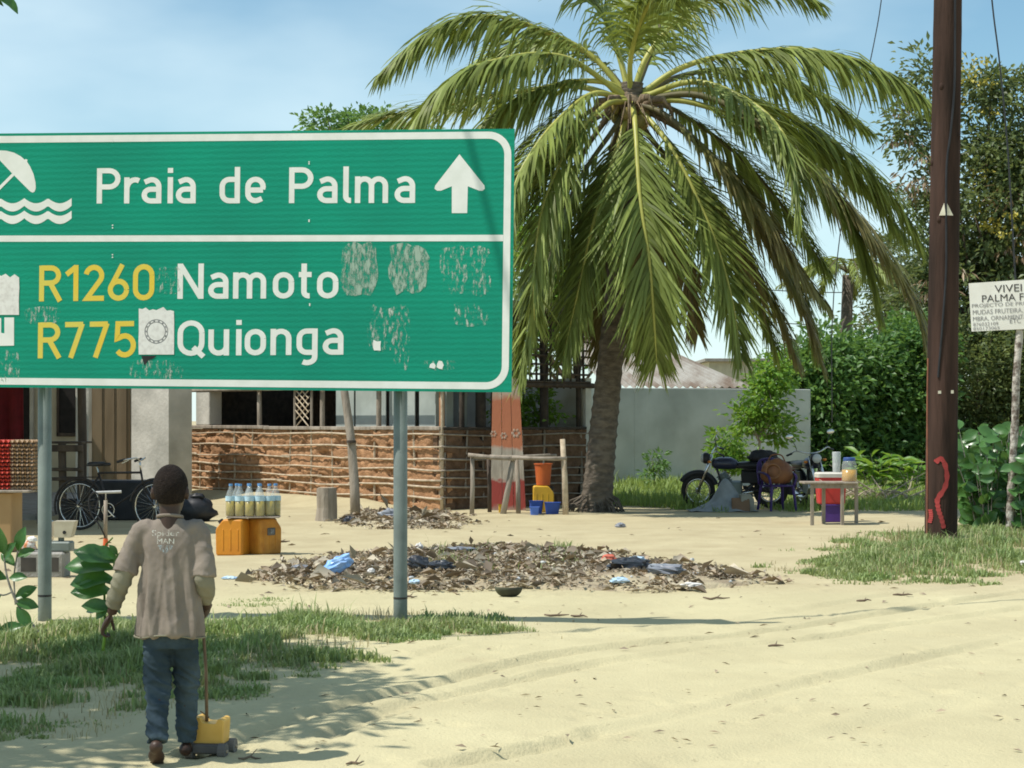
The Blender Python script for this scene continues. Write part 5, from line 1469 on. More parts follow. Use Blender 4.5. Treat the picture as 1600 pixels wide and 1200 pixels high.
def lathe(prof, n=14):
    vs_, fs = [], []
    for r, z in prof:
        for k in range(n): vs_.append((r * math.cos(2 * PI * k / n), r * math.sin(2 * PI * k / n), z))
    for i in range(len(prof) - 1):
        for k in range(n):
            k2 = (k + 1) % n; fs.append((i * n + k, i * n + k2, (i + 1) * n + k2, (i + 1) * n + k))
    fs.append(tuple(range(n))[::-1]); fs.append(tuple((len(prof) - 1) * n + k for k in range(n)))
    return vs_, fs
def lump(r, seed, amp=.25, nu=22, nv=14, freq=2.3):
    """crumpled rounded body"""
    pr = random.Random(seed); off = pr.uniform(0, 50)
    mb = MB(); mb.ell((0, 0, 0), (1, 1, 1), nu, nv)
    from mathutils import noise as mn
    out = []
    for v in mb.v:
        p = Vector(v); k = 1 + amp * mn.noise(p * freq + Vector((off, off * .7, 3))) + amp * .6 * mn.noise(p * freq * 2.6 + Vector((off, 1, off)))
        out.append((p.x * k * r[0], p.y * k * r[1], max(p.z * k * r[2], -r[2] * .75)))
    mb.v = out
    return mb

# ------------------------------------------------------------------ jerrycans and bottles on the sand
m_can = M('orange_yellow_plastic', (0.60, 0.24, 0.02), (0.52, 0.2, 0.02), rough=.5, scale=5, bump=.1)
m_can_shade = M('shaded_orange_plastic', (0.56, 0.25, 0.035), (0.42, 0.17, 0.025), rough=.55, scale=7, bump=.15)  # darker copy of the orange plastic for the can turned from the sun
m_can_yellow = M('yellow_plastic', (0.60, 0.36, 0.03), (0.48, 0.28, 0.03), rough=.5)
CAN = rround([(-.165, 0), (.165, 0), (.17, .31), (.075, .425), (-.165, .425)], .035)
def jerrycan(label, loc, rz, mat, flip=1, s=1.0, labelled=False, group='plastic jerrycans'):
    t = thing('jerrycan', label, 'jerrycan', loc=loc, rotz=rz, group=group)
    q = pillow([(x * s * flip, z * s) for x, z in CAN], .25 * s); o = recalc(q.build('body', mat, t, smooth=True))
    for p in o.data.polygons: p.use_smooth = len(p.vertices) == 4 and p.area < .004
    for sx in (-.09, .0, .09):
        q = MB(); q.cbox((sx * s * flip - .02 * flip, -.1245 * s, .19 * s), (.016 * s, .012, .24 * s), .004); q.build('rib', mat, t)
    q = MB(); c0 = Vector((.13 * flip * s, 0, .37 * s)); dd = Vector((.6 * flip, 0, .8)); q.tube([c0 - dd * .02, c0 + dd * .045 * s], .032 * s, 12); q.build('cap', m_black, t)
    if labelled:
        q = MB(); q.cbox((.0, -.129 * s, .27 * s), (.115, .012, .085), .004); lb = q.build('paper_label', M('dark_sticker', (.09, .09, .085), (.16, .15, .13), scale=18), t)
        q = MB(); q.cbox((.012, -.1365 * s, .272 * s), (.05, .004, .05), .001); q.build('label_picture', m_ink, lb)
    return t
gJ = G(364, 866); gK = G(409, 865)
jerrycan('orange jerrycan with sunlit face on the sand under the bottles, left of the two', (gJ.x, gJ.y, gz(gJ.x, gJ.y) - .01), math.radians(-14), m_can, flip=-1)
jerrycan('orange jerrycan with a dark sticker on its shaded face, right of the two', (gK.x + .02, gK.y + .04, gz(gK.x, gK.y) - .01), math.radians(48), m_can_shade, labelled=True)
m_pet = clearmat('clear_bottle_plastic', (.72, .78, .8), .2, .1)
m_fuel = clearmat('amber_fuel', (.42, .31, .02), .88, .2, (1, .8, .2))
m_blab = M('pale_blue_label', (.5, .64, .72), (.35, .55, .65), scale=25)
m_bcap = M('blue_cap', (.1, .25, .5), (.12, .3, .55))
me_b = {}
def bottle_parts(t, lab=True, s=1.0):
    q = MB(); q.add(*lathe([(.036 * s, 0), (.043 * s, .012), (.043 * s, .2 * s), (.041 * s, .215 * s), (.03 * s, .265 * s), (.016 * s, .3 * s), (.0145 * s, .325 * s)], 14)); q.build('shell', m_pet, t, smooth=True)
    q = MB(); q.add(*lathe([(.033 * s, .004), (.0405 * s, .014), (.0405 * s, .19 * s)], 14)); q.build('liquid', m_fuel, t, smooth=True)
    if lab: q = MB(); vs_, fs = lathe([(.0445 * s, .165 * s), (.0445 * s, .215 * s)], 14); q.add(vs_, fs[:-2]); q.build('label_band', m_blab, t, smooth=True)
    q = MB(); q.tube([(0, 0, .322 * s), (0, 0, .345 * s)], .0165 * s, 10); q.build('cap', m_bcap, t)
bt = None
ORD = ['first', 'second', 'third', 'fourth', 'fifth', 'sixth', 'seventh', 'eighth', 'ninth', 'tenth', 'eleventh', 'twelfth']
BLAB = ['amber fuel bottle on the jerrycans, %s from the left in the front row' % w for w in ORD[:5]] + ['amber fuel bottle on the jerrycans, %s from the left in the back row' % w for w in ORD[:4]]
zt = gz(gJ.x, gJ.y) + .43
# row along the cans: two staggered ranks
bsp = []
for px, dy in ((361, -.02), (376, -.05), (391, -.06), (407, -.05), (421, .0), (368, .11), (387, .1), (403, .12), (429, .1)):
    bsp.append((W(px, 800, gJ.y).x, gJ.y + dy))
q = MB(); q.cbox(((W(361, 0, gJ.y).x + W(431, 0, gJ.y).x) / 2, gJ.y + .03, zt + .004), (.60, .30, .016), .004, rotz(math.radians(4)))
tag(q.build('plank', m_wood_grey), 'thin grey plank across the jerrycans that carries the bottles', 'plank')
for k, (x, y) in enumerate(bsp):
    lab_ = 'clear plastic bottle half full of amber fuel standing on the orange jerrycans'
    if bt is None:
        bt = thing('fuel_bottle', BLAB[k], 'bottle', loc=(x, y, zt + .0125), group='fuel bottles on the jerrycans'); bottle_parts(bt, s=1.08); [setattr(c_, 'scale', (1.28, 1.28, 1)) for c_ in bt.children]
    else:
        c = copy_tree(bt); c.location = (x, y, zt + .0125); c.rotation_euler.z = k * .9; c['label'] = BLAB[k]

# ------------------------------------------------------------------ egg trays, stand, block, scale
Ye = FPX * CAMH / (862 - HOR)
xL, xR = W(-62, 0, Ye).x, W(18, 0, Ye).x
m_tan = M('tan_plywood', (0.44, 0.29, 0.14), (0.36, 0.23, 0.11), rough=.8, scale=4, stretch=(1, 1, .3))
bx = thing('wooden_box', 'tan plywood box stand under the egg trays at the left edge', 'box', loc=((xL + xR) / 2, Ye + .25, 0))
q = MB(); q.cbox(((xL + xR) / 2, Ye + .25, .34), (xR - xL, .5, .70), .012); q.build('case', m_tan, bx, world=True)
q = MB(); q.cbox(((xL + xR) / 2 + .1, Ye + .22, .705), (xR - xL + .24, .56, .028), .006); q.build('top_board', m_wood_grey, bx, world=True)
def tray_mesh():
    n = 31; vs_, fs = [], []
    for lay in (0, 1):
        for j in range(n):
            for i in range(n):
                x, y = (i / (n - 1) - .5) * .29, (j / (n - 1) - .5) * .29
                z = .022 + .018 * math.sin(i / (n - 1) * 5 * 2 * PI - PI / 2) * math.sin(j / (n - 1) * 5 * 2 * PI - PI / 2)
                vs_.append((x, y, z + (.004 if lay else 0)))
    N2 = n * n
    for j in range(n - 1):
        for i in range(n - 1):
            a = j * n + i
            fs.append((a, a + n, a + n + 1, a + 1)); fs.append((N2 + a, N2 + a + 1, N2 + a + n + 1, N2 + a + n))
    me = bpy.data.meshes.new('egg_tray'); me.from_pydata(vs_, [], fs); me.update(); return me
me_tray = tray_mesh(); me_tray.materials.append(M('red_moulded_plastic', (.62, .07, .04), (.5, .06, .04), rough=.5))
me_tray2 = me_tray.copy(); me_tray2.materials.clear(); me_tray2.materials.append(M('brown_moulded_pulp', (.45, .31, .19), (.36, .24, .15), rough=.9))
zT = .72
for s, (px, me_, nm) in enumerate(((-6, me_tray, 'red'), (32.5, me_tray2, 'tan'))):
    for k in range(13):
        o = bpy.data.objects.new('egg_tray', me_); COL.objects.link(o)
        o.location = (W(px, 0, Ye).x + rnd.uniform(-.006, .006), Ye + .22 + rnd.uniform(-.006, .006), zT + k * .0455); o.rotation_euler = (0, 0, rnd.uniform(-.05, .05))
        if k == 12: tag(o, 'topmost %s egg tray of its stack at the left edge' % nm, 'egg tray', nm + ' egg trays')
        elif k == 0: tag(o, 'bottom %s egg tray of its stack, lying on the grey board' % nm, 'egg tray', nm + ' egg trays')
        else: tag(o, '%s egg tray, %s from the top of its stack on the tan box' % (nm, ORD[12 - k]), 'egg tray', nm + ' egg trays')
Yb = FPX * CAMH / (903 - HOR)
cbk = thing('concrete_block', 'rough weathered concrete block lying on the sand behind the left signpost', 'block', loc=(W(62, 0, Yb).x, Yb + .15, 0))
q = MB(); q.cbox((0, 0, .12), (.47, .3, .26), .02); o = q.build('body', m_concrete, cbk)
for sx in (-.11, .11):  # flat dark plates painted for the shade inside the hollows
    q = MB(); q.cbox((sx, -.1505, .13), (.15, .004, .14), .002); q.build('hollow_shade', M('hollow_shade_dark', (.05, .045, .04), (.08, .07, .06)), cbk)
scl = thing('kitchen_scale', 'pale boxy kitchen scale with tray standing on the concrete block', 'scale', loc=(W(90, 0, Yb).x, Yb + .15, .25))
m_scale = M('dirty_cream_enamel', (.5, .45, .34), (.38, .33, .24), rough=.5)
q = MB(); q.cbox((0, 0, .05), (.22, .2, .1), .015); q.build('body', m_steel, scl)
q = MB(); q.prism([(-.07, 0), (.09, 0), (.13, .16), (-.075, .16)], (0.02, -.08, .14), (1, 0, 0), (0, 0, 1), (0, .16, 0)); hp = q.build('hopper', m_scale, scl)
q = MB(); q.tube([(.05, -.083, .19), (.05, -.08, .19)], .018, 12); q.build('bolt_hole', m_black, hp)
q = MB(); q.tube([(0, 0, .09), (0, 0, .145)], .03, 10); q.build('neck', m_steel, scl)
q = MB(); q.cbox((-.1, -.03, .205), (.05, .1, .2), .01); q.build('side_plate', m_chrome, scl)
bg_ = thing('plastic_bundle', 'small crumpled orange and white plastic bundle on the concrete block', 'bundle', loc=(W(40, 0, Yb).x, Yb + .13, .25 + .045))
lump((.07, .07, .06), 3, .3).build('wrap', M('orange_white_plastic', (.55, .2, .08), (.65, .6, .55), scale=14, lo=.45, hi=.55), bg_, smooth=True)
q = lump((.05, .04, .03), 4, .3); q.v = [(a + .03, b, c + .07) for a, b, c in q.v]; q.build('white_knot', m_paper, bg_, smooth=True)

# dark wooden stand, hanging red cloth, black sack
Yd = 28.4
sd = thing('wooden_stand', 'dark wooden market stand in the shade of the porch beside the bicycle', 'stand', loc=(W(98, 0, Yd).x, Yd, 0))
for px in (62, 97, 126): q = MB(); q.tube([W(px, 836, Yd), W(px + 1, 760, Yd), W(px, 692, Yd)], .06 if px == 97 else .045, 8); q.build('leg', m_wood_dark, sd, world=True)
for y, th in ((700, .1), (733, .05), (748, .05)):
    a, b = W(48, y, Yd - .07), W(129, y + 1, Yd - .07)
    q = MB(); q.cbox((a + b) / 2, ((b - a).length, .1, th), .01); q.build('rail', m_wood_dark, sd, world=True)
q = MB(); a, b = W(50, 697, Yd), W(128, 697, Yd); q.cbox(((a.x + b.x) / 2, Yd + .35, a.z + .05), (b.x - a.x, .7, .03), .006); q.build('top', m_wood_dark, sd, world=True)
dk = thing('covered_crate', 'large crate under a dark cover in the porch shade behind the bicycle', 'crate', loc=(W(190, 0, 29.2).x, 29.5, 0))
q = MB(); q.cbox((0, 0, .30), (1.15, .6, .62), .03); q.build('cover', m_black, dk)
for sx in (-.5, .5): q = MB(); q.cbox((sx, -.305, .3), (.05, .015, .6), .004); q.build('batten', m_wood_dark, dk)
dk2 = thing('black_tub', 'round black tub on the porch floor left of the bicycle', 'tub', loc=(W(118, 0, 27.6).x, 27.6, 0))
q = MB(); q.add(*lathe([(.2, 0), (.26, .36), (.28, .38), (.26, .36), (.19, .03)], 22)); q.build('tub', m_black, dk2)
q = MB(); q.torus((0, 0, .38), .27, .014, 'Z', 24, 6); q.build('rim', m_black, dk2)
rc = thing('red_cloth', 'dark red cloth hanging in the shop doorway at the left edge', 'cloth', loc=(W(10, 0, 34).x, 34, W(10, 690, 34).z))
mb = MB(); vs_, fs = [], []
for j in range(12):
    for i in range(20):
        u = i / 19; p = W(-16 + 52 * u, 585 + 108 * j / 11, 34); vs_.append((p.x, p.y + .05 * math.sin(u * 15) * (.3 + j / 11), p.z))
for j in range(11):
    for i in range(19): a = j * 20 + i; fs.append((a, a + 1, a + 21, a + 20))
mb.add(vs_, fs); o = mb.build('drape', M('dark_red_cotton', (.16, .015, .02), (.11, .012, .015), rough=.95), rc, world=True, smooth=True)
o.modifiers.new('thick', 'SOLIDIFY').thickness = .01
q = MB(); q.tube([W(-40, 584, 34), W(60, 584, 34)], .012, 6); q.build('hanging_rod', m_wood_dark, rc, world=True)
sk = thing('black_sack', 'bulging black plastic sack slumped against the porch pier behind the boy', 'sack', loc=(W(300, 0, 29).x, 29, .16))
lump((.34, .27, .23), 8, .26).build('bag', m_black, sk, smooth=True)
q = lump((.11, .05, .05), 9, .3); q.v = [(a + .1, b - .1, c + .22) for a, b, c in q.v]; q.build('tied_neck', m_black, sk, smooth=True)

# ------------------------------------------------------------------ bicycle
def wheel(t, c, R, tyre_r, hub_w, spokes, axis='Y', disc=None):
    q = MB(); q.torus(c, R - tyre_r, tyre_r, axis, 36, 8); w = q.build('wheel', m_rubber, t, smooth=True)
    q = MB(); q.torus(c, R - 2.2 * tyre_r, tyre_r * .5, axis, 36, 6); q.build('rim', m_chrome, w, smooth=True)
    q = MB(); c = Vector(c)
    q.tube([c + Vector((0, -hub_w, 0)), c + Vector((0, hub_w, 0))], tyre_r * 1.1, 10)
    for k in range(spokes):
        a = 2 * PI * k / spokes; q.tube([c + Vector((0, hub_w * (1 if k % 2 else -1) * .8, 0)), c + Vector((math.cos(a) * (R - 2.2 * tyre_r), 0, math.sin(a) * (R - 2.2 * tyre_r)))], .0025 if tyre_r < .03 else .004, 4)
    q.build('spokes', m_chrome, w)
    return w
bi_ = thing('bicycle', 'old black roadster bicycle parked in the porch shade', 'bicycle', loc=(W(182, 0, 26.6).x, 26.6, 0), rotz=math.radians(-12))
m_bike = M('worn_black_enamel', (.02, .02, .022), (.045, .035, .03), rough=.4, scale=10)
RW_ = (-.55, 0, .345); FW_ = (.58, 0, .345)
wheel(bi_, RW_, .345, .02, .05, 28); wheel(bi_, FW_, .345, .02, .045, 28)
q = MB(); bb = Vector((-.1, 0, .29)); stp_ = Vector((-.27, 0, .80)); hd0, hd1 = Vector((.40, 0, .62)), Vector((.36, 0, .84))
for a, b in ((bb, stp_), (bb, hd0), (stp_, hd1 + Vector((0, 0, -.03))), (hd0, hd1)): q.tube([a, b], .016, 8)
for s in (-.05, .05):
    q.tube([bb + Vector((0, s * .5, 0)), Vector((-.55, s, .345))], .009, 6); q.tube([stp_ + Vector((.01, s * .3, -.04)), Vector((-.55, s, .345))], .009, 6)
q.build('frame', m_bike, bi_, smooth=True)
q = MB()
for s in (-.045, .045): q.tube(catmull([hd0 + Vector((0, s * .7, 0)), Vector((.47, s, .48)), Vector((.58, s, .345))], 8), .011, 6)
q.build('fork', m_bike, bi_, smooth=True)
q = MB(); q.tube(catmull([Vector((.20, -.30, .98)), Vector((.30, -.27, 1.0)), Vector((.36, -.14, 1.01)), Vector((.35, 0, .97)), Vector((.36, .14, 1.01)), Vector((.30, .27, 1.0)), Vector((.20, .30, .98))], 30), .0115, 8); q.tube([hd1, (.345, 0, .98)], .013, 8); hb = q.build('handlebar', m_chrome, bi_, smooth=True)
for s in (-1, 1): q = MB(); q.tube([(.25, .285 * s, .995), (.14, .305 * s, .96)], .018, 8); q.build('grip', m_black, hb)
for s in (-1, 1): q = MB(); q.tube([(.30, .27 * s, .985), (.2, .27 * s, .945)], .006, 6); q.build('brake_lever', m_chrome, hb)
q = MB(); q.tube([stp_, stp_ + Vector((-.03, 0, .1))], .012, 8); q.build('seat_post', m_chrome, bi_)
q = MB(); q.loft([(-.33, 0, .895, .11, .085), (-.31, 0, .91, .13, .1), (-.30, 0, .935, .13, .1), (-.29, 0, .955, .11, .08)], 18); q.loft([(-.16, 0, .90, .07, .028), (-.16, 0, .925, .08, .034), (-.17, 0, .945, .07, .028)], 12); q.build('saddle', m_black, bi_, smooth=True)
for c, a0, a1 in ((RW_, math.radians(20), math.radians(200)), (FW_, math.radians(20), math.radians(170))):
    q = MB(); q.torus(c, .375, .018, 'Y', 18, 6, a0, a1); q.build('mudguard', m_bike, bi_, smooth=True)
q = MB()
for s in (-.06, 0, .06): q.tube([(-.32, s, .74), (-.82, s, .74)], .006, 5)
for s in (-.07, .07): q.tube([(-.55, s, .345), (-.75, s * .9, .74)], .006, 5)
q.tube([(-.80, -.07, .74), (-.80, .07, .74)], .006, 5); q.tube([(-.45, -.07, .74), (-.45, .07, .74)], .006, 5); q.build('rack', m_bike, bi_)
q = MB(); q.torus((-.1, -.05, .29), .09, .006, 'Y', 24, 6); q.tube([(-.1, -.05, .29), (-.1, -.12, .29)], .012, 8)
q.tube([(-.1, -.08, .29), (.02, -.085, .18)], .009, 6); q.tube([(-.1, .08, .29), (-.22, .085, .40)], .009, 6); q.build('crank', m_chrome, bi_)
for p in ((.02, -.13, .18), (-.22, .13, .40)): q = MB(); q.cbox(p, (.09, .07, .022), .005); q.build('pedal', m_rubber, bi_)
q = MB(); q.tube([(-.3, .06, .3), (-.36, .2, .01)], .009, 6); q.build('kickstand', m_chrome, bi_)

# floor pump
Yq = FPX * CAMH / (852 - HOR)
pm = thing('floor_pump', 'grey floor pump with curled hose and orange foot standing by the bicycle', 'pump', loc=(W(165, 0, Yq).x, Yq, gz(W(165, 0, Yq).x, Yq)))
q = MB(); q.tube([(0, 0, .08), (0.0, 0, .56)], .024, 12); q.build('barrel', M('tan_grey_tube', (.33, .27, .2), (.25, .2, .16), rough=.6), pm, smooth=True)
q = MB(); q.tube([(0, 0, .0), (0, 0, .09)], [.035, .028], 12); q.build('foot', M('orange_plastic', (.7, .14, .04), (.6, .11, .04), rough=.5), pm)
q = MB(); q.tube([(0, 0, .55), (0, 0, .66)], .008, 8); q.build('rod', m_chrome, pm)
q = MB(); q.tube([(-.12, 0, .655), (.19, .02, .665)], .017, 10); q.build('handle', M('pale_grey_plastic', (.5, .5, .48), (.4, .4, .38)), pm)
q = MB(); q.tube(catmull([(0, -.02, .10), (-.06, -.05, .25), (-.16, -.04, .38), (-.2, -.03, .55), (-.14, -.03, .66), (-.08, -.02, .6), (-.12, -.02, .42), (-.04, -.03, .30)], 40), .009, 7); q.build('hose', m_black, pm, smooth=True)

# ------------------------------------------------------------------ stick table and water vessels by the hut
Ys = 31.0
stt = thing('stick_table', 'rickety pole frame table in front of the hut by the painted board', 'table', loc=(W(805, 0, Ys).x, Ys, 0))
for (x0, y0), (x1, y1), dy, r, mt in (((737, 808), (738, 713), 0, .038, m_wood_grey), ((784, 810), (802, 714), .0, .05, m_wood_grey), ((810, 800), (807, 716), .4, .04, m_wood_grey), ((884, 808), (879, 686), -.05, .05, m_stick), ((765, 800), (763, 716), .6, .035, m_wood_dark)):
    q = MB(); q.tube([W(x0, y0 + 4, Ys + dy), W((x0 + x1) / 2 + 1, (y0 + y1) / 2, Ys + dy), W(x1, y1, Ys + dy)], [r, r * .95, r * .85], 8); q.build('leg', mt, stt, world=True, smooth=True)
for (x0, y0), (x1, y1), dy, r in (((731, 711), (806, 717), -.06, .036), ((800, 715), (886, 716), -.08, .03), ((740, 714), (870, 712), .5, .03), ((765, 713), (880, 718), .25, .028), ((735, 715), (860, 711), .15, .024)):
    q = MB(); q.tube([W(x0, y0, Ys + dy), W((x0 + x1) / 2, (y0 + y1) / 2 + 1, Ys + dy), W(x1, y1, Ys + dy)], r, 7); q.build('top_pole', m_wood_grey, stt, world=True, smooth=True)
Yv = 31.7
def bucket(name, label, loc, r0, r1, h, mat, cat='bucket', group=None, sq=False, rz=0):
    t = thing(name, label, cat, loc=loc, rotz=rz, group=group)
    q = MB()
    if sq:
        q.loft([(0, 0, 0, r0[0], r0[1]), (0, 0, h, r1[0], r1[1]), (0, 0, h + .003, r1[0] + .012, r1[1] + .012), (0, 0, h - .006, r1[0] - .008, r1[1] - .008), (0, 0, .02, r0[0] - .01, r0[1] - .01)], 28, 7)
    else: q.add(*lathe([(r0 * .96, 0), (r0, .01), (r1, h), (r1 + .012, h + .004), (r1 + .012, h - .012), (r1 - .008, h - .008), (r0 - .012, .02)], 22))
    q.build('tub', mat, t, smooth=False)
    if not sq:
        q = MB(); q.torus((0, 0, h - .01), r1 + .008, .004, 'X', 18, 5, 0, PI); q.build('handle', m_steel, t)
    return t
xa = W(849, 0, Yv).x
jerrycan('yellow jerrycan under the orange bucket behind the stick table', (xa, Yv + .12, 0), 0, m_can_yellow, s=1.05)
bucket('bucket', 'orange plastic bucket standing on the yellow jerrycan behind the stick table', (xa, Yv + .12, .45), .115, .145, .36, M('deep_orange_plastic', (.55, .13, .03), (.46, .1, .03), rough=.5))
m_blue = M('blue_plastic', (.035, .09, .36), (.03, .07, .28), rough=.45); m_blue_l = M('light_blue_plastic', (.1, .2, .62), (.09, .17, .5), rough=.45)
bucket('basin', 'dark blue square basin on the ground under the stick table, right one', (W(863, 0, Yv - .5).x, Yv - .5, 0), (.10, .09), (.13, .12), .19, m_blue, 'basin', sq=True)
bucket('basin', 'dark blue square basin on the ground under the stick table, left one', (W(838, 0, Yv - .45).x, Yv - .42, 0), (.09, .09), (.115, .115), .21, m_blue, 'basin', sq=True)
bucket('small_tub', 'small bright blue tub in front of the dark blue basins', (W(835, 0, Yv - .8).x, Yv - .8, 0), (.062, .06), (.075, .07), .13, m_blue_l, 'tub', sq=True)
bucket('small_tub', 'small yellow tub on the ground at the foot of the painted board', (W(785, 0, Yv).x, Yv - .1, 0), (.06, .06), (.065, .065), .14, m_can_yellow, 'tub', sq=True)

# painted boards standing against the hut
def board_mat():
    m = M('peeling_painted_planks', (.40, .36, .29), (.27, .24, .19), rough=.85, scale=9, stretch=(1, 1, .2), bump=.3)
    N, L = m.node_tree.nodes, m.node_tree.links
    b = N['Principled BSDF']; src = b.inputs['Base Color'].links[0].from_socket
    tc = N.new('ShaderNodeTexCoord'); sp = N.new('ShaderNodeSeparateXYZ'); L.new(tc.outputs['Object'], sp.inputs[0])
    nz = N.new('ShaderNodeTexNoise'); nz.inputs['Scale'].default_value = 7; L.new(tc.outputs['Object'], nz.inputs['Vector'])
    ma = N.new('ShaderNodeMath'); ma.operation = 'MULTIPLY_ADD'; ma.inputs[1].default_value = .22; L.new(nz.outputs['Fac'], ma.inputs[0]); L.new(sp.outputs['Z'], ma.inputs[2])
    mr = N.new('ShaderNodeMapRange'); mr.inputs['From Max'].default_value = 2.4; L.new(ma.outputs[0], mr.inputs['Value'])
    rp = N.new('ShaderNodeValToRGB'); L.new(mr.outputs['Result'], rp.inputs['Fac'])
    els = [(0, (.30, .27, .22), .2), (.09, (.27, .05, .04), 1), (.25, (.27, .05, .04), 1), (.275, (.4, .36, .3), 0), (.455, (.4, .36, .3), 0), (.50, (.40, .15, .075), 1), (.82, (.38, .14, .075), 1), (.93, (.42, .36, .28), 0)]
    e = rp.color_ramp.elements
    while len(e) < len(els): e.new(.5)
    for k, (p_, c_, a_) in enumerate(els): e[k].position = p_; e[k].color = (*c_, a_)
    mx = N.new('ShaderNodeMix'); mx.data_type = 'RGBA'; L.new(rp.outputs['Alpha'], mx.inputs['Factor']); L.new(src, mx.inputs['A']); L.new(rp.outputs['Color'], mx.inputs['B'])
    L.new(mx.outputs['Result'], b.inputs['Base Color']); return m
Yo = 32.25
pb = thing('painted_board', 'tall leaning plank board painted orange and red with white blossoms', 'board', loc=(W(793, 0, Yo).x, Yo, 0))
m_board = board_mat()
edges_b = (766, 785, 803, 822); edges_t = (769, 783, 797, 811)
for k in range(3):
    mb = MB()
    zb, zt2 = 0.0, 2.35
    def bp_(e, z, top, dy):
        p0 = W(edges_b[e], 0, Yo).x; p1 = W(edges_t[e], 0, Yo).x
        return Vector((p0 + (p1 - p0) * z / zt2, Yo + .32 * z / zt2 + dy, z))
    g = .004
    c = [bp_(k, zb, 0, 0) + Vector((g, 0, 0)), bp_(k + 1, zb, 0, 0) - Vector((g, 0, 0)), bp_(k + 1, zt2 - .05 * k, 0, 0) - Vector((g, 0, 0)), bp_(k, zt2 - .05 * k, 0, 0) + Vector((g, 0, 0))]
    mb.add(c + [p_ + Vector((0, .025, 0)) for p_ in c], [(0, 1, 2, 3), (7, 6, 5, 4), (0, 4, 5, 1), (1, 5, 6, 2), (2, 6, 7, 3), (3, 7, 4, 0)]); mb.build('plank', m_board, pb, world=True)
m_bloss = M('chalky_white_paint', (.56, .48, .40), (.42, .26, .18), rough=.95, scale=20)
for px, py, r in ((771, 678, .04), (787, 681, .042), (806, 677, .055)):
    mb = MB(); c = W(px, py, Yo); c.y = Yo + .32 * c.z / 2.35 - .006
    for a in range(6):
        an = a * PI / 3; d = Vector((math.cos(an), .136 * math.sin(an), math.sin(an)))
        mb.ell(c + d * r * 1.0, (r * .42, .004, r * .5), 8, 5)
    mb.build('blossom_mark', m_bloss, pb, world=True)

# ------------------------------------------------------------------ drinks table, cooler, chair, motorcycles
Yt2 = 28.0
tb = thing('drinks_table', 'small low wooden table with thin legs at the edge of the yard', 'table', loc=(W(1300, 0, Yt2).x, Yt2, 0))
a, b = W(1256, 0, Yt2).x, W(1341, 0, Yt2).x
q = MB(); q.cbox(((a + b) / 2, Yt2 + .22, .615), (b - a, .5, .03), .006); q.build('top', m_wood_grey, tb, world=True)
q = MB(); q.cbox(((a + b) / 2 + .05, Yt2 + .02, .57), (b - a - .14, .025, .07), .004); q.build('apron', m_wood_grey, tb, world=True)
for px, dy in ((1269, .02), (1316, .02), (1287, .42), (1338, .42)):
    x = W(px, 0, Yt2 + dy).x; q = MB(); q.cbox((x, Yt2 + dy, .29), (.05, .05, .62), .006); q.build('leg', m_wood_grey, tb, world=True)
jar = thing('juice_jar', 'large clear jar of orange drink with blue lid on the small table', 'jar', loc=(W(1327, 0, Yt2 + .2).x, Yt2 + .2, .631))
q = MB(); q.add(*lathe([(.105, 0), (.112, .015), (.112, .24), (.10, .285), (.085, .31)], 20)); q.build('shell', m_pet, jar, smooth=True)
q = MB(); q.add(*lathe([(.101, .004), (.108, .016), (.108, .175)], 20)); q.build('drink', clearmat('orange_drink', (.62, .34, .03), .85, .2, (1, .7, .2)), jar, smooth=True)
q = MB(); q.add(*lathe([(.09, .305), (.09, .345), (.08, .355)], 20)); q.build('lid', M('dark_blue_lid', (.04, .1, .3), (.04, .08, .25), rough=.4), jar)
Yc = 28.9
cr = thing('purple_crate', 'purple plastic crate on the ground that carries the cooler', 'crate', loc=(W(1299, 0, Yc).x, Yc, 0))
m_purple = M('purple_plastic', (.09, .04, .22), (.07, .03, .17), rough=.45)
q = MB(); q.cbox((0, 0, .13), (.26, .26, .27), .015); q.build('tub', m_purple, cr)
q = MB(); q.cbox((0, -.005, .255), (.29, .29, .03), .008); q.build('rim', m_purple, cr)
co = thing('cool_box', 'red cool box with white lid behind the small table', 'cooler', loc=(W(1298, 0, Yc).x, Yc, .272))
q = MB(); q.loft([(0, 0, 0, .19, .14), (0, 0, .02, .20, .15), (0, 0, .40, .225, .165)], 32, 8); q.build('body', M('red_plastic', (.55, .05, .045), (.45, .045, .04), rough=.45), co)
q = MB(); q.loft([(0, 0, .40, .232, .172), (0, 0, .455, .236, .176), (0, 0, .475, .215, .155)], 32, 8); q.build('lid', M('dirty_white_plastic', (.66, .63, .56), (.55, .52, .45), rough=.5), co)
q = MB(); q.tube([(-.2, -.16, .37), (-.1, -.2, .3), (.1, -.2, .3), (.2, -.16, .37)], .009, 6); q.build('handle', m_bloss, co)
cp = thing('clear_tumbler', 'tall clear plastic tumbler standing on the lid of the red cooler', 'tumbler', loc=(W(1307, 0, Yc).x, Yc, .272 + .475))
q = MB(); q.add(*lathe([(.055, 0), (.058, .012), (.066, .30), (.062, .31)], 18)); q.build('wall', clearmat('cloudy_plastic', (.55, .58, .57), .6, .25), cp, smooth=True)
q = MB(); q.add(*lathe([(.05, .01), (.056, .14)], 16)); q.build('content', clearmat('grey_ice', (.5, .52, .5), .6, .3), cp, smooth=True)

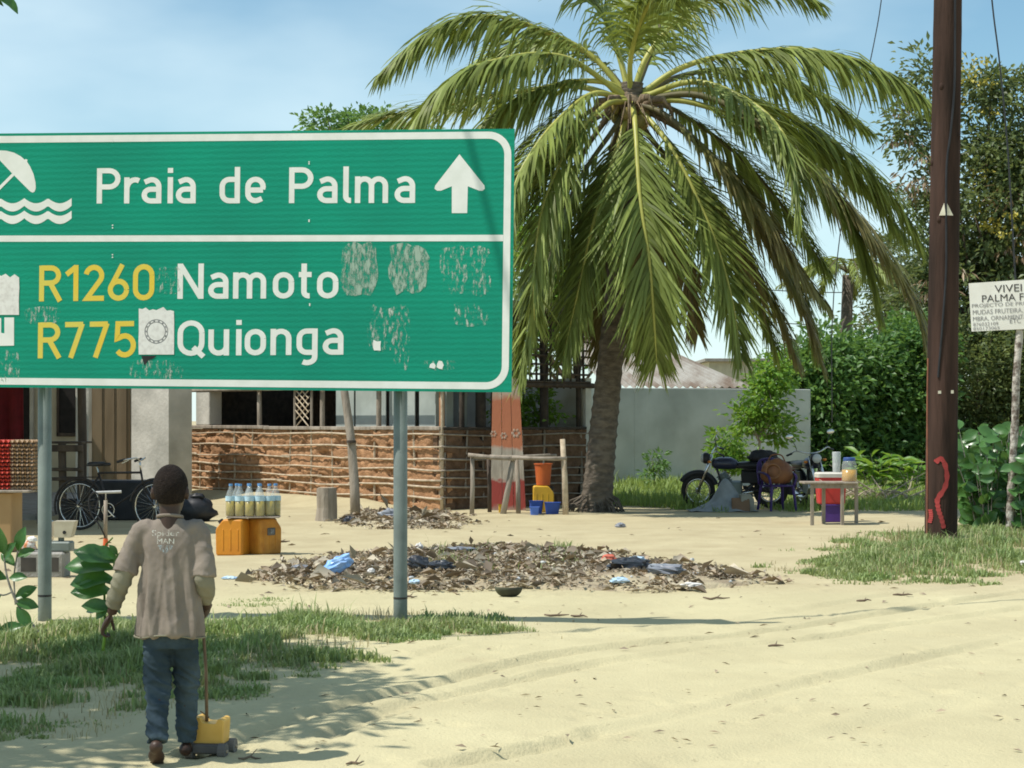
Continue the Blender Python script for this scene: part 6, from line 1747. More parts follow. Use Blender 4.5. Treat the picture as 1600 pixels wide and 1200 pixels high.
def motorcycle(label, loc, rz, lean, steer=0.0):
    t = thing('motorcycle', label, 'motorcycle', loc=loc, rotz=rz, group='parked motorcycles')
    t.rotation_euler.x = lean
    m_body = m_black; F_, R_w = Vector((.66, 0, .30)), Vector((-.60, 0, .30))
    w = wheel(t, F_, .30, .042, .07, 18); wheel(t, R_w, .30, .048, .08, 18)
    q = MB(); q.torus(F_, .325, .05, 'Y', 16, 6, math.radians(30), math.radians(160)); q.build('front_mudguard', m_black, t, smooth=True)
    q = MB(); q.torus(R_w, .335, .06, 'Y', 16, 6, math.radians(20), math.radians(190)); q.build('rear_mudguard', m_black, t, smooth=True)
    for s in (-.085, .085):
        q = MB(); q.tube([Vector((.66, s, .30)), Vector((.52, s, .66)), Vector((.42, s, .93))], [.027, .026, .02], 10); q.build('fork_leg', m_chrome, t, smooth=True)
    q = MB()
    for s in (-.1, .1):
        q.tube(catmull([(.40, s * .4, .84), (.30, s, .60), (.22, s, .34), (-.1, s, .30), (-.3, s, .42)], 16), .016, 6)
        q.tube([(.40, s * .4, .86), (-.2, s, .70), (-.78, s, .68)], .016, 6); q.tube([(-.60, s * 1.05, .30), (-.12, s, .36)], .02, 6); q.tube([(-.57, s * 1.2, .34), (-.42, s * 1.2, .66)], .025, 8)
    q.build('frame', m_dark_metal, t)
    q = MB(); q.cbox((.06, 0, .36), (.34, .24, .22), .03); q.tube([(.14, 0, .42), (.26, 0, .60)], .085, 12)
    for k in range(5): q.tube([Vector((.15, 0, .45)).lerp(Vector((.25, 0, .585)), k / 4), Vector((.15, 0, .45)).lerp(Vector((.25, 0, .585)), k / 4) + Vector((.005, 0, .008))], .105, 12)
    q.build('engine', m_steel, t)
    q = MB(); q.tube(catmull([(.24, -.08, .52), (.30, -.12, .36), (.12, -.15, .22), (-.2, -.17, .24), (-.72, -.19, .36)], 20), [.022] * 10 + [.03, .04, .045, .048, .05, .05, .05, .05, .048, .04], 10); q.build('exhaust', m_chrome, t, smooth=True)
    q = MB(); q.loft([(.18, 0, .70, .20, .09), (.19, 0, .76, .24, .14), (.2, 0, .84, .22, .13), (.2, 0, .89, .12, .07)], 20, 2.4); q.build('fuel_tank', M('dark_blue_paint', (.02, .025, .06), (.03, .03, .05), rough=.3, spec=.5), t, smooth=True)
    q = MB(); q.loft([(-.38, 0, .71, .38, .11), (-.38, 0, .76, .40, .13), (-.38, 0, .80, .37, .12), (-.40, 0, .82, .28, .08)], 24, 3); q.build('seat', m_black, t, smooth=True)
    for s in (-1, 1): q = MB(); q.cbox((-.24, .12 * s, .56), (.3, .03, .2), .012); q.build('side_panel', m_black, t)
    q = MB(); q.tube(catmull([(.26, -.36, 1.0), (.34, -.28, 1.04), (.41, -.1, .98), (.41, .1, .98), (.34, .28, 1.04), (.26, .36, 1.0)], 24), .0115, 7); hb_ = q.build('handlebar', m_chrome, t, smooth=True)
    for s in (-1, 1): q = MB(); q.tube([(.28, .34 * s, 1.005), (.21, .42 * s, .975)], .019, 8); q.build('grip', m_black, hb_)
    for s in (-1, 1):
        q = MB(); q.tube(catmull([(.33, .26 * s, 1.03), (.36, .30 * s, 1.16), (.34, .36 * s, 1.27)], 10), .006, 6); mr_ = q.build('mirror', m_black, t)
        q = MB(); q.ell((.34, .37 * s, 1.30), (.012, .07, .045), 14, 8); q.build('mirror_glass', m_chrome, mr_, smooth=True)
    q = MB(); q.ell((.52, 0, .88), (.09, .1, .1), 14, 9); hl = q.build('headlight', m_black, t, smooth=True)
    q = MB(); q.ell((.575, 0, .88), (.045, .082, .082), 14, 8); q.build('lens', M('lamp_glass', (.5, .52, .5), (.4, .42, .42), rough=.12, spec=.6), hl, smooth=True)
    q = MB(); q.cbox((-.86, 0, .66), (.06, .12, .07), .015); q.build('tail_light', M('red_lens', (.4, .02, .02), (.3, .02, .02), rough=.2), t)
    for s in (-1, 1): q = MB(); q.ell((.46, .17 * s, .84), (.035, .04, .025), 8, 6); q.build('indicator', M('amber_lens', (.6, .2, .02), (.5, .16, .02), rough=.25), t, smooth=True)
    q = MB(); q.tube([(.0, .12, .26), (-.05, .3, .0)], .011, 6); q.build('side_stand', m_dark_metal, t)
    q = MB(); 
    for s in (-1, 1): q.tube([(.02, .1 * s, .27), (.02, .3 * s, .27)], .014, 6)
    q.build('footpegs', m_rubber, t)
    q = MB()
    for s in (-.1, -.03, .03, .1): q.tube([(-.62, s, .80), (-.95, s, .80)], .008, 5)
    q.tube([(-.95, -.1, .80), (-.95, .1, .80)], .008, 5); q.build('rack', m_dark_metal, t)
    return t
motorcycle('black motorcycle seen from the side with chrome fork, parked before the white wall', (W(1150, 0, 33.4).x, 33.4, 0), math.radians(174), math.radians(-8))
motorcycle('black motorcycle seen head-on behind the red cooler, mirror catching the sun', (W(1276, 0, 33.0).x, 33.4, 0), math.radians(-82), math.radians(7))

dj = thing('dark_jacket', 'dark bundled jacket slung over the seat of the side-on motorcycle', 'jacket', loc=(W(1192, 0, 33.3).x, 33.3, .90))
lump((.26, .16, .12), 31, .3).build('cloth', M('black_cloth', (.025, .025, .03), (.04, .038, .04), rough=.95), dj, smooth=True)
q = lump((.09, .08, .17), 32, .25); q.v = [(a + .17, b - .15, c - .14) for a, b, c in q.v]; q.build('sleeve', M('charcoal_cloth', (.04, .04, .045), (.06, .055, .055), rough=.95), dj, smooth=True)
# purple chair with a brown bag, cloth under the motorcycle, can
Yk = 32.4
chp = thing('plastic_chair', 'purple plastic garden chair in the shade beside the motorcycle', 'chair', loc=(W(1214, 0, Yk).x, Yk, 0), rotz=math.radians(20))
m_purple_d = M('dark_purple_plastic', (.05, .025, .13), (.04, .02, .1), rough=.4)
q = MB(); q.cbox((0, 0, .42), (.46, .44, .03), .012); q.build('seat', m_purple_d, chp)
for sx in (-1, 1):
    for sy in (-1, 1):
        q = MB(); q.tube([(.24 * sx, .24 * sy, 0), (.2 * sx, .19 * sy, .42)], [.022, .028], 8); q.build('leg', m_purple_d, chp)
    q = MB(); q.tube(catmull([(.22 * sx, -.2, .42), (.26 * sx, -.2, .58), (.26 * sx, 0, .64), (.25 * sx, .2, .64)], 12), .022, 8); q.build('armrest', m_purple_d, chp, smooth=True)
for k in range(5):
    x = -.18 + .09 * k; q = MB(); q.cbox((x, .23, .64), (.05, .02, .42), .006, rotx(math.radians(-12))); q.build('back_slat', m_purple_d, chp)
q = MB(); q.tube(catmull([(-.24, .19, .44), (-.23, .26, .75), (-.12, .29, .86), (.12, .29, .86), (.23, .26, .75), (.24, .19, .44)], 24), .022, 8); q.build('back_frame', m_purple_d, chp, smooth=True)
bb_ = thing('brown_bag', 'rounded brown leather bag slumped on the purple chair', 'bag', loc=(W(1213, 0, Yk).x, Yk - .02, .64))
m_lea = M('brown_leather', (.24, .10, .04), (.16, .065, .03), rough=.5, scale=6)
lump((.27, .16, .24), 15, .12).build('body', m_lea, bb_, smooth=True)
q = MB(); q.torus((-.08, -.155, .03), .12, .016, 'Y', 20, 6); q.build('round_trim', M('tan_leather', (.28, .13, .055), (.22, .1, .04), rough=.5), bb_, smooth=True)
q = MB(); q.tube(catmull([(-.15, 0, .18), (-.08, 0, .3), (.08, 0, .3), (.15, 0, .18)], 14), .012, 6); q.build('strap', m_lea, bb_, smooth=True)
tp = thing('grey_tarpaulin', 'grey tarpaulin sheet bunched on the ground under the motorcycle', 'tarpaulin', loc=(W(1128, 0, 32.2).x, 32.2, 0))
vs_, fs = [], []
for j in range(18):
    for i in range(26):
        u, v = i / 25, j / 17
        hgt = .52 * math.exp(-((u - .58) / .24) ** 2) * math.exp(-((v - .6) / .32) ** 2) + .03 * math.sin(u * 21 + v * 5) * (.4 + v) + .02 * math.sin(v * 17 + u * 9)
        vs_.append(((u - .5) * 1.15, (v - .5) * .8, max(.012, hgt)))
for j in range(17):
    for i in range(25): a = j * 26 + i; fs.append((a, a + 1, a + 27, a + 26))
mb = MB(); mb.add(vs_, fs); o = mb.build('sheet', M('grey_tarp', (.27, .29, .29), (.2, .215, .215), rough=.55, scale=7), tp, smooth=True); o.modifiers.new('thick', 'SOLIDIFY').thickness = .004
q = MB(); q.cbox((.28, -.30, .12), (.3, .04, .24), .01, rotx(-.35)); q.build('cardboard_stay', M('brown_cardboard', (.2, .12, .07), (.15, .09, .05)), tp)
jerrycan('grey translucent jerrycan on the ground between motorcycle and purple chair', (W(1166, 0, 32.0).x, 32.0, 0), .15, M('grey_translucent_plastic', (.27, .26, .21), (.2, .19, .15), rough=.5), s=.7)

# dry cut branches at the hedge foot
m_dry = M('dry_branch', (.40, .33, .24), (.25, .2, .14), scale=9)
bh_ = thing('brush_heap', 'heap of dry cut branches at the foot of the hedge right of the table', 'brush heap', loc=(W(1375, 0, 36).x, 36, 0))
for k in range(46):
    b = Vector((rnd.gauss(0, .55), rnd.gauss(0, .5), rnd.uniform(.0, .12))); a = rnd.uniform(0, 2 * PI); l = rnd.uniform(.4, 1.1)
    d = Vector((math.cos(a), math.sin(a), rnd.uniform(.05, .65)))
    q = MB(); q.tube([b, b + d * l * .5 + Vector((rnd.uniform(-.06, .06), 0, .03)), b + d * l], [.02, .014, .005], 5); q.build('branch', m_dry, bh_)

# ------------------------------------------------------------------ litter
m_litter = leafmat('brown_leaf_litter', (.34, .265, .18), (.17, .135, .10), tr=(.2, .14, .07), trw=.12, rough=.85, island=.6, scale=3)
m_litter_pale = leafmat('bleached_leaf_litter', (.44, .385, .28), (.33, .29, .23), tr=(.3, .24, .15), trw=.12, rough=.85, island=.4, scale=3)
m_mould = M('dark_leaf_mould', (.27, .215, .145), (.45, .385, .25), rough=.95, scale=2.2, lo=.4, hi=.58, bump=.9, bscale=40)
def in_poly(X, Y, pts):
    ins = np.zeros(len(X), bool); m = len(pts)
    for i in range(m):
        (ax, ay), (bx, by) = pts[i], pts[(i + 1) % m]
        ins ^= ((ay > Y) != (by > Y)) & (X < (bx - ax) * (Y - ay) / (by - ay + 1e-12) + ax)
    return ins
def litter(label, pix, n, hgt, seed, lmin, lmax, mound=True):
    rng = np.random.default_rng(seed)
    pts = [(G(*p).x, G(*p).y) for p in pix]; P = np.array(pts); lo, hi = P.min(0), P.max(0)
    def dist(X, Y):
        d = np.full(np.shape(X), 1e9)
        for i in range(len(pts)): d = np.minimum(d, seg_dist(X, Y, [pts[i], pts[(i + 1) % len(pts)]])[0])
        return d
    def mh(X, Y):
        ins = in_poly(X.ravel(), Y.ravel(), pts).reshape(X.shape)
        return np.where(ins, hgt * np.clip(dist(X, Y) / .7, 0, 1) ** .7 * (.45 + .9 * fbm(X * 1.4, Y * 1.4, seed)), 0)
    if mound:
        xs, ys = np.arange(lo[0], hi[0], .06), np.arange(lo[1], hi[1], .08)
        X, Y = np.meshgrid(xs, ys); d = dist(X, Y); ins = in_poly(X.ravel(), Y.ravel(), pts).reshape(X.shape)
        Z = gh(X, Y) + mh(X, Y) + np.where(ins, .006, -.05) + (vnoise(X * 9, Y * 9, seed) - .5) * .05 * np.clip(d / .4, 0, 1)
        Z = np.where(ins & (d > .12), Z, gh(X, Y) - .05)
        nx = len(xs); ii = (np.arange(len(ys) - 1)[:, None] * nx + np.arange(nx - 1)[None, :]).ravel()
        o = mesh_np('leaf_mould', np.stack([X.ravel(), Y.ravel(), Z.ravel()], 1), np.stack([ii, ii + 1, ii + nx + 1, ii + nx], 1), m_mould, smooth=True)
        tag(o, label.replace('leaf litter', 'dark leaf mould under the litter'), 'litter', kind='stuff')
    X = rng.uniform(lo[0] - .2, hi[0] + .2, n * 4); Y = rng.uniform(lo[1] - .2, hi[1] + .2, n * 4)
    ins = in_poly(X, Y, pts); d = dist(X, Y)
    sd_ = np.where(ins, d, -d)
    keep = (sd_ + rng.normal(size=len(X)) * .16 + (fbm(X * 1.7, Y * 1.7, seed + 3) - .5) * 1.1 > .02) & (fbm(X * 2.6, Y * 2.6, seed + 13) + rng.normal(size=len(X)) * .08 > .43)
    X, Y = X[keep][:n], Y[keep][:n]; k = len(X)
    Z = gh(X, Y) + mh(X, Y) + rng.uniform(.005, .04, k)
    C = np.stack([X, Y, Z], 1); D = rng.normal(size=(k, 3)) * np.array([1, 1, .18]); Nn = rng.normal(size=(k, 3)) * .35 + np.array([0, 0, 1])
    l = rng.uniform(lmin, lmax, k) * rng.choice([.6, 1, 1.5], k, p=[.5, .4, .1])
    l *= rng.choice([.45, .8, 1.7], k, p=[.55, .37, .08])
    wd_ = l * rng.uniform(.15, .6, k); pale = rng.random(k) < .42
    for sel, mt, lb in ((~pale, m_litter, label), (pale, m_litter_pale, label.replace('brown leaf litter', 'bleached tan leaf litter'))):
        V, Fc = leaf_arrays(C[sel], D[sel], Nn[sel], l[sel], wd_[sel], fold=.4)
        tag(mesh_np('leaf_litter', V, Fc, mt), lb, 'litter', kind='stuff')
    return lambda x, y: float(gh(np.array([x]), np.array([y]))[0] + mh(np.array([x]), np.array([y]))[0])
H1 = litter('brown leaf litter heap spread on the sand behind the right signpost', [(430, 898), (500, 876), (620, 863), (800, 857), (950, 866), (1060, 882), (1215, 914), (1130, 922), (1000, 926), (800, 925), (640, 924), (500, 920), (400, 912)], 24000, .07, 71, .04, .13)
H2 = litter('small brown leaf litter strip along the foot of the mud wall', [(530, 812), (600, 800), (680, 802), (745, 818), (680, 827), (600, 826), (545, 822)], 5000, .06, 72, .05, .15)
# single pieces of rubbish
m_bluebag = M('blue_plastic_film', (.16, .38, .78), (.34, .52, .82), rough=.35, scale=7, spec=.5)
m_blackbag = M('black_plastic_film', (.02, .022, .028), (.035, .04, .05), rough=.3, spec=.5)
m_paleblue = M('pale_blue_scrap', (.35, .55, .75), (.5, .62, .72), rough=.5); m_greenscrap = M('green_scrap', (.02, .22, .13), (.03, .16, .1), rough=.5)
m_redscrap = M('faded_red_scrap', (.55, .13, .08), (.45, .12, .08), rough=.7); m_whitescrap = M('white_scrap', (.68, .66, .62), (.55, .53, .5), rough=.7); m_greyscrap = M('grey_film', (.25, .27, .3), (.18, .19, .22), rough=.4)
def scrap(name, label, cat, px, py, wpx, hpx, mat, seed, hf=H1, flat=.5, amp=.35, tilt=0.0, group=None):
    g = G(px, py + hpx / 2); s = g.y / FPX
    r = (wpx * s / 2, max(.05, wpx * s * .3), hpx * s / 2)
    t = lump(r, seed, amp, 20, 12, 2.2).build(name, mat, smooth=False)
    t.location = (g.x, g.y + r[1] * .5, hf(g.x, g.y + r[1] * .5) + r[2] * .6 + (.035 if hf is H1 else 0)); t.rotation_euler = (0, tilt, rnd.uniform(-.3, .3))
    return tag(t, label, cat, group)
flatg = lambda x, y: gz(x, y)
o = scrap('plastic_bag', 'crumpled light blue plastic bag on the left of the litter heap', 'bag', 524, 897, 52, 26, m_bluebag, 1, tilt=-.5)
scrap('plastic_bag', 'shiny black plastic bag just right of the right signpost', 'bag', 655, 897, 40, 24, m_blackbag, 2, tilt=.35)
scrap('plastic_bag', 'flat black plastic bag further right of the signpost in the litter', 'bag', 688, 902, 46, 16, m_blackbag, 3)
scrap('plastic_bag', 'large torn black plastic film in the right half of the litter', 'bag', 985, 893, 74, 20, m_blackbag, 4)
scrap('plastic_bag', 'grey plastic film beside the torn black film in the litter', 'bag', 1040, 902, 60, 18, m_greyscrap, 5)
scrap('plastic_scrap', 'bright blue scrap lying on the torn black film', 'scrap', 994, 886, 30, 9, m_paleblue, 6)
scrap('plastic_scrap', 'green plastic scrap on top of the litter heap', 'scrap', 907, 869, 26, 9, m_greenscrap, 7)
scrap('plastic_scrap', 'faded red scrap on top of the litter heap', 'scrap', 951, 884, 22, 12, m_redscrap, 8)
scrap('plastic_scrap', 'pale blue scrap at the front edge of the litter heap', 'scrap', 968, 917, 30, 10, m_paleblue, 9)
scrap('plastic_scrap', 'white and grey film at the front of the litter, right part', 'scrap', 1078, 920, 40, 8, m_whitescrap, 10)
scrap('plastic_scrap', 'blue scrap at the foot of the right signpost behind it', 'scrap', 647, 918, 18, 8, m_paleblue, 11)
scrap('plastic_bottle', 'flattened pale blue bottle lying on the bare sand left of the litter', 'bottle', 358, 905, 24, 6, m_paleblue, 12, hf=flatg)
scrap('plastic_scrap', 'clear pale film on the sand left of the blue bag', 'scrap', 470, 898, 30, 8, m_greyscrap, 13)
scrap('plastic_scrap', 'pale grey film behind the right signpost in the litter', 'scrap', 716, 872, 50, 8, m_greyscrap, 14)
scrap('paper_scrap', 'small white paper scrap upright at the back of the litter heap', 'scrap', 655, 867, 12, 12, m_whitescrap, 15)
scrap('paper_scrap', 'small cream scrap near the front of the litter beside the blue bag', 'scrap', 580, 909, 12, 8, m_whitescrap, 16)
scrap('plastic_bag', 'grey crumpled bag in the litter strip by the mud wall', 'bag', 610, 806, 32, 18, m_greyscrap, 17, hf=H2)
scrap('plastic_bag', 'dark green crumpled bag beside the stump', 'bag', 545, 812, 22, 14, m_blackbag, 18, hf=H2)
scrap('plastic_bag', 'clear crumpled bag alone on the sand in front of the palm', 'bag', 970, 818, 16, 9, m_greyscrap, 19, hf=flatg)
scrap('plastic_bag', 'small clear bag at the right edge of the grass mound', 'bag', 1601, 884, 16, 12, m_whitescrap, 20, hf=flatg)
scrap('plastic_scrap', 'tiny blue scrap in the grass left of the right signpost', 'scrap', 455, 978, 20, 6, m_paleblue, 25, hf=flatg)
rnd2 = random.Random(12)
mbs = MB()
for k in range(70):
    px, py = rnd2.uniform(500, 1150), rnd2.uniform(868, 920); g = G(px, py); s2 = g.y / FPX
    w2 = rnd2.uniform(5, 14) * s2; q2 = lump((w2 / 2, w2 * .35, rnd2.uniform(1.2, 3) * s2), 200 + k, .4, 8, 5); z2 = H1(g.x, g.y) + .02
    mbs.add([(a2 + g.x, b2 + g.y, c2 + z2) for a2, b2, c2 in q2.v], q2.f)
tag(mbs.build('litter_scraps', M('pale_scraps', (.62, .6, .55), (.4, .45, .5), rough=.6, scale=1.5, island=.35)), 'small pale scraps of paper and film mixed into the brown litter heap', 'litter', kind='stuff')
gb = G(795, 934); bw_ = thing('broken_bowl', 'broken dark half bowl lying in front of the litter heap', 'bowl', loc=(gb.x, gb.y, gz(gb.x, gb.y)))
vs_, fs = [], []
for j in range(7):
    a = PI / 2 * j / 6
    for i in range(17):
        b2 = PI + PI * i / 16 - .2
        vs_.append((.115 * math.cos(b2) * math.cos(a * .9), .09 * math.sin(b2) * math.cos(a * .9), .085 - .085 * math.sin(a)))
for j in range(6):
    for i in range(16): a = j * 17 + i; fs.append((a, a + 1, a + 18, a + 17))
mb = MB(); mb.add(vs_, fs); o = mb.build('shell', M('charred_green_shell', (.08, .085, .05), (.04, .04, .03)), bw_, smooth=True); o.modifiers.new('thick', 'SOLIDIFY').thickness = .008
# sticks and single dry leaves on open sand
m_twig = M('dead_twig', (.2, .145, .095), (.12, .085, .06), scale=12)
def twig(label, px, py, lpx, ang, seed, name='twig', cat='twig', r=None):
    pr = random.Random(seed); g = G(px, py); r = .002 + .0005 * g.y; l = lpx * g.y / FPX; z = gz(g.x, g.y) + r * .7
    d = Vector((math.cos(ang), math.sin(ang), 0)); pts = [g + d * l * (s - .5) + Vector((0, pr.uniform(-.03, .03), z + pr.uniform(0, .012))) for s in (0, .25, .5, .75, 1)]
    q = MB(); q.tube(pts, [r * .6, r, r * .9, r * .7, r * .3], 6)
    m_ = pts[2]; q.tube([m_, m_ + d * l * .2 + Vector((0, .08, .02))], [r * .6, r * .2], 5)
    return tag(q.build(name, m_twig, smooth=True), label, cat, 'single twigs on the sand')
for k, (px, py, l, an, w) in enumerate(((870, 965, 40, .2, 'forked twig on the sand in front of the broken bowl'), (905, 966, 26, -.1, 'thin twig lying right of the forked twig'), (1120, 938, 42, .1, 'dark twig just below the right tip of the litter heap'), (1410, 933, 32, .15, 'dark twig on the sand below the grass mound'),
        (1350, 941, 24, -.1, 'short twig left of the dark twig below the mound'), (640, 935, 24, .3, 'short curled twig on the sand left of the right signpost'), (520, 966, 20, .4, 'small twig on the sand above the verge grass'), (1212, 1010, 24, .1, 'thin twig beside the wheel rut'), (420, 888, 24, 0, 'dark twig lying on the sand left of the blue bag'),
        (440, 848, 26, .1, 'thin twig on the yard sand right of the jerrycans'), (390, 1186, 36, .15, 'dark stick on the sand near the toy cart'), (555, 1192, 30, .5, 'dark stick at the bottom edge of the picture'))):
    twig(w, px, py, l, an, k)
rngd = np.random.default_rng(77)
Yd_ = FPX * CAMH / rngd.uniform(150, 520, 420) ; Xd_ = rngd.uniform(-.27, .27, 420) * Yd_
ok = ~in_poly(Xd_, Yd_, [(G(*p).x, G(*p).y) for p in [(-60, 985), (600, 972), (800, 985), (560, 1024), (330, 1110), (0, 1178), (-80, 1185)]])
Xd_, Yd_ = Xd_[ok], Yd_[ok]; k = len(Xd_)
D = rngd.normal(size=(k, 3)) * np.array([1, .6, .05]); Nn = rngd.normal(size=(k, 3)) * .4 + np.array([0, 0, 1])
l = rngd.uniform(.015, .09, k) * (.25 + Yd_ / 19)
V, Fc = leaf_arrays(np.stack([Xd_, Yd_, gh(Xd_, Yd_) + .012], 1), D, Nn, l, l * rngd.uniform(.12, .4, k), .15)
tag(mesh_np('ground_debris', V, Fc, m_litter), 'tiny dry leaves and chips scattered over the sand', 'debris', kind='stuff')

# ------------------------------------------------------------------ the boy walking away with a push toy
BYp = G(266, 1190); BYp.z = gz(BYp.x, BYp.y)
boy = thing('person', 'child seen from behind in a long grey-brown shirt and jeans pushing a toy', 'person', loc=BYp)
m_skin = M('dark_brown_skin', (.055, .03, .02), (.042, .023, .016), rough=.5, scale=14, spec=.35)
m_hair = M('short_black_hair', (.018, .013, .011), (.03, .022, .018), rough=.95, scale=60, bump=1.0, bscale=160, spec=.15)
m_shirt = M('faded_taupe_cotton', (.26, .22, .182), (.2, .168, .14), rough=.95, scale=5, bump=.25, bscale=300, spec=.1)
m_sleeve = M('pale_olive_cotton', (.25, .235, .17), (.2, .185, .135), rough=.95, scale=6, bump=.25, bscale=300, spec=.1)
m_jeans = M('faded_blue_denim', (.032, .05, .064), (.11, .155, .185), rough=.95, scale=3.2, lo=.42, hi=.72, bump=.3, bscale=260, spec=.1)
def voxel(o, size, smooth=6, fac=.5, disp=0.0, dscale=.1, seed=0):
    r = o.modifiers.new('remesh', 'REMESH'); r.mode = 'VOXEL'; r.voxel_size = size; r.use_smooth_shade = True
    s = o.modifiers.new('smooth', 'SMOOTH'); s.iterations = smooth; s.factor = fac
    if disp:
        tx = bpy.data.textures.new('fold', 'CLOUDS'); tx.noise_scale = dscale; tx.noise_depth = 2
        d = o.modifiers.new('folds', 'DISPLACE'); d.texture = tx; d.strength = disp; d.mid_level = .5; d.texture_coords = 'LOCAL'
    return o
from mathutils import noise as mn
def bake(o, fn):
    """freeze the modifiers and press creases into the cloth"""
    bpy.context.view_layer.update()
    dg = bpy.context.evaluated_depsgraph_get()
    me = bpy.data.meshes.new_from_object(o.evaluated_get(dg))
    nv = len(me.vertices); co = np.empty(nv * 3, np.float32); no = np.empty(nv * 3, np.float32)
    me.vertices.foreach_get('co', co); me.vertices.foreach_get('normal', no)
    co = co.reshape(-1, 3); no = no.reshape(-1, 3)
    d = np.array([fn(Vector(p)) for p in co], np.float32)
    me.vertices.foreach_set('co', (co + no * d[:, None]).ravel())
    me.polygons.foreach_set('use_smooth', [True] * len(me.polygons)); me.update()
    o.modifiers.clear(); o.data = me
    return o
def ridge(p): return 1.0 - abs(mn.noise(p)) * 2.2
def shirt_fold(p):
    low = max(0.0, min(1.0, (1.03 - p.z) / .42))
    a = math.atan2(p.y, p.x)
    v = .019 * low * ridge(Vector((a * 1.7 + p.z * 1.3, p.z * 1.1, 3.1))) + .006 * low * ridge(Vector((a * 3.5 - p.z * 3, p.z * 2, 8.1)))
    arm = max(0.0, min(1.0, (abs(p.x) - .12) / .04)) if p.z > .75 else 0
    v += .004 * arm * ridge(Vector((p.x * 9, p.y * 9, p.z * 26 + p.x * 18)))
    v += .003 * ridge(Vector((p.x * 9 + p.z * 9, p.y * 7, p.z * 9 - abs(p.x) * 18)))
    return v + .0012 * mn.noise(p * 45) - .009
def sleeve_fold(p): return .006 * ridge(Vector((p.x * 8, p.y * 8, p.z * 20 + p.x * 12))) + .001 * mn.noise(p * 50) - .006
def jeans_fold(p):
    kn = math.exp(-((p.z - .34) / .09) ** 2) + .8 * math.exp(-((p.z - .14) / .05) ** 2) + .35
    return .011 * kn * ridge(Vector((p.x * 11, p.y * 8, p.z * 30 + p.x * 14))) + .003 * mn.noise(p * 50) - .007
SHL, SHR = Vector((-.128, 0, 1.05)), Vector((.128, 0, 1.05))
ELL, ELR = Vector((-.205, -.02, .84)), Vector((.158, -.035, .82))
WRL, WRR = Vector((-.272, .03, .665)), Vector((.150, .10, .685))
b = MB()
# head: skull, jaw, nose, ears, brow, lips, neck
b.ell((0, .012, 1.236), (.075, .094, .101), 20, 14)
b.ell((0, .045, 1.179), (.054, .062, .075), 16, 10)
b.ell((0, .104, 1.209), (.015, .02, .022), 8, 6); b.ell((0, .098, 1.169), (.026, .016, .010), 8, 6); b.ell((0, .098, 1.157), (.022, .014, .010), 8, 6)
for s in (-1, 1):
    b.ell((.076 * s, -.002, 1.212), (.011, .022, .032), 10, 8, rotz(.35 * s)); b.ell((.03 * s, .09, 1.252), (.022, .014, .009), 8, 6)
b.tube([(0, -.012, 1.05), (0, -.012, 1.105), (0, .0, 1.17)], [.052, .046, .05], 14)
# trunk inside the clothes
b.loft([(0, 0, .60, .105, .075), (0, 0, .70, .105, .075), (0, 0, .85, .105, .07), (0, 0, 1.0, .105, .062), (0, -.005, 1.06, .085, .045), (0, -.008, 1.09, .06, .045)], 18)
# arms and hands
def arm(sh, el, wr, hand_dir, curl, side):
    b.tube(catmull([sh, sh.lerp(el, .5), el, el.lerp(wr, .5), wr], 14), [float(np.interp(i / 13, [0, .25, .5, .62, 1], [.030, .034, .032, .032, .023])) for i in range(14)], 12)
    hd = hand_dir.normalized(); side_v = Vector((0, 1, 0)) if side < 0 else Vector((.3, .8, .2)).normalized()
    side_v = (side_v - hd * side_v.dot(hd)).normalized(); nn = hd.cross(side_v).normalized()
    pc = wr + hd * .045
    R = Matrix((side_v, nn, hd)).transposed()
    b.ell(pc, (.034, .015, .046), 12, 8, R)
    inward = nn * (1 if side < 0 else -1)
    if (Vector((0, 0, .7)) - wr).dot(inward) < 0: inward = -inward
    for k, (off, ln) in enumerate(((-.026, .045), (-.009, .054), (.009, .057), (.025, .049))):
        base = wr + hd * .08 + side_v * off
        p1 = base + (hd * math.cos(curl * .4) + inward * math.sin(curl * .4)) * ln * .42
        p2 = p1 + (hd * math.cos(curl) + inward * math.sin(curl)) * ln * .34
        p3 = p2 + (hd * math.cos(curl * 1.6) + inward * math.sin(curl * 1.6)) * ln * .28
        b.tube([base - hd * .02, base, p1, p2, p3], [.0085, .0085, .0078, .007, .0055], 8)
    tb0 = wr + hd * .022 + side_v * .026
    b.tube([tb0, tb0 + (side_v * .8 + hd * .7 + inward * .3) * .022, tb0 + (side_v * .55 + hd + inward * .7) * .042, tb0 + (hd * 1.0 + inward * .8 + side_v * .25) * .055], [.0105, .0098, .0085, .0065], 8)
    return wr + hd * .085 + inward * .012
GRL = arm(SHL, ELL, WRL, Vector((-.05, .01, -.09)), 1.35, -1)
GRR = arm(SHR, ELR, WRR, Vector((-.02, .06, -.045)), 1.5, 1)
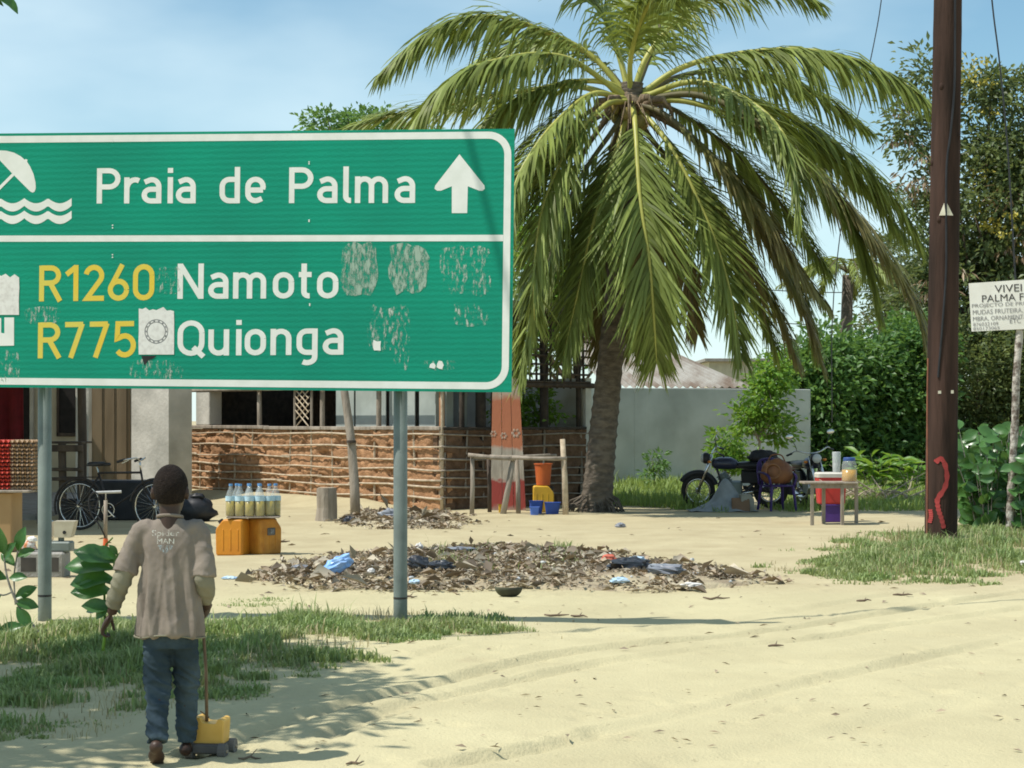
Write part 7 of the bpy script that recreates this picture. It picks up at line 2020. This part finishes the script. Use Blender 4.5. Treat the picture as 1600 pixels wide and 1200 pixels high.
# legs and bare feet
HPL, HPR = Vector((-.062, 0, .60)), Vector((.062, 0, .60))
KNL, KNR = Vector((-.058, .0, .335)), Vector((.056, .10, .345))
ANL, ANR = Vector((-.036, -.13, .105)), Vector((.050, .15, .062))
for hp, kn, an in ((HPL, KNL, ANL), (HPR, KNR, ANR)):
    b.tube(catmull([hp, hp.lerp(kn, .5), kn, kn.lerp(an, .4) + Vector((0, -.012, 0)), an], 14), [float(np.interp(i / 13, [0, .5, .68, 1], [.046, .034, .034, .023])) for i in range(14)], 12)
    Rf = rotx(-.55) if an is ANL else rotx(0.0)
    sg_ = -1 if an is ANL else 1
    Rf = Rf @ rotz(-.12 * sg_)
    b.ell(an + Rf @ Vector((0, -.02, -.03)), (.031, .038, .032), 12, 8, Rf)
    b.ell(an + Rf @ Vector((0, .055, -.043)), (.038, .088, .021), 14, 8, Rf)
    for k in range(5): b.ell(an + Rf @ Vector((-.026 + .013 * k, .132 - .006 * abs(k - 1), -.050)), (.0078, .017, .0085), 7, 5, Rf)
body = voxel(b.build('body', m_skin, boy), .0052, 5, .5)
# eyes
for s in (-1, 1):
    q = MB(); q.ell((.028 * s, .096, 1.232), (.012, .008, .0085), 10, 7); q.build('eye', M('eye_white', (.7, .67, .62), (.65, .6, .55), rough=.2), body, smooth=True)
# cropped hair as a close cap
hb_ = MB(); hb_.ell((0, .008, 1.242), (.0785, .0975, .1015), 32, 24)
cut = []
for f in hb_.f:
    c = sum((Vector(hb_.v[i]) for i in f), Vector()) / len(f)
    if c.z > 1.158 + max(0, c.y) * 1.15 + (0.02 if abs(c.x) > .06 and c.y > -.03 else 0): cut.append(f)
hb_.f = cut
o = hb_.build('hair', m_hair, boy, smooth=True)
# shirt: boxy trunk with sleeves that end wide at the elbow
sh = MB()
rings = [(.572, .150, .108), (.60, .150, .107), (.64, .146, .104), (.68, .142, .1), (.73, .138, .098), (.78, .134, .095), (.83, .131, .092), (.88, .129, .09), (.93, .130, .088), (.98, .133, .085), (1.02, .133, .08), (1.05, .125, .072), (1.08, .095, .06), (1.108, .058, .048)]
vs_, fs = [], []
NR = 84
for z, rx, ry in rings:
    fade = max(0.0, min(1.0, (1.02 - z) / .3))
    for k in range(NR):
        a = 2 * PI * k / NR; ca, sa = math.cos(a), math.sin(a)
        f = 1 + fade * (.075 * math.sin(5 * a + 1.0 + z * 5) + .05 * math.sin(9 * a + 2 - z * 8) + .022 * math.sin(16 * a + z * 11)) * (.7 + .5 * math.sin(3 * a + 4 * z))
        vs_.append((rx * f * math.copysign(abs(ca) ** .84, ca), ry * f * math.copysign(abs(sa) ** .84, sa), z + .008 * math.sin(3 * a) * (z < .6)))
for i in range(len(rings) - 1):
    for k in range(NR):
        k2 = (k + 1) % NR; fs.append((i * NR + k, i * NR + k2, (i + 1) * NR + k2, (i + 1) * NR + k))
fs.append(tuple(range(NR))[::-1]); fs.append(tuple((len(rings) - 1) * NR + k for k in range(NR)))
sh.add(vs_, fs)
for S0, E0, dirn in ((SHL, ELL, -1), (SHR, ELR, 1)):
    sh.tube(catmull([S0 + Vector((-.05 * dirn, 0, -.01)), S0 + Vector((.0, 0, -.005)), S0.lerp(E0, .5) + Vector((.008 * dirn, 0, 0)), S0.lerp(E0, .93)], 12), [.058, .058, .056, .054, .052, .051, .050, .050, .051, .053, .055, .057], 18)
def folds(o, seed, amp, vert=True):
    """long soft creases pressed into the cloth"""
    from mathutils import noise as mn
    return o
shirt = bake(voxel(sh.build('shirt', m_shirt, boy), .0058, 3, .45), shirt_fold)
# second pair of sleeves below, lighter cloth
for E0, Wr, dirn in ((ELL, WRL, -1), (ELR, WRR, 1)):
    S0 = SHL if dirn < 0 else SHR
    q = MB(); q.tube(catmull([S0.lerp(E0, .74), E0, E0.lerp(Wr, .45) + Vector((.004 * dirn, -.006, 0)), E0.lerp(Wr, .80 if dirn < 0 else .68)], 12), [.046, .047, .048, .049, .049, .048, .046, .045, .044, .043, .042, .041], 18)
    bake(voxel(q.build('under_sleeve', m_sleeve, boy), .006, 3, .5), sleeve_fold)
# collar band
q = MB(); q.torus((0, -.008, 1.106), .055, .008, 'Z', 26, 8); q.v = [(x, -.008 + (y + .008) * .82, z + .010 * ((y + .008) / -.055)) for x, y, z in q.v]; q.build('collar', m_shirt, boy, smooth=True)
q = MB()
ring = []
for k in range(48):
    a = 2 * PI * k / 48; ca, sa = math.cos(a), math.sin(a)
    f = 1 + (.075 * math.sin(5 * a + 1.0 + .572 * 5) + .05 * math.sin(9 * a + 2 - .572 * 8) + .022 * math.sin(16 * a + .572 * 11)) * (.7 + .5 * math.sin(3 * a + 4 * .572))
    ring.append(Vector((.150 * f * math.copysign(abs(ca) ** .84, ca), .108 * f * math.copysign(abs(sa) ** .84, sa), .572 + .008 * math.sin(3 * a))))
q.tube(ring + [ring[0]], .0045, 6, cap=False); q.build('hem', m_sleeve, boy, smooth=True)
# worn print between the shoulders
m_print = residue_mat('cracked_white_print', (.66, .66, .6), .40, 55); m_print2 = residue_mat('cracked_blue_print', (.36, .46, .5), .46, 50)
def shirt_wrap(p):
    l = p - BYp
    return BYp + Vector((l.x, -.1165 + max(0, abs(l.x) - .02) * .07, l.z))
s_ = 1 / 342.0
for body_t, px0, px1, py0, py1, mt in (('Spider', 245, 287, 830, 842, m_print), ('MAN', 253, 279, 843, 851, m_print)):
    text_part(body_t, boy, BYp + Vector(((px0 - 266) * s_, -.12, (1190 - py1) * s_)), (1, 0, 0), (0, 0, 1), (0, -1, 0), (px1 - px0) * s_, (py1 - py0) * s_, mt, name='shirt_print', bend=shirt_wrap)
mb = MB(); mb.poly([shirt_wrap(BYp + Vector(((px - 266) * s_, 0, (1190 - py) * s_))) for px, py in ((254, 853), (278, 853), (274, 860), (266, 866), (258, 861))]); recalc(mb.build('shirt_print', m_print2, boy, world=True))
# jeans
tr = MB()
tr.loft([(0, 0, .51, .112, .078), (0, 0, .56, .118, .082), (0, 0, .66, .112, .08)], 24, 2.4)
for hp, kn, an, dx in ((HPL, KNL, ANL, -.005), (HPR, KNR, ANR, .004)):
    e = kn.lerp(an, .99)
    tr.tube(catmull([hp + Vector((0, 0, .0)), hp.lerp(kn, .45), kn, kn.lerp(an, .4), e], 16), [float(np.interp(i / 15, [0, .3, .6, 1], [.070, .066, .056, .047])) for i in range(16)], 18)
bake(voxel(tr.build('jeans', m_jeans, boy), .006, 3, .5), jeans_fold)

# leafy branch held in the left hand
br = thing('leafy_branch', 'leafy green branch carried in the child left hand', 'branch', loc=BYp + GRL)
q = MB(); g0 = BYp + GRL
bpts = catmull([g0 + Vector((-.01, .0, -.09)), g0, g0 + Vector((-.005, .015, .07)), g0 + Vector((-.015, .05, .2)), g0 + Vector((-.02, .06, .36)), g0 + Vector((.02, .07, .42))], 24)
q.tube(bpts, [.008 - .0002 * i for i in range(24)], 7); q.build('stem', m_leaf_light, br, world=True, smooth=True)
for (px, py), (tx_, ty_), sz in (((178, 945), (134, 952), .145), ((178, 950), (130, 945), .13), ((178, 925), (112, 922), .16), ((180, 905), (110, 908), .17), ((180, 890), (103, 880), .19), ((182, 880), (118, 858), .16), ((184, 875), (150, 855), .16), ((184, 868), (172, 852), .12), ((184, 900), (192, 862), .14), ((180, 915), (160, 900), .13), ((178, 948), (190, 960), .13), ((176, 940), (150, 965), .13)):
    Yv_ = BYp.y + .06
    p = W(px, py, Yv_); e = W(tx_, ty_, Yv_ + rnd.uniform(-.05, .05))
    put_leaf(me_obov, br, p, e - p, Vector((rnd.uniform(-.2, .2), -1, .7 + rnd.uniform(-.2, .4))), (e - p).length * 1.05)

# push toy: cut yellow bottle on a chassis with four wheels, and its stick
gt = G(330, 1176)
toy = thing('toy_cart', 'homemade toy cart from a cut yellow plastic bottle with grey wheels', 'toy', loc=(gt.x, gt.y, gz(gt.x, gt.y)), rotz=math.radians(-8))
m_toy = M('orange_yellow_bottle_plastic', (.78, .47, .11), (.68, .38, .07), rough=.4, scale=9)
q = MB(); ol = [(-.07, 0), (.07, 0), (.076, .085), (.078, .118), (.05, .122), (.045, .098), (-.03, .1), (-.04, .128), (-.072, .125), (-.076, .07)]
q = pillow(rround(ol, .012, 3), .12, ((0, .94), (.08, 1), (.92, 1), (1, .94))); q.v = [(x, y, z + .062) for x, y, z in q.v]; recalc(q.build('bottle_body', m_toy, toy))
q = MB(); q.cbox((0, 0, .047), (.13, .2, .045), .008); q.build('chassis', M('grey_scrap_wood', (.14, .13, .12), (.09, .085, .08)), toy)
m_tw = M('grey_foam_wheel', (.19, .18, .165), (.13, .12, .11), rough=.9)
for sx in (-1, 1):
    for sy in (-.075, .075):
        q = MB(); q.tube([(.06 * sx, sy, .037), (.095 * sx, sy, .037)], .037, 16); w_ = q.build('wheel', m_tw, toy)
        q = MB(); q.tube([(.095 * sx, sy, .037), (.102 * sx, sy, .037)], .008, 8); q.build('axle_end', m_stick, w_)
q = MB(); hnd = BYp + GRR; en = Vector((gt.x - .02, gt.y, toy.location.z + .16))
ss = thing('push_stick', 'thin brown stick running from the child hand down to the toy cart', 'stick', loc=en)
q.tube([hnd + (hnd - en).normalized() * .09, hnd, hnd.lerp(en, .5) + Vector((.006, 0, -.004)), en + Vector((0, 0, -.02))], [.0068, .0072, .0076, .008], 7); q.build('shaft', m_twig, ss, world=True, smooth=True)
q = MB(); q.tube([en + Vector((-.03, -.005, .05)), en + Vector((.012, -.006, .02))], .003, 5); q.build('twig_stub', m_twig, ss, world=True)
